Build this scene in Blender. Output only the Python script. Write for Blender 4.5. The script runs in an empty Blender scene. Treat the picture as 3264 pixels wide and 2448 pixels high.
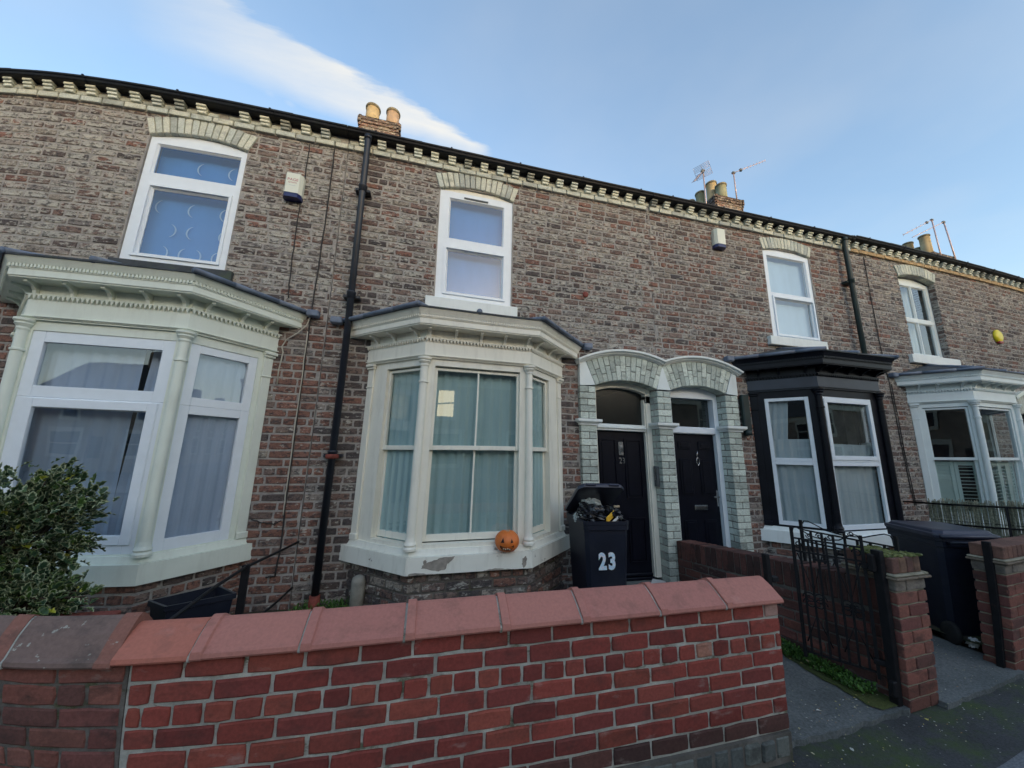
import bpy, math, random
from mathutils import Vector, Matrix, noise as mnoise
R = math.radians
random.seed(7)
sc = bpy.context.scene
col = sc.collection
sc.render.engine = 'CYCLES'

# ---------------------------------------------------------------- camera
CAM = Vector((-2.904, -4.079, 1.699))
YAW, PITCH, ROLL = 0.23625, 0.194457, 0.0200728
cd = bpy.data.cameras.new('camera')
cam = bpy.data.objects.new('camera', cd)
col.objects.link(cam)
F = Vector((math.sin(YAW) * math.cos(PITCH), math.cos(YAW) * math.cos(PITCH), math.sin(PITCH)))
Rt = Vector((math.cos(YAW), -math.sin(YAW), 0.0))
Up = Rt.cross(F)
R2 = Rt * math.cos(ROLL) + Up * math.sin(ROLL)
U2 = -Rt * math.sin(ROLL) + Up * math.cos(ROLL)
m = Matrix((R2, U2, -F)).transposed().to_4x4()
m.translation = CAM
cam.matrix_world = m
cd.sensor_fit = 'HORIZONTAL'
cd.sensor_width = 36.0
cd.sensor_height = 27.0
cd.clip_start = 0.05
cd.clip_end = 600.0
cd.type = 'PANO'                       # the phone's ultra-wide lens: barrel distortion
cy = cd
cy.panorama_type = 'FISHEYE_LENS_POLYNOMIAL'
cy.fisheye_fov = R(175)
cy.fisheye_polynomial_k0 = 0.0
cy.fisheye_polynomial_k1 = -0.08767202957897248
cy.fisheye_polynomial_k2 = 0.0017403175840631044
cy.fisheye_polynomial_k3 = 3.731137028441269e-05
cy.fisheye_polynomial_k4 = -1.7898440736626147e-06
sc.camera = cam

# ---------------------------------------------------------------- world, sun, exposure
SUN_EL, SUN_AZ = 6.0, 163.0            # low sun behind the camera, hidden by the terrace across the road
world = bpy.data.worlds.new('World')
sc.world = world
world.use_nodes = True
wn, wl = world.node_tree.nodes, world.node_tree.links
wn.clear()


def N(nodes, t, **kw):
    n = nodes.new(t)
    for k, v in kw.items():
        if k == 'inp':
            for a, b in v.items():
                n.inputs[a].default_value = b
        else:
            setattr(n, k, v)
    return n


out = N(wn, 'ShaderNodeOutputWorld')
bg = N(wn, 'ShaderNodeBackground', inp={'Strength': 0.15})
sky = N(wn, 'ShaderNodeTexSky', sky_type='NISHITA', sun_disc=False, sun_elevation=R(SUN_EL), sun_rotation=R(SUN_AZ),
        altitude=50.0, air_density=1.0, dust_density=2.6, ozone_density=1.9)
tc = N(wn, 'ShaderNodeTexCoord')
sep = N(wn, 'ShaderNodeSeparateXYZ')
wl.new(tc.outputs['Generated'], sep.inputs[0])


def M2(nodes, links, op, a, b=None, c=None, clamp=False):
    n = nodes.new('ShaderNodeMath')
    n.operation = op
    n.use_clamp = clamp
    for i, x in enumerate((a, b, c)):
        if x is None:
            continue
        if isinstance(x, (int, float)):
            n.inputs[i].default_value = x
        else:
            links.new(x, n.inputs[i])
    return n.outputs[0]


def wm(op, a, b=None, c=None, clamp=False):
    return M2(wn, wl, op, a, b, c, clamp)


zc = wm('MAXIMUM', sep.outputs[2], 0.05)
px = wm('DIVIDE', sep.outputs[0], zc)
py = wm('DIVIDE', sep.outputs[1], zc)
comb = N(wn, 'ShaderNodeCombineXYZ')
wl.new(px, comb.inputs[0]); wl.new(py, comb.inputs[1])
# streak frame: origin near its tip, u along it (down-left), v across
ANG = math.atan2(0.30, 1.0)
ca, sa = math.cos(ANG), math.sin(ANG)
ox, oy = 0.20, 1.045
dx = wm('SUBTRACT', px, ox); dy = wm('SUBTRACT', py, oy)
u = wm('MULTIPLY', wm('ADD', wm('MULTIPLY', dx, ca), wm('MULTIPLY', dy, sa)), -1.0)   # 0 at tip, grows to the left
v = wm('SUBTRACT', wm('MULTIPLY', dy, ca), wm('MULTIPLY', dx, sa))
n1 = N(wn, 'ShaderNodeTexNoise', inp={'Scale': 3.2, 'Detail': 7.0, 'Roughness': 0.62})
mp = N(wn, 'ShaderNodeMapping')
mp.inputs['Rotation'].default_value = (0, 0, -ANG)
mp.inputs['Scale'].default_value = (0.55, 2.6, 1)
wl.new(comb.outputs[0], mp.inputs[0]); wl.new(mp.outputs[0], n1.inputs['Vector'])
n2 = N(wn, 'ShaderNodeTexNoise', inp={'Scale': 2.3, 'Detail': 6.0, 'Roughness': 0.55})
wl.new(comb.outputs[0], n2.inputs['Vector'])
wob = wm('MULTIPLY', wm('SUBTRACT', n1.outputs[0], 0.5), 0.16)
wob2 = wm('MULTIPLY', wm('SUBTRACT', n2.outputs[0], 0.5), 0.12)
vv = wm('ADD', wm('ADD', v, wob), wob2)
# half-width: 0 at tip growing, upper edge crisp, lower edge soft
wid = wm('MULTIPLY', wm('POWER', wm('MAXIMUM', wm('ADD', u, 0.10), 0.0), 0.5), 0.125)
upper = wm('DIVIDE', wm('ADD', vv, wid), 0.035, clamp=True)
lower = wm('DIVIDE', wm('SUBTRACT', wm('ADD', wid, wm('MULTIPLY', u, 0.06)), vv), 0.10, clamp=True)
tip = wm('DIVIDE', wm('ADD', u, 0.10), 0.22, clamp=True)
body = wm('MULTIPLY', wm('MULTIPLY', upper, lower), tip)
strk = wm('ADD', wm('MULTIPLY', n1.outputs[0], 1.1), 0.28, clamp=True)
fade = wm('SUBTRACT', 1.0, wm('MULTIPLY', wm('MAXIMUM', wm('SUBTRACT', u, 0.52), 0.0), 2.1), clamp=True)
dens = wm('MULTIPLY', wm('MULTIPLY', body, strk), wm('ADD', wm('MULTIPLY', fade, 0.85), 0.15), clamp=True)
dens = wm('MULTIPLY', dens, 0.93)
# small wisps below the streak
for wx, wy, wr in ((-0.50, 0.965, 0.030), (-0.455, 0.99, 0.028), (-0.47, 0.94, 0.018)):
    ddx = wm('SUBTRACT', px, wx); ddy = wm('SUBTRACT', py, wy)
    rr_ = wm('SQRT', wm('ADD', wm('MULTIPLY', ddx, ddx), wm('MULTIPLY', ddy, ddy)))
    pf = wm('MULTIPLY', wm('SUBTRACT', 1.0, wm('DIVIDE', wm('ADD', rr_, wm('MULTIPLY', wob, 0.35)), wr), clamp=True), 0.6)
    dens = wm('MAXIMUM', dens, wm('MULTIPLY', pf, 0.35))
# a little thin high haze everywhere
n3 = N(wn, 'ShaderNodeTexNoise', inp={'Scale': 1.1, 'Detail': 5.0, 'Roughness': 0.5})
wl.new(comb.outputs[0], n3.inputs['Vector'])
veil = wm('ADD', wm('MULTIPLY', wm('SUBTRACT', n3.outputs[0], 0.42, clamp=True), 0.45), 0.07)
dens = wm('MAXIMUM', dens, veil)
up_only = wm('MULTIPLY', wm('ADD', sep.outputs[2], -0.02, clamp=True), 12.0, clamp=True)
dens = wm('MULTIPLY', dens, up_only)
cloudc = N(wn, 'ShaderNodeRGB')
cloudc.outputs[0].default_value = (1.55, 1.48, 1.32, 1)
mix = N(wn, 'ShaderNodeMix', data_type='RGBA')
wl.new(dens, mix.inputs[0]); wl.new(sky.outputs[0], mix.inputs[6]); wl.new(cloudc.outputs[0], mix.inputs[7])
wl.new(mix.outputs[2], bg.inputs[0]); wl.new(bg.outputs[0], out.inputs[0])

sd = bpy.data.lights.new('sun', 'SUN')
sd.energy = 0.2
sd.angle = R(0.5)
sd.color = (1.0, 0.89, 0.74)
sun = bpy.data.objects.new('sun', sd)
col.objects.link(sun)
sdir = Vector((math.sin(R(SUN_AZ)) * math.cos(R(SUN_EL)), math.cos(R(SUN_AZ)) * math.cos(R(SUN_EL)), math.sin(R(SUN_EL))))
sun.rotation_euler = sdir.to_track_quat('Z', 'Y').to_euler()
vs = sc.view_settings
vs.view_transform = 'Standard'
vs.look = 'None'
vs.gamma = 1.0
vs.use_curve_mapping = False
vs.exposure = 2.15
sc.cycles.max_bounces = 8
sc.cycles.transparent_max_bounces = 12
sc.cycles.caustics_reflective = False
sc.cycles.caustics_refractive = False
try:
    sc.cycles.use_denoising = True
except Exception:
    pass

# ---------------------------------------------------------------- materials
MAT = {}


def newmat(name):
    mt = bpy.data.materials.new(name)
    mt.use_nodes = True
    nt = mt.node_tree
    b = nt.nodes.get('Principled BSDF')
    MAT[name] = mt
    return mt, nt.nodes, nt.links, b


def pos_noise(nodes, links, scale, detail=4.0, rough=0.55, stretch=None):
    g = nodes.new('ShaderNodeNewGeometry')
    n = nodes.new('ShaderNodeTexNoise')
    n.inputs['Scale'].default_value = scale
    n.inputs['Detail'].default_value = detail
    n.inputs['Roughness'].default_value = rough
    if stretch:
        mpn = nodes.new('ShaderNodeMapping')
        mpn.inputs['Scale'].default_value = stretch
        links.new(g.outputs['Position'], mpn.inputs[0])
        links.new(mpn.outputs[0], n.inputs['Vector'])
    else:
        links.new(g.outputs['Position'], n.inputs['Vector'])
    return n.outputs[0]


def ramp(nodes, links, fac, stops):
    r = nodes.new('ShaderNodeValToRGB')
    e = r.color_ramp.elements
    e[0].position, e[0].color = stops[0][0], (*stops[0][1], 1) if len(stops[0][1]) == 3 else stops[0][1]
    e[1].position, e[1].color = stops[-1][0], (*stops[-1][1], 1) if len(stops[-1][1]) == 3 else stops[-1][1]
    for p, c in stops[1:-1]:
        x = e.new(p)
        x.color = (*c, 1)
    links.new(fac, r.inputs[0])
    return r.outputs[0]


def mixc(nodes, links, fac, a, b, mode='MIX'):
    n = nodes.new('ShaderNodeMix')
    n.data_type = 'RGBA'
    n.blend_type = mode
    for i, x in ((0, fac), (6, a), (7, b)):
        if isinstance(x, (int, float)):
            n.inputs[i].default_value = x
        elif isinstance(x, tuple):
            n.inputs[i].default_value = (*x, 1) if len(x) == 3 else x
        else:
            links.new(x, n.inputs[i])
    return n.outputs[2]


def bump(nodes, links, h, b, strength=0.4, dist=0.01):
    n = nodes.new('ShaderNodeBump')
    n.inputs['Strength'].default_value = strength
    n.inputs['Distance'].default_value = dist
    links.new(h, n.inputs['Height'])
    links.new(n.outputs[0], b.inputs['Normal'])


def threshold(nodes, links, f, lo, hi):
    return M2(nodes, links, 'DIVIDE', M2(nodes, links, 'SUBTRACT', f, lo), hi - lo, clamp=True)


def simple(name, c, rough=0.5, var=0.12, scale=9.0, bs=0.15, bscale=60.0, bdist=0.003, metal=0.0, spec=0.5, dirt=None, dirt_amt=0.35, dirt_lo=0.52, dirt_hi=0.7, dscale=6.0):
    mt, n, l, b = newmat(name)
    f = pos_noise(n, l, scale, 5.0)
    lo = tuple(max(0, x * (1 - var)) for x in c)
    hi = tuple(min(1, x * (1 + var)) for x in c)
    cc = ramp(n, l, f, [(0.3, lo), (0.7, hi)])
    if dirt:
        g = pos_noise(n, l, dscale, 8.0, 0.65)
        t = M2(n, l, 'MULTIPLY', threshold(n, l, g, dirt_lo, dirt_hi), dirt_amt)
        cc = mixc(n, l, t, cc, dirt)
    l.new(cc, b.inputs['Base Color'])
    b.inputs['Roughness'].default_value = rough
    b.inputs['Metallic'].default_value = metal
    b.inputs['Specular IOR Level'].default_value = spec
    if bs:
        bump(n, l, pos_noise(n, l, bscale, 3.0), b, bs, bdist)
    return mt


def attr_mat(name, rough=0.9, white=None, soot=None, wl_=(0.5, 0.62), sl_=(0.54, 0.68), wscale=26.0, sscale=9.0, grain=0.25, bs=0.5, bdist=0.006,
             stretch=(0.55, 0.55, 1.3), wamt=0.85, samt=0.8, moss=None):
    """brick, stone and leaf material: colour attribute Col, weathering amount attribute W"""
    mt, n, l, b = newmat(name)
    a = n.new('ShaderNodeAttribute')
    a.attribute_name = 'Col'
    w = n.new('ShaderNodeAttribute')
    w.attribute_name = 'W'
    cc = a.outputs['Color']
    g0 = pos_noise(n, l, 70.0, 3.0, 0.6)
    k = ramp(n, l, g0, [(0.25, (1 - grain,) * 3), (0.75, (1 + grain,) * 3)])
    cc = mixc(n, l, 1.0, cc, k, 'MULTIPLY')
    if white:
        f = pos_noise(n, l, wscale, 5.0, 0.62, stretch)
        fw = M2(n, l, 'ADD', f, M2(n, l, 'MULTIPLY', M2(n, l, 'SUBTRACT', w.outputs['Fac'], 0.5), 0.34))
        t = M2(n, l, 'MULTIPLY', threshold(n, l, fw, *wl_), wamt)
        cc = mixc(n, l, t, cc, white)
    if soot:
        f = pos_noise(n, l, sscale, 6.0, 0.7, (0.8, 0.8, 1.4))
        t = M2(n, l, 'MULTIPLY', threshold(n, l, f, *sl_), samt)
        cc = mixc(n, l, t, cc, soot)
    if moss:
        f = pos_noise(n, l, 3.4, 7.0, 0.7)
        t = M2(n, l, 'MULTIPLY', threshold(n, l, f, 0.58, 0.68), 0.6)
        cc = mixc(n, l, t, cc, moss)
    l.new(cc, b.inputs['Base Color'])
    b.inputs['Roughness'].default_value = rough
    b.inputs['Specular IOR Level'].default_value = 0.3
    h = M2(n, l, 'ADD', pos_noise(n, l, 45.0, 5.0, 0.65), M2(n, l, 'MULTIPLY', pos_noise(n, l, 14.0, 3.0), 0.7))
    bump(n, l, h, b, bs, bdist)
    return mt


attr_mat('york_brick', white=(0.50, 0.485, 0.43), soot=(0.05, 0.047, 0.05), wl_=(0.53, 0.60), sl_=(0.50, 0.58), samt=0.75, wscale=25.0, sscale=22.0, bs=1.0, bdist=0.012, wamt=0.75)
attr_mat('glazed_brick', rough=0.6, white=(0.62, 0.64, 0.58), soot=(0.16, 0.165, 0.14), wl_=(0.6, 0.72), sl_=(0.53, 0.68), samt=0.6, bs=0.4, bdist=0.004, wamt=0.6)
attr_mat('wall_brick', rough=0.9, white=(0.42, 0.35, 0.31), soot=(0.055, 0.035, 0.03), wl_=(0.60, 0.74), sl_=(0.50, 0.70), samt=0.55, wamt=0.4, grain=0.2, bs=0.5, bdist=0.004, sscale=7.0, wscale=12.0)
attr_mat('old_wall_brick', rough=0.92, white=(0.36, 0.33, 0.29), soot=(0.03, 0.028, 0.026), wl_=(0.62, 0.76), sl_=(0.5, 0.66), samt=0.6, wamt=0.35, grain=0.2, bs=0.5, bdist=0.005, sscale=7.0)
attr_mat('coping_tile', rough=0.72, white=(0.52, 0.34, 0.3), soot=(0.13, 0.075, 0.06), wl_=(0.58, 0.78), sl_=(0.52, 0.74), samt=0.5, wamt=0.4, grain=0.1, bs=0.2, bdist=0.002, wscale=8.0)
attr_mat('old_coping', rough=0.92, white=(0.42, 0.42, 0.36), soot=(0.05, 0.048, 0.042), wl_=(0.61, 0.64), sl_=(0.5, 0.68), samt=0.6, wamt=0.8, grain=0.15, bs=0.4, bdist=0.003, wscale=22.0, sscale=5.0, stretch=(1, 1, 1))
attr_mat('leaf', rough=0.38, grain=0.2, bs=0.2, bdist=0.002)
attr_mat('weed', rough=0.6, grain=0.3, bs=0.2, bdist=0.002)
attr_mat('litter', rough=0.7, grain=0.2, bs=0.2, bdist=0.002)


def mortar(name, c, soot=(0.07, 0.065, 0.058), light=(0.45, 0.42, 0.37), moss=None, a=0.6):
    mt, n, l, b = newmat(name)
    f = pos_noise(n, l, 8.0, 7.0, 0.7)
    cc = ramp(n, l, f, [(0.3, tuple(x * 0.75 for x in c)), (0.5, c), (0.72, light)])
    g = pos_noise(n, l, 4.2, 8.0, 0.72)
    cc = mixc(n, l, M2(n, l, 'MULTIPLY', threshold(n, l, g, 0.5, 0.64), a), cc, soot)
    if moss:
        g = pos_noise(n, l, 3.0, 8.0, 0.75, (1, 1, 2.5))
        cc = mixc(n, l, M2(n, l, 'MULTIPLY', threshold(n, l, g, 0.56, 0.64), 0.8), cc, moss)
    l.new(cc, b.inputs['Base Color'])
    b.inputs['Roughness'].default_value = 0.95
    bump(n, l, M2(n, l, 'ADD', pos_noise(n, l, 90.0, 5.0, 0.7), pos_noise(n, l, 25.0, 4.0)), b, 0.9, 0.006)
    return mt


mortar('mortar_house', (0.35, 0.33, 0.31), soot=(0.12, 0.11, 0.10), a=0.4)
mortar('mortar_pale', (0.45, 0.45, 0.40), light=(0.68, 0.67, 0.6), soot=(0.11, 0.105, 0.08), moss=(0.07, 0.085, 0.03), a=0.4)
mortar('mortar_dark', (0.14, 0.125, 0.11), light=(0.22, 0.205, 0.18), soot=(0.04, 0.036, 0.03), moss=(0.06, 0.07, 0.02), a=0.5)
mortar('mortar_pillar', (0.3, 0.27, 0.2), light=(0.42, 0.38, 0.3), moss=(0.07, 0.08, 0.03), a=0.3)


def paint(name, c, rough=0.5, peel=None, amt=(0.66, 0.69), dirtc=(0.3, 0.28, 0.22), streak=0.25, scale=4.0):
    mt, n, l, b = newmat(name)
    f = pos_noise(n, l, 5.0, 6.0)
    cc = ramp(n, l, f, [(0.3, tuple(x * 0.93 for x in c)), (0.7, c)])
    s = pos_noise(n, l, 14.0, 6.0, 0.65, (1.0, 1.0, 0.18))
    cc = mixc(n, l, M2(n, l, 'MULTIPLY', threshold(n, l, s, 0.5, 0.75), streak), cc, dirtc)
    h = pos_noise(n, l, 40.0, 4.0)
    if peel:
        p = pos_noise(n, l, scale, 9.0, 0.72, (1.0, 1.0, 1.6))
        t = threshold(n, l, p, *amt)
        cc = mixc(n, l, t, cc, peel)
        h = M2(n, l, 'SUBTRACT', M2(n, l, 'MULTIPLY', h, 0.3), t)
    l.new(cc, b.inputs['Base Color'])
    b.inputs['Roughness'].default_value = rough
    bump(n, l, h, b, 0.3, 0.002)
    return mt


paint('cream_paint', (0.86, 0.84, 0.74), 0.5, peel=(0.42, 0.36, 0.32), amt=(0.715, 0.73), scale=5.0)
paint('cream_sill', (0.84, 0.84, 0.76), 0.55, peel=(0.30, 0.27, 0.23), amt=(0.62, 0.635), scale=4.2, streak=0.3)
paint('mint_paint', (0.77, 0.82, 0.73), 0.55, streak=0.18)
paint('white_paint', (0.80, 0.85, 0.84), 0.5, streak=0.15)
paint('white_wood', (0.78, 0.85, 0.85), 0.45, streak=0.1)
simple('upvc', (0.78, 0.84, 0.90), 0.28, 0.03, bs=0.03)
simple('bare_render', (0.30, 0.27, 0.235), 0.9, 0.3, 20.0, bs=0.6, bscale=50, bdist=0.004)
simple('black_paint', (0.006, 0.007, 0.012), 0.4, 0.3, 4.0, bs=0.3, bscale=18, bdist=0.002, spec=0.2, dirt=(0.02, 0.021, 0.03), dirt_amt=0.4)
simple('frieze_black', (0.028, 0.036, 0.055), 0.45, 0.3, 3.0, bs=0.3, bscale=10, bdist=0.003)
simple('door_black', (0.004, 0.005, 0.011), 0.34, 0.2, spec=0.25, bs=0.05)
simple('gutter_black', (0.007, 0.009, 0.016), 0.5, 0.4, 3.0, bs=0.2, spec=0.3, dirt=(0.02, 0.028, 0.016), dirt_amt=0.5)
simple('iron_black', (0.010, 0.010, 0.012), 0.6, 0.3, 20.0, spec=0.25, bs=0.4, bscale=120, bdist=0.001, dirt=(0.08, 0.045, 0.03), dirt_amt=0.5, dirt_lo=0.6, dirt_hi=0.75, dscale=25)
simple('pipe_black', (0.015, 0.019, 0.03), 0.42, 0.3, 6.0, bs=0.15)
simple('pipe_green', (0.010, 0.026, 0.027), 0.5, 0.3, 6.0, bs=0.15)
simple('rust_red', (0.22, 0.05, 0.035), 0.8, 0.4, 20.0)
simple('lead', (0.13, 0.165, 0.23), 0.55, 0.3, 7.0, bs=0.3, bscale=20, bdist=0.004, dirt=(0.3, 0.34, 0.38), dirt_amt=0.5)
simple('slate', (0.045, 0.052, 0.06), 0.7, 0.35, 12.0, bs=0.5, bscale=30, bdist=0.004, dirt=(0.05, 0.07, 0.035), dirt_amt=0.8)
simple('steel', (0.55, 0.56, 0.58), 0.25, 0.05, metal=1.0, bs=0)
simple('aerial_metal', (0.42, 0.34, 0.36), 0.5, 0.15, metal=0.3, bs=0)
simple('bin_plastic', (0.011, 0.014, 0.026), 0.42, 0.2, 5.0, bs=0.12, bscale=150, bdist=0.001, spec=0.35, dirt=(0.04, 0.042, 0.05), dirt_amt=0.4, dscale=3)
simple('bin_lid', (0.028, 0.031, 0.055), 0.36, 0.2, 5.0, bs=0.12, bscale=150, bdist=0.001, dirt=(0.07, 0.075, 0.1), dirt_amt=0.5, dscale=3)
simple('rubber', (0.012, 0.012, 0.012), 0.8, 0.3)
simple('bag_plastic', (0.012, 0.012, 0.015), 0.22, 0.2, 8.0, bs=0.5, bscale=22, bdist=0.012)
simple('clear_plastic', (0.42, 0.46, 0.45), 0.25, 0.3, 14.0, bs=0.6, bscale=40, bdist=0.008)
simple('yellow_card', (0.75, 0.42, 0.03), 0.55, 0.1, bs=0.1)
simple('white_card', (0.7, 0.7, 0.68), 0.6, 0.1, bs=0.1)
simple('tan_card', (0.42, 0.33, 0.22), 0.7, 0.15, bs=0.1)
simple('pumpkin', (0.68, 0.17, 0.03), 0.48, 0.15, 6.0, bs=0.2, bscale=25, bdist=0.003)
simple('pumpkin_dark', (0.02, 0.01, 0.008), 0.8, 0.3, 30.0)
simple('pumpkin_mould', (0.5, 0.42, 0.3), 0.8, 0.5, 60.0, bs=0.4)
simple('pot_buff', (0.42, 0.35, 0.22), 0.85, 0.2, 6.0, bs=0.3, dirt=(0.18, 0.16, 0.11), dirt_amt=0.8)
simple('pot_pink', (0.38, 0.29, 0.22), 0.85, 0.2, 6.0, bs=0.3, dirt=(0.25, 0.2, 0.14), dirt_amt=0.5)
simple('pot_green', (0.26, 0.28, 0.2), 0.9, 0.2, 6.0, bs=0.3, dirt=(0.1, 0.11, 0.09), dirt_amt=0.6)
simple('pot_rim', (0.16, 0.15, 0.11), 0.9, 0.3, 12.0, bs=0.3)
simple('cement', (0.3, 0.29, 0.25), 0.95, 0.25, 12.0, bs=0.6, bscale=40, bdist=0.005)
simple('buff_mortar', (0.44, 0.31, 0.17), 0.95, 0.25, 9.0, bs=0.4, bscale=40, bdist=0.004)
simple('alarm_white', (0.72, 0.74, 0.64), 0.4, 0.06, 5.0, bs=0.02)
simple('alarm_blue', (0.012, 0.02, 0.10), 0.3, 0.1, bs=0)
simple('alarm_yellow', (0.75, 0.62, 0.02), 0.4, 0.1, bs=0)
simple('alarm_red', (0.35, 0.03, 0.03), 0.4, 0.1, bs=0)
simple('print_red', (0.42, 0.1, 0.12), 0.6, 0.1, bs=0)
simple('print_blue', (0.25, 0.32, 0.5), 0.6, 0.1, bs=0)
simple('print_silver', (0.55, 0.52, 0.45), 0.5, 0.1, bs=0)
simple('intercom_grey', (0.09, 0.1, 0.11), 0.5, 0.15, bs=0.1)
simple('cable_dark', (0.03, 0.028, 0.028), 0.7, 0.2, bs=0)
simple('cable_cream', (0.5, 0.47, 0.4), 0.7, 0.2, bs=0)
simple('bark', (0.07, 0.05, 0.035), 0.95, 0.3, 20.0, bs=0.6, bscale=40, bdist=0.01)
simple('reed', (0.30, 0.30, 0.22), 0.8, 0.5, 40.0, bs=0.2, dirt=(0.1, 0.1, 0.08), dirt_amt=0.6, dscale=30)
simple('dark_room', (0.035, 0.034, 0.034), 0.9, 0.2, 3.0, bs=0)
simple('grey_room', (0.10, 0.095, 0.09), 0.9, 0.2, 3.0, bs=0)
simple('step_stone', (0.15, 0.17, 0.16), 0.85, 0.2, 8.0, bs=0.4, bscale=40, bdist=0.004, dirt=(0.07, 0.08, 0.05), dirt_amt=0.5)
simple('old_stone', (0.22, 0.24, 0.23), 0.9, 0.3, 8.0, bs=0.5, bscale=30, bdist=0.006, dirt=(0.05, 0.055, 0.035), dirt_amt=0.7, dirt_lo=0.45, dirt_hi=0.62)
simple('grey_tarp', (0.2, 0.24, 0.33), 0.5, 0.2, 9.0, bs=0.3)
simple('opp_brick', (0.30, 0.22, 0.16), 0.9, 0.3, 1.6, bs=0)
simple('opp_stone', (0.6, 0.54, 0.42), 0.8, 0.1, bs=0)
mt, n, l, b = newmat('lit_window')
b.inputs['Base Color'].default_value = (0.8, 0.7, 0.5, 1)
b.inputs['Emission Color'].default_value = (1.0, 0.82, 0.5, 1)
b.inputs['Emission Strength'].default_value = 0.9
simple('opp_glass', (0.03, 0.035, 0.045), 0.1, 0.1, bs=0)
simple('roof_tile', (0.07, 0.06, 0.055), 0.85, 0.25, 3.0, bs=0.3, bscale=10)

# number stickers with a holographic white-blue sheen painted into the base colour
mt, n, l, b = newmat('hologram')
f = pos_noise(n, l, 38.0, 2.0)
l.new(ramp(n, l, f, [(0.35, (0.8, 0.85, 0.88)), (0.5, (0.45, 0.68, 0.85)), (0.58, (0.85, 0.72, 0.78)), (0.7, (0.5, 0.82, 0.78))]), b.inputs['Base Color'])
b.inputs['Roughness'].default_value = 0.3


def cloth(name, c, trans=0.35, pattern=None):
    mt, n, l, b = newmat(name)
    f = pos_noise(n, l, 5.0, 4.0, 0.5, (1, 1, 0.3))
    cc = ramp(n, l, f, [(0.3, tuple(x * 0.88 for x in c)), (0.7, c)])
    if pattern:
        wv = n.new('ShaderNodeTexWave')
        wv.inputs['Scale'].default_value = 160.0
        g = n.new('ShaderNodeNewGeometry')
        l.new(g.outputs['Position'], wv.inputs['Vector'])
        cc = mixc(n, l, 0.15, cc, wv.outputs[0], 'MULTIPLY')
    o = n.get('Material Output')
    d = n.new('ShaderNodeBsdfDiffuse')
    t = n.new('ShaderNodeBsdfTranslucent')
    mx = n.new('ShaderNodeMixShader')
    mx.inputs[0].default_value = trans
    l.new(cc, d.inputs[0]); l.new(cc, t.inputs[0])
    l.new(d.outputs[0], mx.inputs[1]); l.new(t.outputs[0], mx.inputs[2])
    l.new(mx.outputs[0], o.inputs[0])
    return mt


cloth('curtain_teal', (0.46, 0.64, 0.64), 0.2)
cloth('curtain_blue', (0.52, 0.62, 0.78), 0.2)
cloth('net_white', (0.6, 0.68, 0.70), 0.25)
cloth('blind_sky_tint', (0.07, 0.23, 0.60), 0.1)  # blue deepened to stand in for sky mirrored in the upper panes
cloth('blind_motif', (0.38, 0.54, 0.76), 0.1)
cloth('blind_pale', (0.55, 0.72, 0.86), 0.1)
cloth('shutter_mint', (0.60, 0.72, 0.66), 0.1)

# window glass: thin pane, sky and street mirrored over whatever hangs behind
def glass(name, f0=0.1, rough=0.0, tint=(0.93, 0.96, 0.97)):
    mt, n, l, b = newmat(name)
    o = n.get('Material Output')
    n.remove(b)
    tr = n.new('ShaderNodeBsdfTransparent')
    tr.inputs[0].default_value = (*tint, 1)
    gl = n.new('ShaderNodeBsdfGlossy')
    gl.inputs['Roughness'].default_value = rough
    gl.inputs['Color'].default_value = (0.93, 0.97, 1.0, 1)
    g = n.new('ShaderNodeNewGeometry')
    dp = n.new('ShaderNodeVectorMath')
    dp.operation = 'DOT_PRODUCT'
    l.new(g.outputs['Normal'], dp.inputs[0]); l.new(g.outputs['Incoming'], dp.inputs[1])
    c = M2(n, l, 'ABSOLUTE', dp.outputs['Value'])
    k = M2(n, l, 'POWER', M2(n, l, 'SUBTRACT', 1.0, c, clamp=True), 5.0)
    fac = M2(n, l, 'ADD', M2(n, l, 'MULTIPLY', k, 1 - f0), f0, clamp=True)
    mx = n.new('ShaderNodeMixShader')
    l.new(fac, mx.inputs[0])
    l.new(tr.outputs[0], mx.inputs[1]); l.new(gl.outputs[0], mx.inputs[2])
    l.new(mx.outputs[0], o.inputs[0])
    bp = n.new('ShaderNodeBump')
    bp.inputs['Strength'].default_value = 0.06
    bp.inputs['Distance'].default_value = 0.01
    l.new(pos_noise(n, l, 3.0, 1.0), bp.inputs['Height'])
    l.new(bp.outputs[0], gl.inputs['Normal'])
    return mt


glass('glass', 0.11)
glass('glass_upper', 0.13)
glass('glass_frosted', 0.07, rough=0.2, tint=(0.3, 0.3, 0.28))


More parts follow.
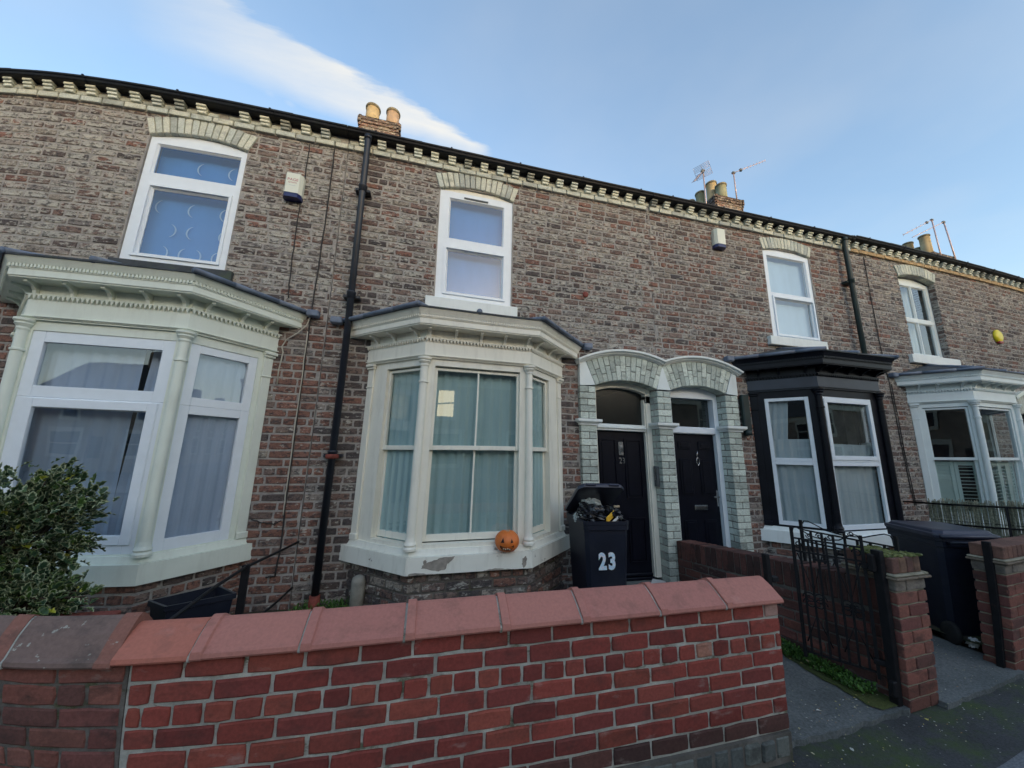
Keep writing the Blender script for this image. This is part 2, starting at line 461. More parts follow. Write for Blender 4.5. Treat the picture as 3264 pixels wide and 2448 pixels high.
def ground_mat(name, base, patch, p=(0.5, 0.66), moss=None, ml=(0.5, 0.62), mscale=1.6, speck=None, bs=0.6, rough=0.93, mamt=0.85):
    mt, n, l, b = newmat(name)
    f = pos_noise(n, l, 1.8, 8.0, 0.65)
    cc = mixc(n, l, threshold(n, l, f, *p), base, patch)
    g = pos_noise(n, l, 60.0, 3.0, 0.6)
    cc = mixc(n, l, 1.0, cc, ramp(n, l, g, [(0.3, (0.7,) * 3), (0.7, (1.35,) * 3)]), 'MULTIPLY')
    if moss:
        q = pos_noise(n, l, mscale, 9.0, 0.72)
        cc = mixc(n, l, M2(n, l, 'MULTIPLY', threshold(n, l, q, *ml), mamt), cc, moss)
    if speck:
        vv_ = n.new('ShaderNodeTexVoronoi')
        vv_.inputs['Scale'].default_value = 34.0
        gg = n.new('ShaderNodeNewGeometry')
        l.new(gg.outputs['Position'], vv_.inputs['Vector'])
        t = M2(n, l, 'SUBTRACT', 1.0, threshold(n, l, vv_.outputs['Distance'], 0.13, 0.2))
        rnd = n.new('ShaderNodeSeparateColor')
        l.new(vv_.outputs['Color'], rnd.inputs[0])
        t = M2(n, l, 'MULTIPLY', t, M2(n, l, 'GREATER_THAN', rnd.outputs[0], 0.86))
        cc = mixc(n, l, t, cc, speck)
    l.new(cc, b.inputs['Base Color'])
    b.inputs['Roughness'].default_value = rough
    bump(n, l, M2(n, l, 'ADD', pos_noise(n, l, 120.0, 4.0, 0.7), M2(n, l, 'MULTIPLY', pos_noise(n, l, 16.0, 5.0), 2.0)), b, bs, 0.008)
    return mt


ground_mat('asphalt_mossy', (0.05, 0.052, 0.055), (0.033, 0.034, 0.036), moss=(0.05, 0.08, 0.02), ml=(0.46, 0.62), mscale=2.4, speck=(0.3, 0.3, 0.27))
ground_mat('pavement_grey', (0.14, 0.15, 0.165), (0.11, 0.12, 0.135), bs=0.3)
ground_mat('road_asphalt', (0.05, 0.05, 0.055), (0.06, 0.06, 0.064))
ground_mat('concrete', (0.135, 0.145, 0.145), (0.085, 0.095, 0.095), p=(0.42, 0.66), moss=(0.05, 0.065, 0.02), ml=(0.62, 0.72), speck=(0.34, 0.32, 0.22))
ground_mat('soil', (0.05, 0.04, 0.028), (0.03, 0.026, 0.02), moss=(0.03, 0.06, 0.012), ml=(0.45, 0.6))
ground_mat('moss', (0.045, 0.065, 0.015), (0.07, 0.085, 0.02), p=(0.4, 0.6), bs=1.0)


# ---------------------------------------------------------------- mesh helpers
class MB:
    """collects shapes given in world coordinates; build() links them as one mesh object"""

    def __init__(s):
        s.v, s.f, s.c, s.w, s.smooth = [], [], [], [], []

    def add(s, vs, fs, c=None, w=0.5, smooth=False):
        k = len(s.v)
        s.v.extend(vs)
        s.f.extend([tuple(i + k for i in f) for f in fs])
        s.c.extend([c or (1, 1, 1)] * len(vs))
        s.w.extend([w] * len(vs))
        s.smooth.extend([smooth] * len(fs))
        return s

    def box(s, x0, x1, y0, y1, z0, z1, **k):
        return s.obox((0, 0, 0), (1, 0, 0), (0, 1, 0), x0, x1, y0, y1, z0, z1, **k)

    def obox(s, o, uu, nn, u0, u1, d0, d1, z0, z1, bev=0.0, **k):
        """box in a frame: origin o, direction uu along, nn outward, z up"""
        def P(a, d, z):
            return (o[0] + uu[0] * a + nn[0] * d, o[1] + uu[1] * a + nn[1] * d, o[2] + z)
        if bev <= 0:
            vs = [P(a, d, z) for z in (z0, z1) for d in (d0, d1) for a in (u0, u1)]
            fs = [(0, 2, 3, 1), (4, 5, 7, 6), (0, 1, 5, 4), (2, 6, 7, 3), (0, 4, 6, 2), (1, 3, 7, 5)]
            return s.add(vs, fs, **k)
        b = min(bev, abs(u1 - u0) / 2.2, abs(d1 - d0) / 2.2, abs(z1 - z0) / 2.2)
        vs, idx = [], {}
        for ix, (a, ai) in enumerate(((u0, b), (u1, -b))):
            for iy, (d, di) in enumerate(((d0, b), (d1, -b))):
                for iz, (z, zi) in enumerate(((z0, b), (z1, -b))):
                    idx[ix, iy, iz, 0] = len(vs); vs.append(P(a, d + di, z + zi))
                    idx[ix, iy, iz, 1] = len(vs); vs.append(P(a + ai, d, z + zi))
                    idx[ix, iy, iz, 2] = len(vs); vs.append(P(a + ai, d + di, z))
        fs = []
        I = idx
        for i in (0, 1):
            fs.append((I[i, 0, 0, 0], I[i, 1, 0, 0], I[i, 1, 1, 0], I[i, 0, 1, 0]))
            fs.append((I[0, i, 0, 1], I[1, i, 0, 1], I[1, i, 1, 1], I[0, i, 1, 1]))
            fs.append((I[0, 0, i, 2], I[1, 0, i, 2], I[1, 1, i, 2], I[0, 1, i, 2]))
        for i in (0, 1):
            for j in (0, 1):
                fs.append((I[i, j, 0, 0], I[i, j, 1, 0], I[i, j, 1, 1], I[i, j, 0, 1]))
                fs.append((I[i, 0, j, 0], I[i, 1, j, 0], I[i, 1, j, 2], I[i, 0, j, 2]))
                fs.append((I[0, i, j, 1], I[1, i, j, 1], I[1, i, j, 2], I[0, i, j, 2]))
        for i in (0, 1):
            for j in (0, 1):
                for q in (0, 1):
                    fs.append((I[i, j, q, 0], I[i, j, q, 1], I[i, j, q, 2]))
        return s.add(vs, fs, **k)

    def prism(s, poly, y0, y1, **k):
        """polygon of (x, z) extruded in y"""
        n_ = len(poly)
        vs = [(x, y0, z) for x, z in poly] + [(x, y1, z) for x, z in poly]
        fs = [tuple(range(n_)), tuple(range(2 * n_ - 1, n_ - 1, -1))]
        fs += [(i, (i + 1) % n_ + 0, (i + 1) % n_ + n_, i + n_)[::-1] for i in range(n_)]
        return s.add(vs, fs, **k)

    def slab(s, poly, z0, z1, **k):
        """polygon of (x, y) extruded in z"""
        n_ = len(poly)
        vs = [(x, y, z0) for x, y in poly] + [(x, y, z1) for x, y in poly]
        fs = [tuple(range(n_ - 1, -1, -1)), tuple(range(n_, 2 * n_))]
        fs += [(i, (i + 1) % n_, (i + 1) % n_ + n_, i + n_) for i in range(n_)]
        return s.add(vs, fs, **k)

    def extr_x(s, prof, x0, x1, **k):
        """profile of (y, z) extruded in x"""
        n_ = len(prof)
        vs = [(x0, y, z) for y, z in prof] + [(x1, y, z) for y, z in prof]
        fs = [tuple(range(n_)), tuple(range(2 * n_ - 1, n_ - 1, -1))]
        fs += [(i, i + n_, (i + 1) % n_ + n_, (i + 1) % n_) for i in range(n_)]
        return s.add(vs, fs, **k)

    def tube(s, pts, r, seg=8, cap=True, smooth=True, **k):
        pts = [Vector(p) for p in pts]
        rr = r if isinstance(r, (list, tuple)) else [r] * len(pts)
        vs, fs = [], []
        ref = None
        for i, p in enumerate(pts):
            t = (pts[min(i + 1, len(pts) - 1)] - pts[max(i - 1, 0)])
            if t.length < 1e-9:
                t = Vector((0, 0, 1))
            t.normalize()
            if ref is None:
                ref = Vector((0, 0, 1)) if abs(t.z) < 0.9 else Vector((1, 0, 0))
            a = t.cross(ref).normalized()
            b_ = a.cross(t).normalized()
            ref = b_
            for j in range(seg):
                an = 2 * math.pi * j / seg
                vs.append(tuple(p + a * (rr[i] * math.cos(an)) + b_ * (rr[i] * math.sin(an))))
        for i in range(len(pts) - 1):
            for j in range(seg):
                fs.append((i * seg + j, i * seg + (j + 1) % seg, (i + 1) * seg + (j + 1) % seg, (i + 1) * seg + j))
        if cap:
            fs.append(tuple(range(seg - 1, -1, -1)))
            fs.append(tuple(range((len(pts) - 1) * seg, len(pts) * seg)))
        return s.add(vs, fs, smooth=smooth, **k)

    def lathe(s, cx, cy_, prof, seg=16, smooth=True, **k):
        """profile of (r, z) turned about a vertical axis"""
        vs, fs = [], []
        for r, z in prof:
            for j in range(seg):
                an = 2 * math.pi * j / seg
                vs.append((cx + r * math.cos(an), cy_ + r * math.sin(an), z))
        for i in range(len(prof) - 1):
            for j in range(seg):
                fs.append((i * seg + j, i * seg + (j + 1) % seg, (i + 1) * seg + (j + 1) % seg, (i + 1) * seg + j))
        fs.append(tuple(range(seg - 1, -1, -1)))
        fs.append(tuple(range((len(prof) - 1) * seg, len(prof) * seg)))
        return s.add(vs, fs, smooth=smooth, **k)

    def xform(s, mtx):
        s.v = [tuple(mtx @ Vector(p)) for p in s.v]
        return s

    def build(s, name, mat, parent=None, attrs=False, loc=None, **props):
        """children keep their parent's place as origin; a lone thing gets its own base as origin"""
        if parent is not None:
            o = ORG[parent.name]
        elif loc is not None:
            o = Vector(loc)
        else:
            xs = [p[0] for p in s.v]; ys = [p[1] for p in s.v]; zs = [p[2] for p in s.v]
            o = Vector(((min(xs) + max(xs)) / 2, (min(ys) + max(ys)) / 2, min(zs)))
        me = bpy.data.meshes.new(name)
        me.from_pydata([(p[0] - o.x, p[1] - o.y, p[2] - o.z) for p in s.v], [], s.f)
        if any(s.smooth):
            me.polygons.foreach_set('use_smooth', s.smooth)
        if attrs:
            a = me.color_attributes.new('Col', 'FLOAT_COLOR', 'POINT')
            a.data.foreach_set('color', [x for c in s.c for x in (c[0], c[1], c[2], 1.0)])
            w = me.attributes.new('W', 'FLOAT', 'POINT')
            w.data.foreach_set('value', s.w)
        me.materials.append(MAT[mat] if isinstance(mat, str) else mat)
        ob = bpy.data.objects.new(name, me)
        col.objects.link(ob)
        if parent is not None:
            ob.parent = parent
        else:
            ob.location = o
        ORG[ob.name] = o
        for k_, v_ in props.items():
            ob[k_] = v_
        return ob


ORG = {}


def thing(name, label, cat, loc, group=None):
    o = bpy.data.objects.new(name, None)
    o.empty_display_size = 0.2
    col.objects.link(o)
    o.location = loc
    o['label'] = label
    o['category'] = cat
    if group:
        o['group'] = group
    ORG[o.name] = Vector(loc)
    return o


def sub(name, parent, label=None):
    """an empty part that holds sub-parts"""
    o = bpy.data.objects.new(name, None)
    o.empty_display_size = 0.1
    col.objects.link(o)
    o.parent = parent
    ORG[o.name] = ORG[parent.name]
    if label:
        o['label'] = label
    return o


def struct(name, mb, mat, **k):
    return mb.build(name, mat, kind='structure', **k)


# ---------------------------------------------------------------- bricks
def brick(mb, o, uu, nn, u0, u1, z0, z1, c, w=0.5, proud=0.004, back=-0.012, jit=0.003, bev=0.006, bulge=0.003, shear=0.0, rnd=random):
    """one hand-made brick: rough-edged face, 40 triangles; o origin, uu along, nn outward; shear tilts the course"""
    du, dz = u1 - u0, z1 - z0
    um, zm = (u0 + u1) / 2, (z0 + z1) / 2
    base = [(u0, z0), (um, z0), (u1, z0), (u1, zm), (u1, z1), (um, z1), (u0, z1), (u0, zm)]
    A, B, C = [], [], []
    for i, (a, z) in enumerate(base):
        j = (rnd.uniform(-jit, jit), rnd.uniform(-jit, jit))
        corner = i % 2 == 0
        cu, cz = (um - a), (zm - z)
        pull = (0.0025 if corner else 0.0)
        a1 = a + j[0] + math.copysign(pull, cu) * (1 if abs(cu) > 1e-6 else 0)
        z1_ = z + j[1] + math.copysign(pull, cz) * (1 if abs(cz) > 1e-6 else 0)
        A.append((a1, back, z1_))
        B.append((a1, proud - bev * rnd.uniform(0.7, 1.3), z1_))
        a2 = a1 + (math.copysign(bev, cu) if abs(cu) > 1e-6 else 0)
        z2 = z1_ + (math.copysign(bev, cz) if abs(cz) > 1e-6 else 0)
        C.append((a2, proud + rnd.uniform(-bulge, bulge) * 0.6, z2))
    D = (um + rnd.uniform(-0.2, 0.2) * du, proud + rnd.uniform(-bulge, bulge), zm + rnd.uniform(-0.15, 0.15) * dz)
    pts = A + B + C + [D]
    vs = [(o[0] + uu[0] * a + nn[0] * d, o[1] + uu[1] * a + nn[1] * d, o[2] + z + shear * a) for a, d, z in pts]
    fs = []
    for i in range(8):
        k = (i + 1) % 8
        fs.append((i, k, k + 8, i + 8))
        fs.append((i + 8, k + 8, k + 16, i + 16))
        fs.append((i + 16, k + 16, 24))
    mb.add(vs, fs, c=c, w=w)


BR_RED = [(0.235, 0.12, 0.09), (0.25, 0.13, 0.10), (0.21, 0.11, 0.085)]
BR_BRN = [(0.195, 0.14, 0.12), (0.165, 0.12, 0.105), (0.225, 0.165, 0.14), (0.185, 0.12, 0.10)]
BR_DRK = [(0.11, 0.088, 0.082), (0.13, 0.10, 0.09), (0.095, 0.08, 0.078)]
BR_GRY = [(0.26, 0.225, 0.20), (0.30, 0.26, 0.22), (0.22, 0.195, 0.18)]


def pick(weights):
    r = random.random() * sum(weights)
    for lst, w in zip((BR_RED, BR_BRN, BR_DRK, BR_GRY), weights):
        r -= w
        if r <= 0:
            break
    c = random.choice(lst)
    k = random.uniform(0.85, 1.18)
    return tuple(x * k for x in c)


class Bricks:
    """gathers single bricks of one thing; the 300 that show largest become parts, the rest one part"""

    def __init__(s):
        s.items = []

    def add(s, *a, **k):
        mb = MB()
        brick(mb, *a, **k)
        q = mb.v[-1]
        p = Vector(q) - CAM
        size = (a[4] - a[3]) * (a[6] - a[5])
        n_ = Vector((a[2][0], a[2][1], 0))
        facing = max(0.05, -p.normalized().dot(n_))
        vis = 1.0 if (p.x > -6.2) else 0.05
        s.items.append((size * facing / p.length_squared * vis, mb))

    def build(s, parent, mat, name='brick', rest='brick_courses', limit=296):
        s.items.sort(key=lambda t: -t[0])
        for _, mb in s.items[:limit]:
            mb.build(name, mat, parent, attrs=True)
        if len(s.items) > limit:
            big = MB()
            for _, mb in s.items[limit:]:
                big.add(mb.v, mb.f, c=mb.c[0], w=mb.w[0])
            big.build(rest, mat, parent, attrs=True, kind='stuff')


def courses(B, o, uu, nn, ulen, z0, z1, ch, bl, openings, colf, header_every=6, header_off=3, joint=0.017, zjit=0.0015, start=0.0, shear=0.0, left=None, right=None, **kw):
    """lays a bonded wall face; openings are (u0,u1,z0,z1) rectangles left free"""
    n_ = int(round((z1 - z0) / ch))
    for i in range(n_):
        za, zb = z0 + i * ch + joint / 2, z0 + (i + 1) * ch - joint / 2
        hdr = header_every and (i % header_every == header_off)
        L = bl / 2 if hdr else bl
        off = start + ((bl * 0.25) if hdr else (0 if i % 2 == 0 else bl / 2)) + random.uniform(-0.012, 0.012)
        a = off - bl
        wob = random.uniform(-zjit, zjit)
        while a < ulen + (right[i] if right else 0):
            l_ = L * random.uniform(0.95, 1.05)
            if not hdr and random.random() < 0.06:
                l_ = L * 0.55
            segs = [(max(a, left[i] if left else 0), min(a + l_ - joint, ulen + (right[i] - joint if right else 0)))]
            for (p0, p1, q0, q1) in openings:
                if q0 < (za + zb) / 2 < q1:
                    ns = []
                    for s0, s1 in segs:
                        if s1 <= p0 or s0 >= p1:
                            ns.append((s0, s1))
                        else:
                            if s0 < p0:
                                ns.append((s0, p0))
                            if s1 > p1:
                                ns.append((p1, s1))
                    segs = ns
            for s0, s1 in segs:
                if s1 - s0 > 0.022:
                    c, w = colf(o[0] + uu[0] * (s0 + s1) / 2, o[2] + (za + zb) / 2)
                    B.add(o, uu, nn, s0, s1, za + wob + random.uniform(-.001, .001), zb + wob + random.uniform(-.001, .001), c, w=w, shear=shear, **kw)
            a += l_


def core(mb, x0, x1, z0, z1, y0, y1, openings):
    """mortar body of a wall as butting blocks round the openings"""
    xs = sorted({x0, x1} | {min(max(v_, x0), x1) for o_ in openings for v_ in o_[:2]})
    zs = sorted({z0, z1} | {min(max(v_, z0), z1) for o_ in openings for v_ in o_[2:]})
    for i in range(len(zs) - 1):
        run = None
        for j in range(len(xs) - 1):
            cx, cz = (xs[j] + xs[j + 1]) / 2, (zs[i] + zs[i + 1]) / 2
            hole = any(a < cx < b and c < cz < d for a, b, c, d in openings)
            if not hole:
                run = (run[0] if run else xs[j], xs[j + 1])
            if (hole or j == len(xs) - 2) and run:
                mb.box(run[0], run[1], y0, y1, zs[i], zs[i + 1])
                run = None


def offs(P, d):
    """offsets the open plan line wall-corner-corner-wall outwards by d, ends kept on the facade"""
    P = [Vector(p) for p in P]
    ns = []
    for i in range(3):
        t = (P[i + 1] - P[i]).normalized()
        ns.append(Vector((t.y, -t.x)))
    def meet(p, t, q, r):
        den = t.x * r.y - t.y * r.x
        k = ((q.x - p.x) * r.y - (q.y - p.y) * r.x) / den
        return p + t * k
    out_ = []
    for i in range(4):
        if i in (0, 3):
            j = 0 if i == 0 else 2
            a, t = P[j] + ns[j] * d, (P[j + 1] - P[j])
            k = -a.y / t.y
            out_.append(a + t * k)
        else:
            out_.append(meet(P[i - 1] + ns[i - 1] * d, P[i] - P[i - 1], P[i] + ns[i] * d, P[i + 1] - P[i]))
    return [(p.x, p.y) for p in out_]


def ring(mb, P, d_in, d_out, z0, z1, d_out_top=None):
    """moulding that runs round the bay between two offsets"""
    a, b = offs(P, d_in), offs(P, d_out)
    bt = offs(P, d_out_top if d_out_top is not None else d_out)
    vs = [(x, y, z0) for x, y in a] + [(x, y, z0) for x, y in b] + [(x, y, z1) for x, y in a] + [(x, y, z1) for x, y in bt]
    fs = []
    for i in range(3):
        fs += [(i, i + 1, i + 5, i + 4), (i + 4, i + 5, i + 13, i + 12), (i + 12, i + 13, i + 9, i + 8), (i + 8, i + 9, i + 1, i)]
    fs += [(0, 4, 12, 8), (3, 11, 15, 7)]
    mb.add(vs, fs)


def face_frames(P):
    fr = []
    for i in range(3):
        a, b_ = Vector(P[i]), Vector(P[i + 1])
        t = (b_ - a)
        L = t.length
        t = t / L
        fr.append(((a.x, a.y, 0.0), (t.x, t.y), (t.y, -t.x), L))
    return fr


# ---------------------------------------------------------------- ground
def sheet(mb, x0, x1, y0, y1, z, nx=1, ny=1, fz=None, **k):
    vs = []
    for j in range(ny + 1):
        for i in range(nx + 1):
            x, y = x0 + (x1 - x0) * i / nx, y0 + (y1 - y0) * j / ny
            vs.append((x, y, z + (fz(x, y) if fz else 0)))
    fs = [(j * (nx + 1) + i, j * (nx + 1) + i + 1, (j + 1) * (nx + 1) + i + 1, (j + 1) * (nx + 1) + i) for j in range(ny) for i in range(nx)]
    mb.add(vs, fs, smooth=True, **k)


def bumpy(a, s, seed=0.0):
    return lambda x, y: a * mnoise.noise(Vector((x * s + seed, y * s, 1.7)))


struct('ground', MB().slab([(-150, -150), (150, -150), (150, 150), (-150, 150)], -0.40, -0.20), 'road_asphalt')
mb = MB(); mb.slab([(-60, -13.6), (60, -13.6), (60, -4.78), (-60, -4.78)], -0.20, -0.12)
struct('road', mb, 'road_asphalt')
mb = MB(); sheet(mb, -60, 60, -4.62, -2.655, -0.004)
mb.slab([(-60, -4.62), (60, -4.62), (60, -2.655), (-60, -2.655)], -0.2, -0.008)
struct('pavement', mb, 'pavement_grey')
mb = MB(); sheet(mb, -9, 12, -2.66, -2.02, 0.0, 160, 10, bumpy(0.012, 3.0))
mb.box(-9, 12, -2.655, -2.02, -0.2, -0.015)
struct('pavement_edge', mb, 'asphalt_mossy')
mb = MB()
for i in range(44):
    mb.obox((-20 + i * 0.93, -4.78, -0.2), (1, 0), (0, 1), 0, 0.915, 0, 0.155, 0, 0.2, bev=0.012)
struct('kerb', mb, 'old_stone')
# paths: concrete, sloping up from the street to the doors
PZ = lambda y: 0.035 + max(0.0, (y + 2.07)) * 0.035
mb = MB()
sheet(mb, -1.52, 0.42, -2.0, -0.22, 0.0, 12, 14, lambda x, y: PZ(y) + 0.004 * mnoise.noise(Vector((x * 3, y * 3, 0))))
struct('path', mb, 'concrete')
mb = MB()
sheet(mb, 0.66, 1.9, -2.06, -0.22, 0.0, 12, 14, lambda x, y: PZ(y) + 0.004 * mnoise.noise(Vector((x * 3, y * 3, 5))))
struct('path', mb, 'concrete')
# worn stone thresholds at the gateways
mb = MB()
def rough_slab(mb, x0, x1, y0, y1, z0, z1, n_=22, j=0.012):
    front = [(x0 + (x1 - x0) * i / n_, y0 + random.uniform(-j, j)) for i in range(n_ + 1)]
    mb.slab(front + [(x1, y1), (x0, y1)], z0, z1)
rough_slab(mb, -0.74, 0.42, -2.115, -2.0, -0.03, 0.037)
struct('threshold', mb, 'concrete')
mb = MB()
rough_slab(mb, 0.70, 1.80, -2.17, -2.055, -0.03, 0.037)
struct('threshold', mb, 'concrete')
# gardens
GZ = 0.18
mb = MB(); sheet(mb, -4.06, -1.52, -1.98, -0.001, GZ, 40, 30, bumpy(0.03, 2.5))
mb.box(-4.06, -1.52, -1.98, -0.001, -0.1, GZ - 0.06)
struct('garden_soil', mb, 'soil')
mb = MB(); sheet(mb, -8.2, -4.06, -1.98, -0.001, GZ + 0.02, 40, 30, bumpy(0.03, 2.5, 9))
struct('garden_soil', mb, 'soil')
mb = MB(); sheet(mb, 1.9, 4.4, -1.98, -0.001, 0.12, 20, 20, bumpy(0.03, 2.5, 4))
struct('garden_soil', mb, 'soil')
mb = MB(); sheet(mb, 4.4, 12, -1.98, -0.001, 0.12, 20, 20, bumpy(0.03, 2.5, 7))
struct('garden_soil', mb, 'soil')
# doorsteps
mb = MB(); mb.box(-1.0, 0.20, -0.22, 0.30, 0.0, 0.168, bev=0.008)
struct('doorstep', mb, 'step_stone')
mb = MB(); mb.box(0.215, 1.38, -0.22, 0.30, 0.0, 0.168, bev=0.008)
struct('doorstep', mb, 'step_stone')

# ---------------------------------------------------------------- houses
CH = 0.0838           # brick course
Z0H, Z1H = 0.168, 5.322
GUT = -0.10


def arch_bricks(parent, x0, x1, zs, rise, h, n_, name='arch_brick'):
    """segmental head of bricks on end over a first-floor window"""
    half = (x1 - x0) / 2
    Rr = (half * half + rise * rise) / (2 * rise)
    cx, cz = (x0 + x1) / 2, zs + rise - Rr
    a0 = math.asin(half / Rr)
    for i in range(n_):
        t0 = -a0 + 2 * a0 * i / n_ + 0.0022 / Rr * 2
        t1 = -a0 + 2 * a0 * (i + 1) / n_ - 0.0022 / Rr * 2
        mb = MB()
        j = random.uniform(-0.004, 0.004)
        q = [(cx + Rr * math.sin(t0), cz + Rr * math.cos(t0)), (cx + (Rr + h + j) * math.sin(t0), cz + (Rr + h + j) * math.cos(t0)),
             (cx + (Rr + h + j) * math.sin(t1), cz + (Rr + h + j) * math.cos(t1)), (cx + Rr * math.sin(t1), cz + Rr * math.cos(t1))]
        bevel_prism(mb, q, -0.016 - random.uniform(0, 0.004), 0.10, 0.005, c=random.choice(PALE), w=random.uniform(0.3, 0.7))
        mb.build(name, 'glazed_brick', parent, attrs=True)


PALE = [(0.56, 0.57, 0.48), (0.50, 0.52, 0.45), (0.60, 0.60, 0.50), (0.40, 0.42, 0.38), (0.53, 0.56, 0.50)]
PALE_D = [(0.55, 0.61, 0.55), (0.47, 0.53, 0.48), (0.62, 0.68, 0.61), (0.40, 0.45, 0.41)]


def bevel_prism(mb, q, y0, y1, b, **k):
    """quad of (x, z) extruded in y with a chamfered front"""
    cx = sum(p[0] for p in q) / 4
    cz = sum(p[1] for p in q) / 4
    ins = []
    for p in q:
        d = Vector((cx - p[0], cz - p[1]))
        L = d.length
        ins.append((p[0] + d.x / L * b * 1.4, p[1] + d.y / L * b * 1.4))
    vs = [(x, y1, z) for x, z in q] + [(x, y0 + b, z) for x, z in q] + [(x, y0, z) for x, z in ins]
    fs = [(8, 9, 10, 11)]
    for i in range(4):
        k_ = (i + 1) % 4
        fs += [(i, k_, k_ + 4, i + 4), (i + 4, k_ + 4, k_ + 8, i + 8)]
    mb.add(vs, fs, **k)


def cornice(parent, x0, x1, dent0, band_mat='glazed_brick', stepped=None, broken=()):
    """pale stretcher band and corbelled dentils under the gutter"""
    P_ = 0.216
    n0 = int(math.floor((x0 - dent0) / P_)) - 1
    k = n0
    back = MB(); back.box(x0, x1, -0.012, 0.10, 5.322, 5.50)
    back.build('eaves_course', 'mortar_house', parent)
    while dent0 + k * P_ < x1 + 0.3:
        xc = dent0 + k * P_
        a, b_ = max(xc - P_ / 2 + 0.006, x0), min(xc + P_ / 2 - 0.006, x1)
        if b_ - a > 0.05:
            mb = MB()
            c = random.choice(PALE) if band_mat != 'buff_mortar' else (1, 1, 1)
            mb.box(a, b_, -0.036 - random.uniform(0, .004), 0.02, 5.327, 5.392, bev=0.005, c=c, w=random.uniform(.3, .6))
            mb.build('band_brick', band_mat, parent, attrs=True)
            kk = random.uniform(0.7, 1.0); c2 = tuple(x * kk for x in random.choice(PALE))
            mb = MB()
            mb.box(max(xc + 0.052, x0), min(xc + P_ - 0.052, x1), -0.03, 0.02, 5.397, 5.45, bev=0.006, c=c2, w=0.4) if min(xc + P_ - 0.052, x1) - max(xc + 0.052, x0) > 0.03 else None
            if mb.v:
                mb.build('infill_brick', 'glazed_brick', parent, attrs=True)
        if x0 < xc - 0.04 and xc + 0.04 < x1 and k not in broken:
            mb = MB()
            c = tuple(min(0.8, v_ * 1.3) for v_ in random.choice(PALE))  # dentils lightened in colour to make up for shade under the soffit
            if random.random() < 0.15:
                c = tuple(v_ * 0.45 for v_ in c)
            j = random.uniform(-0.004, 0.004)
            mb.box(xc - 0.045 + j, xc + 0.045 + j, -0.062, 0.02, 5.397, 5.428, bev=0.004, c=c, w=0.4)
            mb.box(xc - 0.049 + j, xc + 0.049 + j, -0.078, 0.02, 5.430, 5.458, bev=0.004, c=c, w=0.5)
            mb.box(xc - 0.049 + j, xc + 0.049 + j, -0.098, 0.02, 5.460, 5.486, bev=0.004, c=c, w=0.5)
            mb.build('dentil', 'glazed_brick', parent, attrs=True)
        k += 1


def gutter(parent, x0, x1, dz=0.0, mat='gutter_black'):
    mb = MB()
    prof = [(-0.05, 5.4895), (-0.112, 5.489), (-0.136, 5.496), (-0.144, 5.514), (-0.155, 5.522), (-0.158, 5.530), (-0.158, 5.538), (-0.146, 5.538), (-0.128, 5.506), (-0.06, 5.502)]
    mb.extr_x([(y, z + dz) for y, z in prof], x0, x1)
    x = x0 + 0.3
    while x < x1:
        mb.extr_x([(y * 1.0 - 0.004, z + dz - 0.004) for y, z in prof[:6]] + [(-0.06, 5.53 + dz)], x, x + 0.05)
        mb.box(x + 0.01, x + 0.03, -0.164, -0.147, 5.538 + dz, 5.549 + dz)
        x += 0.92
    mb.build('gutter', mat, parent)
    so = MB(); so.box(x0, x1, -0.05, 0.0, 5.487 + dz, 5.52 + dz)
    so.build('soffit', 'gutter_black', parent)


def roof(parent, x0, x1, dz=0.0):
    r = sub('roof', parent)
    mb = MB()
    mb.extr_x([(-0.10, 5.575 + dz), (3.6, 7.95), (7.4, 5.505 + dz), (7.4, 5.45 + dz), (3.6, 7.88), (-0.10, 5.545 + dz)], x0, x1)
    mb.build('roof_slope', 'roof_tile', r)
    mb = MB(); mb.tube([(x0, 3.6, 7.95), (x1, 3.6, 7.95)], 0.11, 8)
    mb.build('ridge', 'roof_tile', r)
    mb = MB()
    x = x0 + 0.1
    i = 0
    while x < x1 - 0.02:
        w_ = min(0.255, x1 - x)
        mb.obox((x, -0.135 + random.uniform(-.006, .006), 5.545 + dz + random.uniform(-.002, .004)), (1, 0), (0, 1), 0, w_ - 0.004, 0, 0.16, 0, 0.014)
        x += 0.259
    mb.build('eaves_slates', 'slate', r, kind='stuff')
    return r


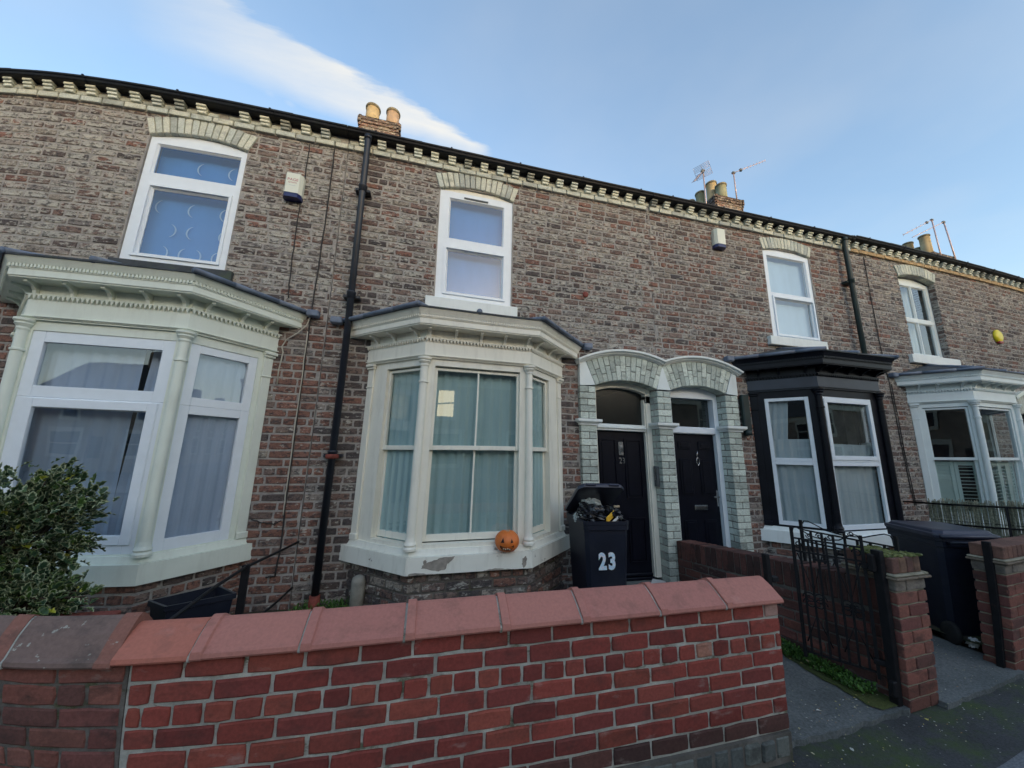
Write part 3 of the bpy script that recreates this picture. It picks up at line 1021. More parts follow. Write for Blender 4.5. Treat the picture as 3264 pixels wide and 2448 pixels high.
def sash_window(parent, x0, x1, z0, z1, y, spec, frame_mat='upvc', glassm='glass_upper', arch=None):
    """first-floor window: frame with arched infill, panes as given; spec = list of (gx0, gx1, gz0, gz1, inset)"""
    wdw = sub('window', parent)
    # outer frame as butting bars round each light
    holes = [(a, b_, c, d) for a, b_, c, d, _ in spec]
    mb = MB(); core(mb, x0, x1, z0, z1, y, y + 0.06, holes)
    fr = mb.build('frame', frame_mat, wdw)
    for a, b_, c, d, ins in spec:
        g = MB()
        # glazing bead sloping into the pane
        bw = 0.018
        for (p, q) in (((a, c), (b_, c)), ((b_, c), (b_, d)), ((b_, d), (a, d)), ((a, d), (a, c))):
            ix = lambda pt: (pt[0] + (bw if pt[0] == a else -bw), pt[1] + (bw if pt[1] == c else -bw))
            P1, Q1 = ix(p), ix(q)
            g.add([(p[0], y + 0.004, p[1]), (q[0], y + 0.004, q[1]), (Q1[0], y + 0.024, Q1[1]), (P1[0], y + 0.024, P1[1])], [(0, 1, 2, 3)])
        g.build('glazing_bead', frame_mat, wdw)
        p_ = MB(); p_.add([(a, y + 0.026, c), (b_, y + 0.026, c), (b_, y + 0.026, d), (a, y + 0.026, d)], [(0, 1, 2, 3)])
        p_.build('pane', glassm, wdw)
        if ins:
            s_ = MB()
            m_ = 0.034
            core(s_, a - m_, b_ + m_, c - m_, d + m_, y - 0.017, y - 0.001, [(a - 0.006, b_ + 0.006, c - 0.006, d + 0.006)])
            s_.build('sash', frame_mat, wdw)
    if arch:
        rise, = arch
        half = (x1 - x0) / 2
        Rr = (half * half + rise * rise) / (2 * rise)
        cx, cz = (x0 + x1) / 2, z1 + rise - Rr
        poly = [(x0, z1)] + [(cx + Rr * math.sin(t), cz + Rr * math.cos(t)) for t in [(-1 + 2 * i / 12) * math.asin(half / Rr) for i in range(13)]][1:-1] + [(x1, z1)]
        mb = MB(); mb.prism(poly[::-1], y + 0.01, y + 0.06)
        mb.build('arched_head', frame_mat if frame_mat != 'upvc' else 'cream_paint' if x0 > -4 and x0 < 0 else 'upvc', wdw)
    return wdw


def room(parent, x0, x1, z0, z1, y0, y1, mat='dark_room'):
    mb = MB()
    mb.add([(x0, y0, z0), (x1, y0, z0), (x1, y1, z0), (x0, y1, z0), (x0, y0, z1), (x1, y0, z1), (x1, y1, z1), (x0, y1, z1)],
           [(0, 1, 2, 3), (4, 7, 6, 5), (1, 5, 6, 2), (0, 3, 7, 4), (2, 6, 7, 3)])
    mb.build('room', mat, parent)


def curtain(pts, z0, z1, amp, wl_, mat, label, seed=0, cat='curtain', group=None, fold=None, name='curtain'):
    """a hanging cloth following a plan line, folded in waves"""
    rnd = random.Random(seed)
    P_ = [Vector(p) for p in pts]
    tot = sum((P_[i + 1] - P_[i]).length for i in range(len(P_) - 1))
    n_ = max(8, int(tot / 0.012))
    ph = [rnd.uniform(0, 6.28) for _ in range(4)]
    mb = MB()
    cols_ = []
    for i in range(n_ + 1):
        s_ = tot * i / n_
        k = 0; r = s_
        while k < len(P_) - 2 and r > (P_[k + 1] - P_[k]).length:
            r -= (P_[k + 1] - P_[k]).length; k += 1
        t = (P_[k + 1] - P_[k]).normalized()
        nrm = Vector((t.y, -t.x))
        a = amp * (math.sin(s_ / wl_ * 6.28 + ph[0] + 1.2 * math.sin(s_ * 3.1 + ph[1])) + 0.4 * math.sin(s_ / wl_ * 14 + ph[2]))
        cols_.append((P_[k] + t * r, nrm, a))
    rows = 8
    vs = []
    for j in range(rows + 1):
        f_ = j / rows
        for p, nrm, a in cols_:
            q = p + nrm * a * (0.5 + 0.7 * (1 - f_))
            if fold:
                q = q + (P_[-1] - P_[0]).normalized() * fold(f_)
            vs.append((q.x, q.y, z0 + (z1 - z0) * f_))
    fs = [(j * (n_ + 1) + i, j * (n_ + 1) + i + 1, (j + 1) * (n_ + 1) + i + 1, (j + 1) * (n_ + 1) + i) for j in range(rows) for i in range(n_)]
    mb.add(vs, fs, smooth=True)
    o = mb.build(name, mat)
    o['label'] = label
    o['category'] = cat
    if group:
        o['group'] = group
    return o


def bay(parent, P, dz, mats, faces, bricks, colf, mort, sill_mat, rolls=True, sill_z=(0.61, 0.755), label=None, column='round', roofm='lead'):
    """canted bay window; faces = 3 lists of dicts giving each face's lights"""
    T, FZ = mats['trim'], mats.get('frieze', mats['trim'])
    b_ = sub('bay_window', parent, label)
    zs0, zs1 = sill_z
    fr = face_frames(P)
    # dwarf wall
    wm_ = MB(); ring(wm_, P, -0.20, -0.012, 0.16, zs0)
    wm_.build('dwarf_wall', mort, b_)
    for i, (o, uu, nn, L) in enumerate(fr):
        courses(bricks, (o[0], o[1], 0), uu, nn, L, 0.18, zs0 - 0.002, (zs0 - 0.182) / round((zs0 - 0.182) / 0.084), 0.222, [], colf, 3, 1, proud=0.0, start=0.03 * i)
    # sill
    mb = MB(); ring(mb, P, -0.16, 0.062, zs0, zs1, 0.058); ring(mb, P, -0.16, 0.022, zs1 + 0.0005, zs1 + 0.05, 0.008)
    mb.build('sill', sill_mat, b_)
    zf = 2.632 + dz                      # underside of frieze
    zb = zs1 + 0.05
    # timber framing and sashes
    for i, (o, uu, nn, L) in enumerate(fr):
        spec = faces[i]
        ho = [(h[0], h[1], h[2], h[3]) for h in spec['open']]
        mb = MB()
        xs = sorted({0.0, L} | {v_ for h in ho for v_ in h[:2]})
        zs = sorted({zb, zf} | {v_ for h in ho for v_ in h[2:]})
        for a in range(len(xs) - 1):
            for c in range(len(zs) - 1):
                mx_, mz_ = (xs[a] + xs[a + 1]) / 2, (zs[c] + zs[c + 1]) / 2
                if not any(h[0] < mx_ < h[1] and h[2] < mz_ < h[3] for h in ho):
                    mb.obox(o, uu, nn, xs[a], xs[a + 1], -0.09, -0.012, zs[c], zs[c + 1])
        mb.build('framing', T, b_)
        for sh in spec['sash']:
            u0, u1, z0, z1, d, w_, mat_ = sh[:7]
            wb = sh[7] if len(sh) > 7 else w_
            s_ = MB()
            s_.obox(o, uu, nn, u0, u0 + w_, d - 0.035, d, z0, z1, bev=0.003)
            s_.obox(o, uu, nn, u1 - w_, u1, d - 0.035, d, z0, z1, bev=0.003)
            s_.obox(o, uu, nn, u0 + w_ + 0.0005, u1 - w_ - 0.0005, d - 0.035, d - 0.001, z0, z0 + wb, bev=0.003)
            s_.obox(o, uu, nn, u0 + w_ + 0.0005, u1 - w_ - 0.0005, d - 0.035, d - 0.001, z1 - w_, z1, bev=0.003)
            if len(sh) > 8 and sh[8]:
                for um in sh[8]:
                    s_.obox(o, uu, nn, um - 0.009, um + 0.009, d - 0.03, d - 0.004, z0 + wb + 0.0005, z1 - w_ - 0.0005)
            s_.build('sash', mat_, b_)
            g = MB()
            q = []
            for uuu, zz in ((u0 + w_ * 0.8, z0 + wb * 0.8), (u1 - w_ * 0.8, z0 + wb * 0.8), (u1 - w_ * 0.8, z1 - w_ * 0.8), (u0 + w_ * 0.8, z1 - w_ * 0.8)):
                q.append((o[0] + uu[0] * uuu + nn[0] * (d - 0.02), o[1] + uu[1] * uuu + nn[1] * (d - 0.02), zz))
            g.add(q, [(0, 1, 2, 3)])
            g.build('pane', 'glass', b_)
    # frieze, bead, soffit and cornice
    mb = MB(); ring(mb, P, -0.09, 0.012, zf + 0.0, zf + 0.012); ring(mb, P, -0.09, 0.022, zf + 0.0125, zf + 0.165); ring(mb, P, -0.09, 0.034, zf + 0.021, zf + 0.030)
    mb.build('frieze', FZ, b_)
    mb = MB(); ring(mb, P, -0.09, 0.012, zf + 0.1655, zf + 0.305); ring(mb, P, -0.09, 0.044, zf + 0.202, zf + 0.212)
    mb.build('upper_frieze', mats.get('upper', T), b_)
    mb = MB()
    for i, (o, uu, nn, L) in enumerate(fr):
        pts = offs(P, 0.022)
        a0, a1 = Vector(pts[i]), Vector(pts[i + 1])
        LL = (a1 - a0).length
        k = int(LL / 0.034)
        for j in range(k):
            c = (j + 0.5) * LL / k
            q0 = (a0.x, a0.y, 0)
            hw = LL / k * 0.40
            z_t, z_b = zf + 0.202, zf + 0.166
            w0 = [(c - hw, z_t), (c + hw, z_t), (c, z_b)]
            vs = []
            for dd in (0.0, 0.02):
                vs += [(q0[0] + uu[0] * a + nn[0] * dd, q0[1] + uu[1] * a + nn[1] * dd, z) for a, z in w0]
            mb.add(vs, [(0, 1, 2), (5, 4, 3), (0, 3, 4, 1), (1, 4, 5, 2), (2, 5, 3, 0)])
    mb.build('dentil_strip', mats.get('upper', T), b_, kind='stuff')
    zc_ = zf + 0.300
    mb = MB()
    ring(mb, P, -0.05, 0.160, zc_, zc_ + 0.012)
    mb.build('soffit', mats.get('soffit', T), b_)
    mb = MB()
    ring(mb, P, 0.13, 0.170, zc_ + 0.0125, zc_ + 0.070)
    ring(mb, P, 0.10, 0.176, zc_ + 0.0705, zc_ + 0.105)
    ring(mb, P, 0.10, 0.186, zc_ + 0.1055, zc_ + 0.125, 0.196)
    ring(mb, P, 0.10, 0.196, zc_ + 0.1255, zc_ + 0.160, 0.215)
    mb.build('cornice', T, b_)
    mb = MB()
    for i, (o, uu, nn, L) in enumerate(fr):
        pts = offs(P, 0.176)
        a0, a1 = Vector(pts[i]), Vector(pts[i + 1])
        LL = (a1 - a0).length
        k = int(LL / 0.026)
        for j in range(k):
            c = (j + 0.5) * LL / k
            mb.obox((a0.x, a0.y, 0), uu, nn, c - 0.0075, c + 0.0075, 0, 0.012, zc_ + 0.080, zc_ + 0.1045)
    mb.build('bead_strip', T, b_, kind='stuff')
    # brackets
    for i, (o, uu, nn, L) in enumerate(fr):
        us = [L / 2 + (j - 2) * L * 0.235 for j in range(5)] if i == 1 else [0.13, L * 0.48, L - 0.10] if i == 0 else [0.10, L * 0.52, L - 0.13]
        for c in us:
            prof = [(0.012, zc_), (0.012, zc_ - 0.095), (0.028, zc_ - 0.098), (0.040, zc_ - 0.085), (0.046, zc_ - 0.06), (0.07, zc_ - 0.038), (0.10, zc_ - 0.024), (0.132, zc_ - 0.02), (0.136, zc_)]
            mb = MB()
            vs = []
            for s_ in (-0.014, 0.014):
                vs += [(o[0] + uu[0] * (c + s_) + nn[0] * d, o[1] + uu[1] * (c + s_) + nn[1] * d, z) for d, z in prof]
            n_ = len(prof)
            fs = [tuple(range(n_)), tuple(range(2 * n_ - 1, n_ - 1, -1))] + [(k, k + n_, (k + 1) % n_ + n_, (k + 1) % n_) for k in range(n_)]
            mb.add(vs, fs)
            mb.build('bracket', mats.get('bracket', T), b_)
    # corner colonnettes and wall pilasters
    for i in (1, 2):
        x, y = offs(P, 0.004)[i]
        rr = 0.040
        prof = [(0.062, zb), (0.062, zb + 0.02), (0.052, zb + 0.035), (0.058, zb + 0.05), (0.046, zb + 0.075), (rr, zb + 0.11), (rr * 0.95, zf - 0.27),
                (rr * 1.18, zf - 0.265), (rr * 1.18, zf - 0.25), (rr * 0.92, zf - 0.245), (rr * 0.92, zf - 0.10), (rr * 1.1, zf - 0.085), (rr * 1.05, zf - 0.07), (rr * 1.5, zf - 0.045), (rr * 1.4, zf - 0.035), (rr * 1.75, zf - 0.02), (rr * 1.75, zf - 0.001)]
        mb = MB(); mb.lathe(x, y, prof, 28, smooth=False)
        mb.build('column', T, b_)
    for i in (0, 3):
        o, uu, nn, L = fr[0] if i == 0 else fr[2]
        c0 = 0.0 if i == 0 else L - 0.085
        mb = MB()
        mb.obox(o, uu, nn, c0, c0 + 0.085, -0.0115, 0.012, zb, zf - 0.001, bev=0.004)
        mb.obox(o, uu, nn, c0 - 0.0, c0 + 0.097, -0.011, 0.026, zb, zb + 0.06, bev=0.006)
        mb.obox(o, uu, nn, c0 - 0.004, c0 + 0.092, -0.011, 0.020, zf - 0.268, zf - 0.250, bev=0.004)
        mb.obox(o, uu, nn, c0 - 0.008, c0 + 0.098, -0.011, 0.030, zf - 0.06, zf - 0.035, bev=0.006)
        mb.obox(o, uu, nn, c0 - 0.012, c0 + 0.108, -0.011, 0.045, zf - 0.0345, zf - 0.0005, bev=0.006)
        mb.build('pilaster', T, b_)
    # low lead roof with rolled hips
    O = offs(P, 0.224)
    zr0, zr1 = zc_ + 0.162, zc_ + 0.42
    rl, rr_ = (P[1][0] + 0.12, -0.002), (P[2][0] - 0.12, -0.002)
    mb = MB()
    vs = [(O[0][0], -0.002, zr0 + 0.02)] + [(x, y, zr0 + 0.015) for x, y in O[1:3]] + [(O[3][0], -0.002, zr0 + 0.02), (rl[0], rl[1], zr1), (rr_[0], rr_[1], zr1)]
    vs += [(x, y if k_ in (1, 2) else -0.002, zr0 - 0.001) for k_, (x, y) in enumerate(O)]
    mb.add(vs, [(0, 1, 4), (1, 2, 5, 4), (2, 3, 5), (6, 7, 1, 0), (7, 8, 2, 1), (8, 9, 3, 2), (9, 8, 7, 6)])
    mb.build('bay_roof', 'slate', b_)
    if rolls:
        r_ = MB()
        for k_, (p, q) in enumerate((((O[1][0], O[1][1], zr0 + 0.02), (rl[0], rl[1], zr1)), (((O[1][0] + O[2][0]) / 2 - 0.05, O[1][1], zr0 + 0.02), ((rl[0] + rr_[0]) / 2, -0.002, zr1)), ((O[2][0], O[2][1], zr0 + 0.02), (rr_[0], rr_[1], zr1)))):
            r_ = MB()
            r_.tube([p, q], [0.03, 0.026], 10)
            r_.build('lead_roll', 'lead', b_)
        for sgn, a, q in ((-1, O[0], O[1]), (1, O[3], O[2])):
            r_ = MB()
            d1 = Vector((q[0] - a[0], q[1] - 0)).normalized()
            e0 = Vector((a[0], 0)) - d1 * 0.0
            for t0, t1 in ((0.0, 0.34), (0.34, 0.72), (0.72, 1.02)):
                p0 = Vector((a[0], -0.003)).lerp(Vector(q), t0); p1 = Vector((a[0], -0.003)).lerp(Vector(q), t1)
                r_.tube([(p0.x + sgn * 0.012, p0.y - 0.006, zr0 + 0.022), (p1.x + sgn * 0.012, p1.y - 0.006, zr0 + 0.020)], [0.022, 0.026], 8)
            r_.box(min(a[0] - sgn * 0.02, a[0] + sgn * 0.10), max(a[0] - sgn * 0.02, a[0] + sgn * 0.10), -0.09, -0.003, zr0 - 0.03, zr0 + 0.045, bev=0.012)
            r_.build('lead_flashing', roofm, b_)
    return b_


def house(label, x0, x1, dent0, gut_dz=0.0, broken=(), band='glazed_brick'):
    h = thing('terraced_house', label, 'house', ((x0 + x1) / 2, 0, 0.0), 'brick houses of the terrace')
    gutter(h, x0, x1, gut_dz)
    cornice(h, x0, x1, dent0, band, broken=broken)
    roof(h, x0, x1, gut_dz)
    return h


def sill(parent, x0, x1, z0, z1, mat='white_paint', d=0.06):
    mb = MB(); mb.box(x0, x1, -d, 0.06, z0, z1, bev=0.006)
    mb.build('window_sill', mat, parent)


def downpipe(parent, x, zt, zb_, mat='pipe_black', collars=(), gully=True, yp=-0.10):
    p = sub('downpipe', parent)
    mb = MB()
    mb.tube([(x + 0.0, -0.112, 5.50), (x, -0.112, 5.42), (x, yp, 5.34), (x, yp, zb_)], 0.036, 12)
    mb.tube([(x, -0.112, 5.49), (x, -0.112, 5.44)], 0.046, 12)
    mb.build('pipe', mat, p)
    for z in collars:
        mb = MB()
        mb.lathe(x, yp, [(0.037, z - 0.06), (0.046, z - 0.055), (0.046, z), (0.05, z + 0.004), (0.05, z + 0.02), (0.037, z + 0.024)], 14)
        mb.box(x - 0.085, x + 0.085, yp + 0.01, -0.001, z - 0.045, z - 0.01, bev=0.004)
        mb.build('pipe_collar', mat, p)
    return p


# facade colours: mostly weathered brown-grey, house by house a little different
def brown(x, z):
    return pick((2.2, 3.5, 1.9, 2.6)), random.uniform(0.25, 0.75)


# ---- house with the cream-green bay on the left
H1X0, H1X1 = -8.9, -4.07
h1 = house('brick house at far left with the big pale green bay window', H1X0, H1X1, 0.216 * -21, broken=(-8 + 4, 17 - 21 - 0))
W1 = (-6.085, -5.105, 3.53, 5.27)
B1 = [(-6.70, 0), (-6.15, -0.56), (-5.0, -0.56), (-4.53, 0)]
op1 = [(W1[0], W1[1], W1[2], W1[3]), (-6.60, -4.60, 0.80, 2.68), (-6.95, -4.30, 2.72, 3.02)]
mb = MB(); core(mb, H1X0, H1X1, 0.0, Z1H, 0.004, 0.25, [(W1[0] + .01, W1[1] - .01, 3.53, 5.14), (-6.60, -4.60, 0.80, 2.68)])
mb.build('wall', 'mortar_house', h1)


def col1(x, z):
    if x > -4.62 and z < 3.12:
        return pick((7, 2.5, 0.8, 0.6)), random.uniform(0.2, 0.45)
    if z < 3.1:
        return pick((6, 3, 1.0, 0.6)), random.uniform(0.15, 0.4)
    if x < -6.0:
        return pick((0.9, 2.8, 1.4, 5)), random.uniform(0.45, 1.0)
    return pick((1.3, 3.6, 1.4, 3.5)), random.uniform(0.4, 0.9)


b1 = Bricks()
courses(b1, (H1X0, 0, 0), (1, 0), (0, -1), H1X1 - H1X0 - 0.004, Z0H, Z1H, CH, 0.222,
        [(a - H1X0, b_ - H1X0, c, d) for a, b_, c, d in [(W1[0], W1[1], W1[2], W1[3]), (-6.55, -4.62, 0.6, 2.95)]], col1)
sash_window(h1, -6.068, -5.118, 3.541, 5.049, 0.022, [(-6.00, -5.175, 4.60, 4.975, False), (-5.95, -5.217, 3.645, 4.43, True)], arch=(0.075,))
arch_bricks(h1, -6.075, -5.10, 5.052, 0.08, 0.205, 15)
mb = MB(); mb.box(-6.11, -5.02, -0.05, 0.02, 3.40, 3.537, bev=0.006)
mb.build('window_sill', 'slate', h1)
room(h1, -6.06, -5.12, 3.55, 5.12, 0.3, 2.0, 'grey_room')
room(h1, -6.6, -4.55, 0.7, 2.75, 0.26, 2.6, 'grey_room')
L0 = math.hypot(0.55, 0.56); L1 = 1.15; L2 = math.hypot(0.47, 0.56)
dz = 0.05
U = 'upvc'
faces1 = [
    {'open': [(0.10, L0 - 0.09, 0.86, 2.60)], 'sash': [(0.10, L0 - 0.09, 2.08, 2.60, -0.03, 0.055, U), (0.10, L0 - 0.09, 0.86, 2.079, -0.03, 0.055, U, 0.11)]},
    {'open': [(0.055, 1.08, 0.86, 2.60)], 'sash': [(0.055, 1.08, 2.055, 2.60, -0.02, 0.092, U), (0.055, 1.08, 0.86, 2.054, -0.02, 0.085, U, 0.10), (0.120, 1.045, 0.93, 2.045, -0.005, 0.07, U)]},
    {'open': [(0.055, L2 - 0.13, 0.86, 2.60)], 'sash': [(0.055, L2 - 0.13, 2.05, 2.60, -0.02, 0.075, U), (0.055, L2 - 0.13, 0.86, 2.049, -0.02, 0.075, U, 0.09)]},
]
bay(h1, B1, dz, {'trim': 'mint_paint'}, faces1, b1, col1, 'mortar_house', 'mint_paint', sill_z=(0.65, 0.80), rolls=True, roofm='lead', label='pale green bay window with plastic frames')
b1.build(h1, 'york_brick')

# ---- number 23 with the cream bay and pumpkin
H2X0, H2X1 = -4.062, 0.15
h2 = house('brick house with the peeling cream bay window and number 23 door', H2X0, H2X1, 0.216 * -21)
B2 = [(-3.585, 0), (-2.985, -0.55), (-1.855, -0.55), (-1.265, 0)]
DO = (-1.02, 1.40)                                     # the paired doorways
mb = MB(); core(mb, H2X0, H2X1, 0.0, Z1H, 0.004, 0.25, [(-2.93, -1.96, 3.54, 5.12), (-3.45, -1.40, 0.80, 2.62), (-0.80, 0.10, 0.0, 2.72)])
mb.build('wall', 'mortar_house', h2)


def col2(x, z):
    if -3.80 < x < -3.55 and random.random() < 0.5:      # damp, sooted bricks beside the downpipe
        return pick((0.3, 1.5, 5, 0.5)), random.uniform(0.1, 0.5)
    if x < -3.9:
        return (pick((5, 3, 1, 1.5)), random.uniform(0.3, 0.6)) if z < 3.2 else (pick((1.5, 3, 1, 4)), random.uniform(0.5, 0.9))
    if z < 3.0:
        if x < -3.3:
            return pick((0.4, 3, 4, 1.5)), random.uniform(0.25, 0.6)
        if z < 0.7:
            return pick((1.3, 3.5, 3.2, 1)), random.uniform(0.2, 0.5)
        return pick((2.5, 3.5, 2, 2)), random.uniform(0.2, 0.6)
    return pick((1.5, 4.2, 1.5, 2.8)), random.uniform(0.35, 0.85)


b2 = Bricks()
KEY = [(0.0, 0.109, 0.02, 0.13, 0.05)[(i * 3) % 5] + random.uniform(-.01, .01) for i in range(80)]   # toothed joint between the twin houses
surround = [(-1.10, 1.42, 2.52, 3.02), (-0.83, 0.13, 0, 2.6), (-1.018, 0.4, 0, 2.56)]
courses(b2, (H2X0, 0, 0), (1, 0), (0, -1), H2X1 - H2X0, Z0H, Z1H, CH, 0.218,
        [(a - H2X0, b_ - H2X0, c, d) for a, b_, c, d in [(-2.945, -1.945, 3.41, 5.26), (-3.45, -1.38, 0.6, 2.9)] + [(-1.018, 0.4, 0, 2.86), (-0.93, 0.4, 2.86, 2.93), (-0.75, 0.4, 2.93, 3.0)]], col2, right=KEY)
sash_window(h2, -2.935, -1.955, 3.545, 5.058, 0.018, [(-2.808, -2.076, 4.39, 4.966, False), (-2.812, -2.077, 3.66, 4.24, True)], arch=(0.075,))
mb = MB(); mb.box(-2.62, -2.30, 0.004, 0.017, 4.985, 5.0)
mb.build('trickle_vent', 'intercom_grey', h2)
arch_bricks(h2, -2.945, -1.948, 5.060, 0.078, 0.205, 15)
sill(h2, -3.037, -1.881, 3.40, 3.543, 'white_paint')
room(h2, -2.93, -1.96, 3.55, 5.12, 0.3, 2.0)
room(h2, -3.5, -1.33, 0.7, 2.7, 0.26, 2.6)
L0 = math.hypot(0.60, 0.55); L1 = 1.13; L2 = math.hypot(0.59, 0.55)
C = 'cream_paint'


def old_sashes(a, b_, bars):
    return [(a, b_, 1.695, 2.545, -0.045, 0.028, C, 0.045, bars), (a, b_, 0.85, 1.735, -0.083, 0.032, C, 0.06, bars)]


faces2 = [{'open': [(0.27, L0 - 0.07, 0.84, 2.56)], 'sash': old_sashes(0.27, L0 - 0.07, None)},
          {'open': [(0.105, L1 - 0.105, 0.84, 2.56)], 'sash': old_sashes(0.105, L1 - 0.105, [L1 / 2 - 0.005])},
          {'open': [(0.065, L2 - 0.30, 0.84, 2.56)], 'sash': old_sashes(0.065, L2 - 0.30, None)}]
bay(h2, B2, 0.0, {'trim': 'cream_paint'}, faces2, b2, col2, 'mortar_dark', 'cream_sill', label='cream timber bay window with peeling paint')
rp = random.Random(4)
for (pts_, y_) in (([(-2.862, 0.69), (-2.81, 0.715), (-2.75, 0.725), (-2.70, 0.745), (-2.58, 0.749), (-2.60, 0.72), (-2.64, 0.69), (-2.66, 0.645), (-2.72, 0.635), (-2.78, 0.645), (-2.87, 0.665)], -0.6135),
                   ([(-2.86, 0.72), (-2.84, 0.735), (-2.825, 0.715), (-2.835, 0.69), (-2.85, 0.695)], -0.6135),
                   ([(-2.30, 0.615), (-2.20, 0.628), (-2.10, 0.618), (-2.02, 0.61), (-2.02, 0.6105), (-2.30, 0.6105)], -0.6135),
                   ([(-1.93, 0.70), (-1.90, 0.72), (-1.885, 0.69), (-1.90, 0.63), (-1.92, 0.615), (-1.935, 0.65)], -0.6135),
                   ([(-2.98, 0.625), (-2.90, 0.63), (-2.80, 0.615), (-2.70, 0.612), (-2.66, 0.6105), (-2.98, 0.6105)], -0.6135)):
    fine = []
    for (a_, b__) in zip(pts_, pts_[1:] + pts_[:1]):
        for q_ in range(4):
            fine.append((a_[0] + (b__[0] - a_[0]) * q_ / 4 + rp.uniform(-.004, .004), max(0.6105, a_[1] + (b__[1] - a_[1]) * q_ / 4 + rp.uniform(-.003, .003))))
    mb = MB(); mb.prism(fine, y_, -0.60)
    mb.build('bare_patch', 'bare_render', h2)
downpipe(h2, -3.83, 5.4, 0.24, collars=(4.78, 3.42, 1.66))
mb = MB(); mb.lathe(-3.83, -0.10, [(0.05, 1.60), (0.062, 1.605), (0.062, 1.64), (0.05, 1.645)], 14)
mb.build('rusty_joint', 'rust_red', h2)
mb = MB(); mb.lathe(-3.83, -0.10, [(0.04, 0.16), (0.052, 0.17), (0.048, 0.33), (0.04, 0.335)], 14)
mb.build('pipe_shoe', 'rust_red', h2)
mb = MB(); mb.lathe(-3.44, -0.20, [(0.062, 0.12), (0.064, 0.46), (0.055, 0.50), (0.03, 0.515)], 14)
mb.build('gully_cover', 'cement', h2)
# odd yellow patch brick left of the doorway
b2.build(h2, 'york_brick')

# ---- number 25 with the black bay
H3X0, H3X1 = 0.158, 4.212
h3 = house('brick house with the black painted bay window beside paired doors', H3X0, H3X1, 0.216 * -21)
B3 = [(1.66, 0), (2.17, -0.56), (3.29, -0.56), (3.80, 0)]
mb = MB(); core(mb, H3X0, H3X1, 0.0, Z1H, 0.004, 0.25, [(2.25, 3.225, 3.54, 5.10), (1.75, 3.82, 0.80, 2.62), (0.30, 1.20, 0.0, 2.72)])
mb.build('wall', 'mortar_house', h3)


def col3(x, z):
    if z < 0.75:
        return pick((1.3, 4, 1.5, 2)), random.uniform(0.2, 0.5)
    if z < 3.0:
        return pick((3.6, 3.4, 1.5, 1.8)), random.uniform(0.2, 0.55)
    return pick((2.5, 4.2, 1.5, 1.9)), random.uniform(0.3, 0.7)


b3 = Bricks()
courses(b3, (H3X0, 0, 0), (1, 0), (0, -1), H3X1 - H3X0 - 0.004, Z0H, Z1H, CH, 0.218,
        [(a - H3X0, b_ - H3X0, c, d) for a, b_, c, d in [(2.238, 3.236, 3.41, 5.24), (1.77, 3.80, 0.6, 2.9), (0.0, 1.402, 0, 2.86), (0, 1.33, 2.86, 2.93), (0, 1.15, 2.93, 3.0)]], col3, zjit=0.002, left=KEY)
sash_window(h3, 2.246, 3.228, 3.545, 5.05, 0.018, [(2.335, 3.15, 4.32, 4.977, False), (2.38, 3.162, 3.62, 4.225, True)], arch=(0.06,))
arch_bricks(h3, 2.238, 3.236, 5.052, 0.068, 0.195, 15)
sill(h3, 2.118, 3.256, 3.405, 3.543, 'white_paint')
room(h3, 2.25, 3.22, 3.55, 5.1, 0.3, 2.0, 'grey_room')
room(h3, 1.70, 3.87, 0.7, 2.7, 0.26, 2.6)
L0 = math.hypot(0.51, 0.56); L1 = 1.12
faces3 = [{'open': [(0.165, 0.65, 0.83, 2.53)], 'sash': [(0.165, 0.65, 1.66, 2.53, -0.012, 0.045, U), (0.165, 0.65, 0.83, 1.659, -0.012, 0.045, U, 0.05)]},
          {'open': [(0.06, 0.97, 0.82, 2.53)], 'sash': [(0.06, 0.97, 1.66, 2.53, -0.012, 0.04, U), (0.06, 0.97, 0.82, 1.659, -0.012, 0.045, U, 0.06), (0.085, 0.945, 1.69, 2.505, 0.0, 0.055, U)]},
          {'open': [(0.09, L0 - 0.17, 0.83, 2.53)], 'sash': [(0.09, L0 - 0.17, 1.66, 2.53, -0.012, 0.045, U), (0.09, L0 - 0.17, 0.83, 1.659, -0.012, 0.045, U, 0.05)]}]
bay(h3, B3, 0.0, {'trim': 'black_paint', 'frieze': 'frieze_black', 'upper': 'black_paint'}, faces3, b3, col3, 'mortar_house', 'white_paint', rolls=True, label='black painted bay window with white plastic sashes')
downpipe(h3, 3.965, 5.4, 0.2, 'pipe_green', collars=(4.70,))
b3.build(h3, 'york_brick')

# ---- the white bay on the right
H4X0, H4X1 = 4.22, 10.6
h4 = house('greyish brick house at right with the white bay and shutters', H4X0, H4X1, 4.306, 0.03, band='buff_mortar')
B4 = [(4.99, 0), (5.46, -0.56), (6.64, -0.56), (7.15, 0)]
W4 = (5.37, 6.39)
mb = MB(); core(mb, H4X0, H4X1, 0.0, Z1H, 0.004, 0.25, [(W4[0], W4[1], 3.52, 5.12), (5.1, 7.2, 0.80, 2.62), (8.18, 9.08, 0.0, 2.62)])
mb.build('wall', 'mortar_house', h4)


def col4(x, z):
    return pick((0.9, 3.6, 1.3, 4.6)), random.uniform(0.3, 0.75)


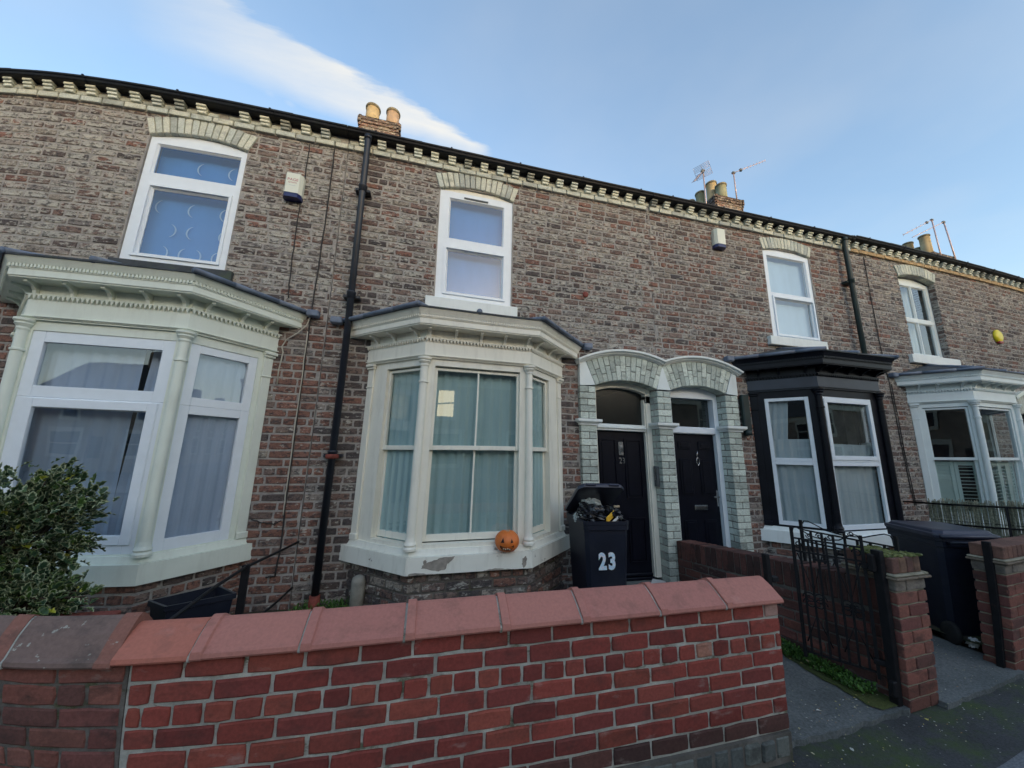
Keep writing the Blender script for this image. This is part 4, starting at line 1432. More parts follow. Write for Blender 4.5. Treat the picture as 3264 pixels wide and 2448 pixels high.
b4 = Bricks()
courses(b4, (H4X0, 0, 0), (1, 0), (0, -1), H4X1 - H4X0, Z0H, Z1H, CH, 0.218,
        [(a - H4X0, b_ - H4X0, c, d) for a, b_, c, d in [(W4[0], W4[1], 3.38, 5.24), (5.12, 7.18, 0.6, 2.9), (7.95, 9.3, 0, 3.05)]], col4, zjit=0.002)
courses(b4, (W4[1], 0.0, 0), (0, 1), (-1, 0), 0.10, 3.53, 5.04, CH, 0.218, [], col4, proud=0.004)
x0_, x1_ = W4
wd = [(x0_ + 0.13, (x0_ + x1_) / 2 - 0.01, 4.30, 4.95, False), ((x0_ + x1_) / 2 + 0.01, x1_ - 0.09, 4.30, 4.95, False),
      (x0_ + 0.13, (x0_ + x1_) / 2 - 0.01, 3.61, 4.22, False), ((x0_ + x1_) / 2 + 0.01, x1_ - 0.09, 3.61, 4.22, False)]
sash_window(h4, x0_ + 0.001, x1_ - 0.012, 3.53, 5.03, 0.10, wd, 'white_wood', arch=(0.08,))
arch_bricks(h4, x0_ - 0.005, x1_ + 0.005, 5.045, 0.085, 0.20, 15)
sill(h4, 5.215, 6.525, 3.375, 3.525, 'white_paint')
room(h4, x0_ + 0.01, x1_ - 0.01, 3.53, 5.1, 0.34, 2.0, 'grey_room')
room(h4, 5.08, 7.22, 0.7, 2.7, 0.26, 2.6)
L0 = math.hypot(0.47, 0.56); L1 = 1.18; L2 = math.hypot(0.51, 0.56)
Wt = 'white_wood'


def big_sashes(a, b_):
    return [(a, b_, 1.71, 2.55, -0.03, 0.03, Wt, 0.045), (a, b_, 0.85, 1.745, -0.07, 0.035, Wt, 0.06)]


faces4 = [{'open': [(0.15, L0 - 0.07, 0.84, 2.56)], 'sash': big_sashes(0.15, L0 - 0.07)},
          {'open': [(0.065, L1 - 0.12, 0.84, 2.56)], 'sash': big_sashes(0.065, L1 - 0.12)},
          {'open': [(0.085, L2 - 0.13, 0.84, 2.56)], 'sash': big_sashes(0.085, L2 - 0.13)}]
bay(h4, B4, 0.0, {'trim': 'white_wood'}, faces4, b4, col4, 'mortar_house', 'white_wood', label='white timber bay window with shutters inside')
b4.build(h4, 'york_brick')
# its doorway, cut by the frame
ds = sub('door_surround', h4, 'pale brick arched doorway at the right edge')
for k_ in range(14):
    a0 = R(-22.5 + 45 * k_ / 14) + 0.002
    a1 = R(-22.5 + 45 * (k_ + 1) / 14) - 0.002
    q = [(8.63 + r * math.sin(a), 1.52 + r * math.cos(a)) for r, a in ((1.145, a0), (1.485, a0), (1.485, a1), (1.145, a1))]
    mb = MB(); bevel_prism(mb, q, -0.05, 0.12, 0.005, c=random.choice(PALE), w=0.4)
    mb.build('arch_brick', 'glazed_brick', ds, attrs=True)
mb = MB()
hp = [(8.63 + r * math.sin(R(t)), 1.52 + r * math.cos(R(t))) for r, ts in ((1.49, range(-26, 27, 4)), (1.555, range(26, -27, -4))) for t in ts]
mb.prism(hp, -0.12, 0.0)
mb.box(7.96, 8.18, -0.05, 0.12, 0.17, 2.57); mb.box(9.08, 9.30, -0.05, 0.12, 0.17, 2.57)
mb.build('hood_mould', 'mint_paint', ds)
mb = MB(); mb.box(8.18, 9.08, 0.13, 0.17, 0.17, 2.62)
mb.build('door', 'door_black', h4)
for h_, a_, b__ in ((h1, H1X0, H1X1), (h2, H2X0, H2X1), (h3, H3X0, H3X1), (h4, H4X0, H4X1)):
    mb = MB(); mb.box(a_, b__, 7.0, 7.25, 0, 5.45)
    mb.build('rear_wall', 'mortar_house', h_)

# ---------------------------------------------------------------- paired doorways


def pier(parent, x0, x1):
    p = sub('door_pier', parent)
    mb = MB(); mb.box(x0 + 0.008, x1 - 0.008, -0.042, 0.112, 0.16, 2.56)
    mb.build('pier_core', 'mortar_dark', p)
    for (z0, z1, n_) in ((0.17, 2.043, 22), (2.128, 2.56, 5)):
        h = (z1 - z0) / n_
        for i in range(n_):
            za, zb = z0 + i * h + 0.004, z0 + (i + 1) * h - 0.004
            k = 0.0 if za > 0.55 else -0.25
            cut = [x0, x1] if i % 2 else [x0, (x0 + x1) / 2 + random.uniform(-.01, .01), x1]
            for a, b_ in zip(cut[:-1], cut[1:]):
                ys = [-0.05, 0.12] if i % 2 == 0 else [-0.05, 0.045, 0.12]
                for c, d in zip(ys[:-1], ys[1:]):
                    m_ = MB()
                    cc = random.choice(PALE_D)
                    q = random.uniform(0.85, 1.15) + k
                    j = random.uniform(-0.0025, 0.0025)
                    m_.box(a + 0.004, b_ - 0.004, c + (0.003 if c > 0 else 0) + j, d - (0.003 if d < 0.1 else 0) - 0.001, za + random.uniform(-.001, .001), zb, bev=0.005, c=tuple(v_ * q for v_ in cc), w=random.uniform(0.3, 0.7))
                    m_.build('pier_brick', 'glazed_brick', p, attrs=True)
    # impost moulding, mitred round the reveal
    m_ = MB()
    prof = [(0.0, 2.043), (0.012, 2.046), (0.016, 2.062), (0.045, 2.082), (0.052, 2.092), (0.052, 2.122), (0.0, 2.128)]
    loop = [(x0, 0.119), (x0, -0.05), (x1, -0.05), (x1, 0.119)]
    vs = []
    for d, z in prof:
        vs += [(x0 - d, 0.119, z), (x0 - d, -0.05 - d, z), (x1 + d, -0.05 - d, z), (x1 + d, 0.119, z)]
    fs = []
    for i in range(len(prof) - 1):
        for j in range(3):
            fs.append((i * 4 + j, i * 4 + j + 1, (i + 1) * 4 + j + 1, (i + 1) * 4 + j))
    fs.append((0, 3, 2, 1)); n_ = (len(prof) - 1) * 4; fs.append((n_, n_ + 1, n_ + 2, n_ + 3))
    fs.append(tuple(i * 4 for i in range(len(prof)))); fs.append(tuple(i * 4 + 3 for i in range(len(prof)))[::-1])
    m_.add(vs, fs)
    m_.build('impost', 'white_paint', p)


def door_arch(parent, cx, t0, t1, hood0, hood1):
    p = sub('door_arch', parent)
    A = 22.7
    n_ = 14
    for k_ in range(n_):
        a0 = R(-A + 2 * A * k_ / n_) + 0.0022
        a1 = R(-A + 2 * A * (k_ + 1) / n_) - 0.0022
        sp = 1.145 + (0.205 if k_ % 2 else 0.125) + random.uniform(-.012, .012)
        for r0, r1 in ((1.145, sp - 0.004), (sp + 0.004, 1.487)):
            q = [(cx + r * math.sin(a), 1.522 + r * math.cos(a)) for r, a in ((r0, a0), (r1, a0), (r1, a1), (r0, a1))]
            m_ = MB(); bevel_prism(m_, q, -0.052 + random.uniform(-.002, .002), 0.118, 0.005, c=(lambda k2: tuple(v_ * k2 for v_ in random.choice(PALE_D)))(random.uniform(.85, 1.1)), w=random.uniform(.2, .7))
            m_.build('arch_brick', 'glazed_brick', p, attrs=True)
    mb = MB()
    pts = [(cx + 1.15 * math.sin(R(t)), 1.522 + 1.15 * math.cos(R(t))) for t in [-A + 2 * A * i / 12 for i in range(13)]]
    pts += [(cx + 1.483 * math.sin(R(t)), 1.522 + 1.483 * math.cos(R(t))) for t in [A - 2 * A * i / 12 for i in range(13)]]
    mb.prism(pts[::-1], -0.044, 0.11)
    mb.build('arch_core', 'mortar_dark', p)
    # moulded hood
    for (ra, rb, y) in ((1.489, 1.515, -0.085), (1.5155, 1.552, -0.115)):
        pass
    mb = MB()
    prof = [(1.489, -0.0), (1.489, -0.062), (1.500, -0.066), (1.506, -0.092), (1.524, -0.100), (1.530, -0.128), (1.556, -0.130), (1.560, -0.0)]
    n2 = 28
    vs = []
    for i in range(n2 + 1):
        a = R(hood0 + (hood1 - hood0) * i / n2)
        vs += [(cx + r * math.sin(a), y, 1.522 + r * math.cos(a)) for r, y in prof]
    m_ = len(prof)
    fs = [(i * m_ + j, (i + 1) * m_ + j, (i + 1) * m_ + (j + 1) % m_, i * m_ + (j + 1) % m_) for i in range(n2) for j in range(m_)]
    fs += [tuple(range(m_)), tuple(range((n2 + 1) * m_ - 1, n2 * m_ - 1, -1))]
    mb.add(vs, fs)
    mb.build('hood_mould', 'white_paint', p)


def spandrel(parent, poly):
    m_ = MB(); m_.prism(poly, -0.055, 0.0)
    m_.build('spandrel', 'white_wood', parent)


pier(h2, -1.015, -0.794)
pier(h2, 0.095, 0.307)
pier(h3, 1.177, 1.397)
door_arch(h2, -0.350, 0, 0, -27.3, 21.3)
door_arch(h3, 0.752, 0, 0, -20.6, 27.3)
spandrel(h2, [(-1.013, 2.562), (-0.800, 2.578), (-0.925, 2.890), (-1.000, 2.862), (-1.013, 2.85)])
spandrel(h2, [(0.098, 2.575), (0.304, 2.575), (0.215, 2.860), (0.2, 2.885), (0.187, 2.860)])
spandrel(h3, [(1.203, 2.578), (1.395, 2.562), (1.395, 2.85), (1.378, 2.866), (1.325, 2.888)])


def arc_pts(cx, r, x0, x1, n_=16):
    a0, a1 = math.asin((x0 - cx) / r), math.asin((x1 - cx) / r)
    return [(cx + r * math.sin(a0 + (a1 - a0) * i / n_), 1.522 + r * math.cos(a0 + (a1 - a0) * i / n_)) for i in range(n_ + 1)]


def text_mesh(s, size, ext, bold=0.0, name='number', align='CENTER'):
    cu = bpy.data.curves.new(name, 'FONT')
    cu.body = s
    cu.size = size
    cu.extrude = ext
    cu.offset = bold
    cu.align_x = align
    cu.resolution_u = 3
    ob = bpy.data.objects.new('tmp_text', cu)
    col.objects.link(ob)
    dg = bpy.context.evaluated_depsgraph_get()
    me = bpy.data.meshes.new_from_object(ob.evaluated_get(dg))
    v_ = [tuple(p.co) for p in me.vertices]
    f_ = [tuple(p.vertices) for p in me.polygons]
    bpy.data.objects.remove(ob)
    bpy.data.meshes.remove(me)
    bpy.data.curves.remove(cu)
    return v_, f_


def lettering(s, size, o, uu, nn, ext=0.001, bold=0.0, sx=1.0):
    """text standing on a vertical face"""
    v_, f_ = text_mesh(s, size, ext, bold)
    mb = MB()
    mb.add([(o[0] + uu[0] * x * sx + nn[0] * z, o[1] + uu[1] * x * sx + nn[1] * z, o[2] + y) for x, y, z in v_], f_)
    return mb


# door of number 23: cream frame, arched fanlight, four-panel black door
YD = 0.165
f1 = sub('door_frame', h2)
mb = MB()
mb.box(-0.80, -0.715, 0.10, YD + 0.03, 0.20, 2.45, bev=0.004)
mb.box(0.02, 0.094, 0.10, YD + 0.03, 0.20, 2.50, bev=0.004)
mb.box(0.004, 0.0195, 0.12, YD + 0.03, 0.20, 2.45, bev=0.003)
outer = arc_pts(-0.35, 1.143, -0.794, 0.094)
inner = arc_pts(-0.35, 1.075, -0.715, 0.02)[::-1]
mb.prism((outer + [(0.094, 2.4)] + [(0.02, 2.4)] + inner + [(-0.715, 2.4), (-0.794, 2.4)])[::-1], 0.10, YD + 0.03)
mb.build('frame', 'cream_paint', f1)
mb = MB(); mb.box(-0.715, 0.004, 0.105, YD + 0.03, 2.003, 2.03, bev=0.004); mb.box(-0.715, 0.004, 0.085, YD + 0.03, 2.0305, 2.055, bev=0.006); mb.box(-0.715, 0.004, 0.11, YD + 0.03, 2.0555, 2.09, bev=0.006)
mb.build('transom', 'white_paint', f1)
g = MB(); a_ = arc_pts(-0.35, 1.078, -0.72, 0.02)
g.add([(x, YD + 0.02, z) for x, z in [(-0.72, 2.085)] + a_ + [(0.02, 2.085)]], [tuple(range(len(a_) + 2))[::-1]])
g.build('fanlight', 'glass_frosted', f1)
room(h2, -0.79, 0.09, 0.2, 2.7, 0.26, 2.0, 'grey_room')
d1 = sub('door', h2, 'black four-panel door with silver number 23')
mb = MB(); mb.box(-0.714, 0.003, YD, YD + 0.04, 0.205, 2.002)
mb.build('door_leaf', 'door_black', d1)


def panel(parent, x0, x1, z0, z1, y, sunk=True, mat='door_black'):
    m_ = MB()
    b_ = 0.022
    core(m_, x0, x1, z0, z1, y - 0.012, y - 0.0005, [(x0 + b_, x1 - b_, z0 + b_, z1 - b_)])
    m_.box(x0 + 0.035, x1 - 0.035, y - 0.009, y - 0.0004, z0 + 0.035, z1 - 0.035, bev=0.008)
    m_.build('panel', mat, parent)


for a, b_, c, d in ((-0.665, -0.42, 1.13, 1.90), (-0.30, -0.05, 1.13, 1.90), (-0.665, -0.42, 0.36, 0.90), (-0.30, -0.05, 0.36, 0.90)):
    panel(d1, a, b_, c, d, YD)
lettering('23', 0.11, (-0.345, YD - 0.006, 1.575), (1, 0), (0, -1), 0.004, 0.001, 0.85).build('number', 'steel', d1)
mb = MB(); mb.box(-0.385, -0.315, YD - 0.012, YD - 0.001, 1.68, 1.86, bev=0.005); mb.box(-0.365, -0.335, YD - 0.02, YD - 0.0125, 1.70, 1.84, bev=0.004)
mb.tube([(-0.362, YD - 0.03, 1.72), (-0.362, YD - 0.035, 1.79), (-0.35, YD - 0.035, 1.81), (-0.338, YD - 0.035, 1.79), (-0.338, YD - 0.03, 1.72)], 0.004, 6)
mb.build('letterbox', 'steel', d1)
mb = MB(); mb.box(-0.72, 0.01, 0.125, YD + 0.05, 0.168, 0.2035, bev=0.008)
mb.build('threshold_bar', 'door_black', d1)
mb = MB(); mb.box(-0.714, 0.003, YD - 0.028, YD - 0.0005, 0.21, 0.25, bev=0.01)
mb.build('weather_bar', 'door_black', d1)
# entry phone on the reveal
ic = sub('entry_phone', h2)
mb = MB(); mb.box(0.058, 0.094, 0.012, 0.085, 1.295, 1.555, bev=0.006)
mb.build('casing', 'intercom_grey', ic)
for i in range(5):
    mb = MB(); mb.box(0.0545, 0.0585, 0.028, 0.062, 1.50 - i * 0.03, 1.512 - i * 0.03)
    mb.build('button', 'steel', ic)

# door of number 25: white frame, square light, moulded black door
f2 = sub('door_frame', h3)
mb = MB()
mb.box(0.309, 0.42, 0.10, YD + 0.03, 0.20, 2.50); mb.box(1.105, 1.176, 0.10, YD + 0.03, 0.20, 2.50)
top = arc_pts(0.752, 1.143, 0.309, 1.176)
mb.prism(([(0.42, 2.5), (0.42, 2.51), (1.105, 2.51), (1.105, 2.5), (1.176, 2.5)] + top[::-1] + [(0.309, 2.5)]), 0.104, YD + 0.03)
mb.build('frame', 'upvc', f2)
mb = MB(); mb.box(0.42, 1.105, 0.095, YD + 0.03, 2.005, 2.10, bev=0.012)
mb.build('transom', 'upvc', f2)
g = MB(); g.add([(0.42, YD + 0.01, 2.10), (1.105, YD + 0.01, 2.10), (1.105, YD + 0.01, 2.51), (0.42, YD + 0.01, 2.51)], [(0, 1, 2, 3)])
g.build('fanlight', 'glass', f2)
room(h3, 0.32, 1.17, 0.2, 2.7, 0.26, 2.0)
d2 = sub('door', h3, 'black moulded door with silver letter plate and ring knocker')
mb = MB(); mb.box(0.421, 1.104, YD - 0.01, YD + 0.03, 0.205, 2.003)
mb.build('door_leaf', 'door_black', d2)
for a, b_ in ((0.52, 0.71), (0.84, 1.03)):
    for c, d in ((1.79, 1.90), (1.18, 1.66), (0.30, 0.86)):
        m_ = MB()
        m_.box(a, b_, YD - 0.024, YD - 0.0105, c, d, bev=0.012)
        m_.box(a + 0.03, b_ - 0.03, YD - 0.034, YD - 0.0245, c + 0.025, d - 0.025, bev=0.008)
        m_.build('panel', 'door_black', d2)
mb = MB(); mb.box(0.695, 0.905, YD - 0.03, YD - 0.011, 0.985, 1.05, bev=0.006); mb.box(0.71, 0.89, YD - 0.036, YD - 0.0305, 0.997, 1.038, bev=0.003)
mb.build('letter_plate', 'steel', d2)
mb = MB()
mb.box(0.795, 0.812, YD - 0.03, YD - 0.011, 1.69, 1.74, bev=0.004)
kx, kz = 0.803, 1.63
mb.tube([(kx + 0.022 * math.sin(t), YD - 0.032, kz + 0.05 * math.cos(t)) for t in [i * math.pi / 8 for i in range(17)]], 0.005, 6)
mb.tube([(kx, YD - 0.03, 1.69), (kx, YD - 0.034, 1.765)], 0.004, 6)
mb.lathe(kx, YD - 0.03, [(0.004, 1.565), (0.009, 1.57), (0.009, 1.58), (0.004, 1.585)], 8)
mb.build('knocker', 'steel', d2)
mb = MB(); mb.box(1.065, 1.09, YD - 0.022, YD - 0.0105, 1.03, 1.24, bev=0.004); mb.box(1.0, 1.08, YD - 0.05, YD - 0.036, 1.145, 1.163, bev=0.004); mb.box(1.07, 1.085, YD - 0.05, YD - 0.022, 1.145, 1.163)
mb.build('handle', 'steel', d2)
mb = MB(); mb.box(0.415, 1.11, 0.125, YD + 0.05, 0.168, 0.2035, bev=0.008)
mb.build('threshold_bar', 'steel', d2)

# ---------------------------------------------------------------- curtains, blinds, shutters
curtain([(-3.37, -0.06), (-2.985, -0.41)], 0.80, 2.56, 0.012, 0.09, 'curtain_teal', 'blue-green curtain in the left side light of the cream bay', 3, group=None)
curtain([(-2.95, -0.415), (-2.46, -0.41)], 0.84, 2.56, 0.014, 0.11, 'curtain_teal', 'blue-green curtain behind the left half of the wide sash of the cream bay', 5)
curtain([(-2.47, -0.412), (-1.88, -0.415)], 0.84, 2.56, 0.014, 0.12, 'curtain_teal', 'blue-green curtain in the right half of the wide sash, above the pumpkin', 6)
curtain([(-1.865, -0.41), (-1.47, -0.06)], 0.80, 2.56, 0.012, 0.08, 'curtain_teal', 'blue-green curtain in the right side light of the cream bay', 8)
curtain([(-6.10, -0.42), (-5.36, -0.41)], 0.85, 2.6, 0.012, 0.13, 'curtain_blue', 'sheer pale blue curtain behind the wide pane of the pale green bay', 11)
curtain([(-5.30, -0.40), (-5.06, -0.42)], 0.85, 2.6, 0.022, 0.09, 'curtain_blue', 'gathered blue curtain at the corner of the pale green bay', 12, fold=lambda f: -0.08 * (1 - f))
curtain([(-5.0, -0.42), (-4.69, -0.08)], 0.85, 2.6, 0.008, 0.10, 'curtain_blue', 'pale blue curtain in the side light of the pale green bay', 13)
curtain([(-6.60, -0.04), (-6.22, -0.41)], 0.85, 2.6, 0.01, 0.10, 'curtain_blue', 'pale blue curtain at the left edge behind the holly', 14)
curtain([(1.76, 0.0), (1.98, -0.22)], 1.95, 2.52, 0.010, 0.07, 'net_white', 'white net curtain tied back in the left light of the black bay', 21, fold=lambda f: 0.06 * f)
curtain([(1.76, 0.0), (2.19, -0.45)], 0.84, 1.96, 0.012, 0.10, 'net_white', 'lower white net curtain in the left light of the black bay', 22)
curtain([(2.24, -0.46), (3.22, -0.46)], 0.84, 1.90, 0.012, 0.13, 'net_white', 'white net curtain across the front light of the black bay', 23)
curtain([(3.29, -0.44), (3.68, 0.0)], 0.84, 1.95, 0.012, 0.10, 'net_white', 'white net curtain in the far right light of the black bay', 24)


def blind(x0, x1, z0, z1, y, mat, label):
    mb = MB()
    n_ = 10
    vs = [(x0 + (x1 - x0) * i / n_, y + 0.006 * math.sin(i * 1.9), z) for z in (z0, z1) for i in range(n_ + 1)]
    mb.add(vs, [(i, i + 1, i + n_ + 2, i + n_ + 1) for i in range(n_)], smooth=True)
    mb.box(x0, x1, y - 0.02, y + 0.02, z1, z1 + 0.035, bev=0.008)
    o = mb.build('blind', mat)
    o['label'] = label; o['category'] = 'blind'


blind(-6.04, -5.14, 3.56, 5.02, 0.16, 'blind_sky_tint', 'blue blind, deepened for mirrored sky, behind the upstairs window over the pale green bay')
blind(-2.90, -1.98, 3.56, 5.02, 0.14, 'blind_sky_tint', 'plain blue blind, deepened for mirrored sky, behind the upstairs window over the cream bay')
blind(2.27, 3.20, 3.56, 5.02, 0.12, 'blind_pale', 'pale blue blind behind the upstairs window over the black bay')
curtain([(5.42, 0.24), (6.02, 0.24)], 3.55, 5.0, 0.012, 0.14, 'net_white', 'white curtain behind the left of the recessed upstairs window at right', 31)
# crescents printed on the blind cloth over the green bay
mb = MB()
rnd = random.Random(3)
for j in range(5):
    for i in range(6):
        if rnd.random() < (0.5 if j > 3 or i < 2 else 0.25):
            continue
        cx, cz = -5.93 + i * 0.155 + (0.03 if j % 2 else 0), 3.74 + j * 0.27
        sg = 1 if i % 2 else -1
        vs = []
        for t in range(9):
            an = -1.25 + 2.5 * t / 8
            th = 0.016 * math.cos(an / 1.25 * 1.5)
            for rr in (0.075 - th * 0.5, 0.075 + th * 0.5):
                vs.append((cx + sg * (rr * math.cos(an) - 0.05), 0.143, cz + rr * 1.1 * math.sin(an)))
        mb.add(vs, [(2 * t, 2 * t + 1, 2 * t + 3, 2 * t + 2) for t in range(8)])
o = mb.build('window_decal', 'blind_motif', kind='stuff')
o['label'] = 'rows of pale crescents on the blue blind over the pale green bay'; o['category'] = 'decal'

# plantation shutters of the white bay
def shutter(o, uu, nn, u0, u1, z0, z1, label, tilt):
    t = thing('shutter', label, 'shutter', (o[0] + uu[0] * (u0 + u1) / 2 - nn[0] * .13, o[1] + uu[1] * (u0 + u1) / 2 - nn[1] * .13, z0), 'shutters inside the white bay')
    mb = MB()
    w_ = 0.045
    mb.obox(o, uu, nn, u0, u0 + w_, -0.15, -0.12, z0, z1); mb.obox(o, uu, nn, u1 - w_, u1, -0.15, -0.12, z0, z1)
    mb.obox(o, uu, nn, u0 + w_, u1 - w_, -0.15, -0.12, z0, z0 + 0.07); mb.obox(o, uu, nn, u0 + w_, u1 - w_, -0.15, -0.12, z1 - 0.06, z1)
    mb.build('stile', 'shutter_mint', t)
    n_ = 13
    for i in range(n_):
        z = z0 + 0.075 + (z1 - z0 - 0.14) * (i + 0.5) / n_
        s_ = MB()
        h = 0.030
        dy, dz_ = h * math.cos(tilt), h * math.sin(tilt)
        q = []
        for a in (u0 + w_, u1 - w_):
            for d, zz in ((-0.135 - dy, z - dz_), (-0.135 - dy, z - dz_ + 0.006), (-0.135 + dy, z + dz_ + 0.006), (-0.135 + dy, z + dz_)):
                q.append((o[0] + uu[0] * a + nn[0] * d, o[1] + uu[1] * a + nn[1] * d, zz))
        s_.add(q, [(0, 1, 2, 3), (7, 6, 5, 4), (0, 4, 5, 1), (1, 5, 6, 2), (2, 6, 7, 3), (3, 7, 4, 0)])
        s_.build('slat', 'shutter_mint', t)


ff = face_frames(B4)
shutter(*ff[0][:3], 0.165, 0.40, 0.86, 1.69, 'closed pale green shutter at the left of the white bay', R(72))
shutter(*ff[0][:3], 0.405, 0.66, 0.86, 1.69, 'open-slatted pale green shutter beside the corner column of the white bay', R(8))
shutter(*ff[1][:3], 0.09, 0.36, 0.86, 1.69, 'half-open slatted shutter left in the front light of the white bay', R(30))
shutter(*ff[1][:3], 0.365, 0.62, 0.86, 1.69, 'slatted shutter second from the corner column in the front of the white bay', R(30))
shutter(*ff[1][:3], 0.625, 0.84, 0.86, 1.69, 'slatted shutter third from the corner column in the front of the white bay', R(30))
shutter(*ff[1][:3], 0.845, 1.04, 0.86, 1.69, 'slatted shutter at the right end of the white bay front', R(60))

# ---------------------------------------------------------------- chimneys and aerials


def chimney(parent, x0, x1, y0, y1, zb, zc, pots, label=None):
    c = sub('chimney', parent, label)
    mb = MB(); mb.box(x0 + 0.034, x1 - 0.034, y0 + 0.034, y1 - 0.034, zb, zc)
    mb.build('stack_core', 'mortar_house', c)
    bb = MB()
    rows = int((zc - zb) / 0.083)
    for i in range(rows):
        za = zc - (i + 1) * 0.083 + 0.005
        zz = zc - i * 0.083 - 0.005
        out_ = 0.03 if i < 2 else (0.014 if i == 2 else 0.0)
        for (o, uu, nn, L) in (((x0, y0, 0), (1, 0), (0, -1), x1 - x0), ((x0, y1, 0), (0, -1), (-1, 0), y1 - y0), ((x1, y0, 0), (0, 1), (1, 0), y1 - y0)):
            a = -out_ - (0.11 if i % 2 else 0.0)
            while a < L + out_:
                s0, s1 = max(a, -out_) + 0.004, min(a + 0.218, L + out_) - 0.004
                if s1 - s0 > 0.03:
                    cc = tuple(v_ * 0.8 for v_ in (pick((1.5, 4, 2.5, 1)) if i > 1 else pick((0.2, 3, 3, 1))))
                    brick(bb, o, uu, nn, s0, s1, za, zz, cc, w=0.4, proud=out_ - 0.03 if i > 2 else out_ - 0.03, back=-0.06)
                a += 0.218
    bb.build('brick_courses', 'york_brick', c, attrs=True, kind='stuff')
    mb = MB()
    mb.add([(x0 + 0.0, y0 + 0.0, zc), (x1, y0, zc), (x1, y1, zc), (x0, y1, zc), (x0 + 0.14, y0 + 0.14, zc + 0.07), (x1 - 0.14, y0 + 0.14, zc + 0.07), (x1 - 0.14, y1 - 0.14, zc + 0.07), (x0 + 0.14, y1 - 0.14, zc + 0.07)],
           [(0, 1, 5, 4), (1, 2, 6, 5), (2, 3, 7, 6), (3, 0, 4, 7), (4, 5, 6, 7), (3, 2, 1, 0)])
    mb.build('flaunching', 'cement', c)
    for (px_, py_, h, r, mt_) in pots:
        z = zc + 0.0
        p = MB()
        p.lathe(px_, py_, [(r * 0.98, z), (r * 0.94, z + h * 0.5), (r * 0.93, z + h - 0.06), (r * 1.02, z + h - 0.05), (r * 1.04, z + h - 0.02), (r * 0.99, z + h), (r * 0.8, z + h), (r * 0.78, z + h - 0.2)], 20)
        p.build('chimney_pot', mt_, c)
        p = MB()
        p.lathe(px_, py_, [(r * 0.95, z + h - 0.06), (r * 1.05, z + h - 0.052), (r * 1.07, z + h - 0.02), (r * 1.01, z + h + 0.004), (r * 0.82, z + h + 0.004), (r * 0.80, z + h - 0.05)], 20)
        p.build('pot_rim', 'pot_rim', c)
    return c


chimney(h1, -4.80, -3.93, 3.0, 3.75, 7.4, 8.97, [(-4.57, 3.22, 0.47, 0.155, 'pot_buff'), (-4.13, 3.22, 0.47, 0.15, 'pot_pink')], 'small stack with two cream pots')
chimney(h3, 4.60, 5.58, 3.0, 4.6, 7.4, 9.0, [(5.06, 3.22, 0.55, 0.15, 'pot_green'), (5.03, 3.52, 0.86, 0.15, 'pot_buff'), (5.0, 3.92, 0.84, 0.145, 'pot_green'), (4.98, 4.32, 0.84, 0.14, 'pot_green')], 'long stack with a tan and greenish pots in a row')
chimney(h4, 13.6, 14.72, 3.0, 4.6, 6.8, 8.76, [(13.97, 3.3, 0.84, 0.155, 'pot_buff'), (14.0, 3.56, 0.5, 0.13, 'pot_green'), (14.0, 3.78, 0.84, 0.15, 'pot_buff')], 'far stack at right with buff pots in a row')
# the terrace goes on beyond the picture's right edge
h5 = thing('terraced_house', 'plain end of the terrace beyond the white bay house', 'house', (14, 0, 0), 'brick houses of the terrace')
mb = MB(); mb.box(10.6, 24, 0.0, 0.25, 0, 5.4)
mb.build('wall', 'opp_brick', h5)
gutter(h5, 10.6, 24, 0.03); roof(h5, 10.6, 24, 0.03)
h0 = thing('terraced_house', 'end of the terrace beyond the left edge of the picture', 'house', (-14, 0, 0), 'brick houses of the terrace')
mb = MB(); mb.box(-24, -8.9, 0.0, 0.25, 0, 5.4)
mb.build('wall', 'opp_brick', h0)
gutter(h0, -24, -8.9); roof(h0, -24, -8.9)


def aerial(base, top, tip, label, n_el=9, el=0.16, grid=False, box_at=0.25, updown=False, r=0.017):
    t = thing('tv_aerial', label, 'aerial', base, 'television aerials on the chimneys')
    mb = MB(); mb.tube([base, top], r, 8)
    mb.build('mast', 'aerial_metal', t)
    a, b_ = Vector(top), Vector(tip)
    d = (b_ - a).normalized()
    mb = MB(); mb.tube([a - d * 0.08, b_], r * 0.55, 6)
    mb.build('boom', 'aerial_metal', t)
    side = d.cross(Vector((0, 0, 1))).normalized()
    if updown:
        side = Vector((0, 0, 1))
    L = (b_ - a).length
    mb = MB()
    for i in range(n_el):
        p = a + d * (L * (0.25 + 0.75 * i / (n_el - 1)))
        mb.tube([p - side * el / 2, p + side * el / 2], 0.005, 5, smooth=False)
    mb.build('element', 'aerial_metal', t, kind='stuff')
    mb = MB()
    p = a + d * L * box_at
    mb.obox(tuple(p), (1, 0), (0, 1), -0.04, 0.04, -0.03, 0.03, -0.04, 0.04, bev=0.01)
    mb.build('junction_box', 'intercom_grey', t)
    mb = MB()
    mb.obox(tuple(a), (1, 0), (0, 1), -0.05, 0.05, -0.035, 0.035, -0.03, 0.03, bev=0.01)
    mb.build('mast_clamp', 'intercom_grey', t)
    if grid:
        mb = MB()
        up = side.cross(d).normalized()
        c = a + d * 0.02
        for s_ in (-1, 1):
            for i in range(5):
                q = c + up * s_ * (0.03 + i * 0.035) - d * i * 0.004
                mb.tube([q - side * 0.2, q + side * 0.2], 0.005, 5)
            for e in (-0.2, 0.0, 0.2):
                mb.tube([c + side * e, c + side * e + up * s_ * 0.18], 0.004, 5)
        mb.build('reflector', 'aerial_metal', t)
    return t


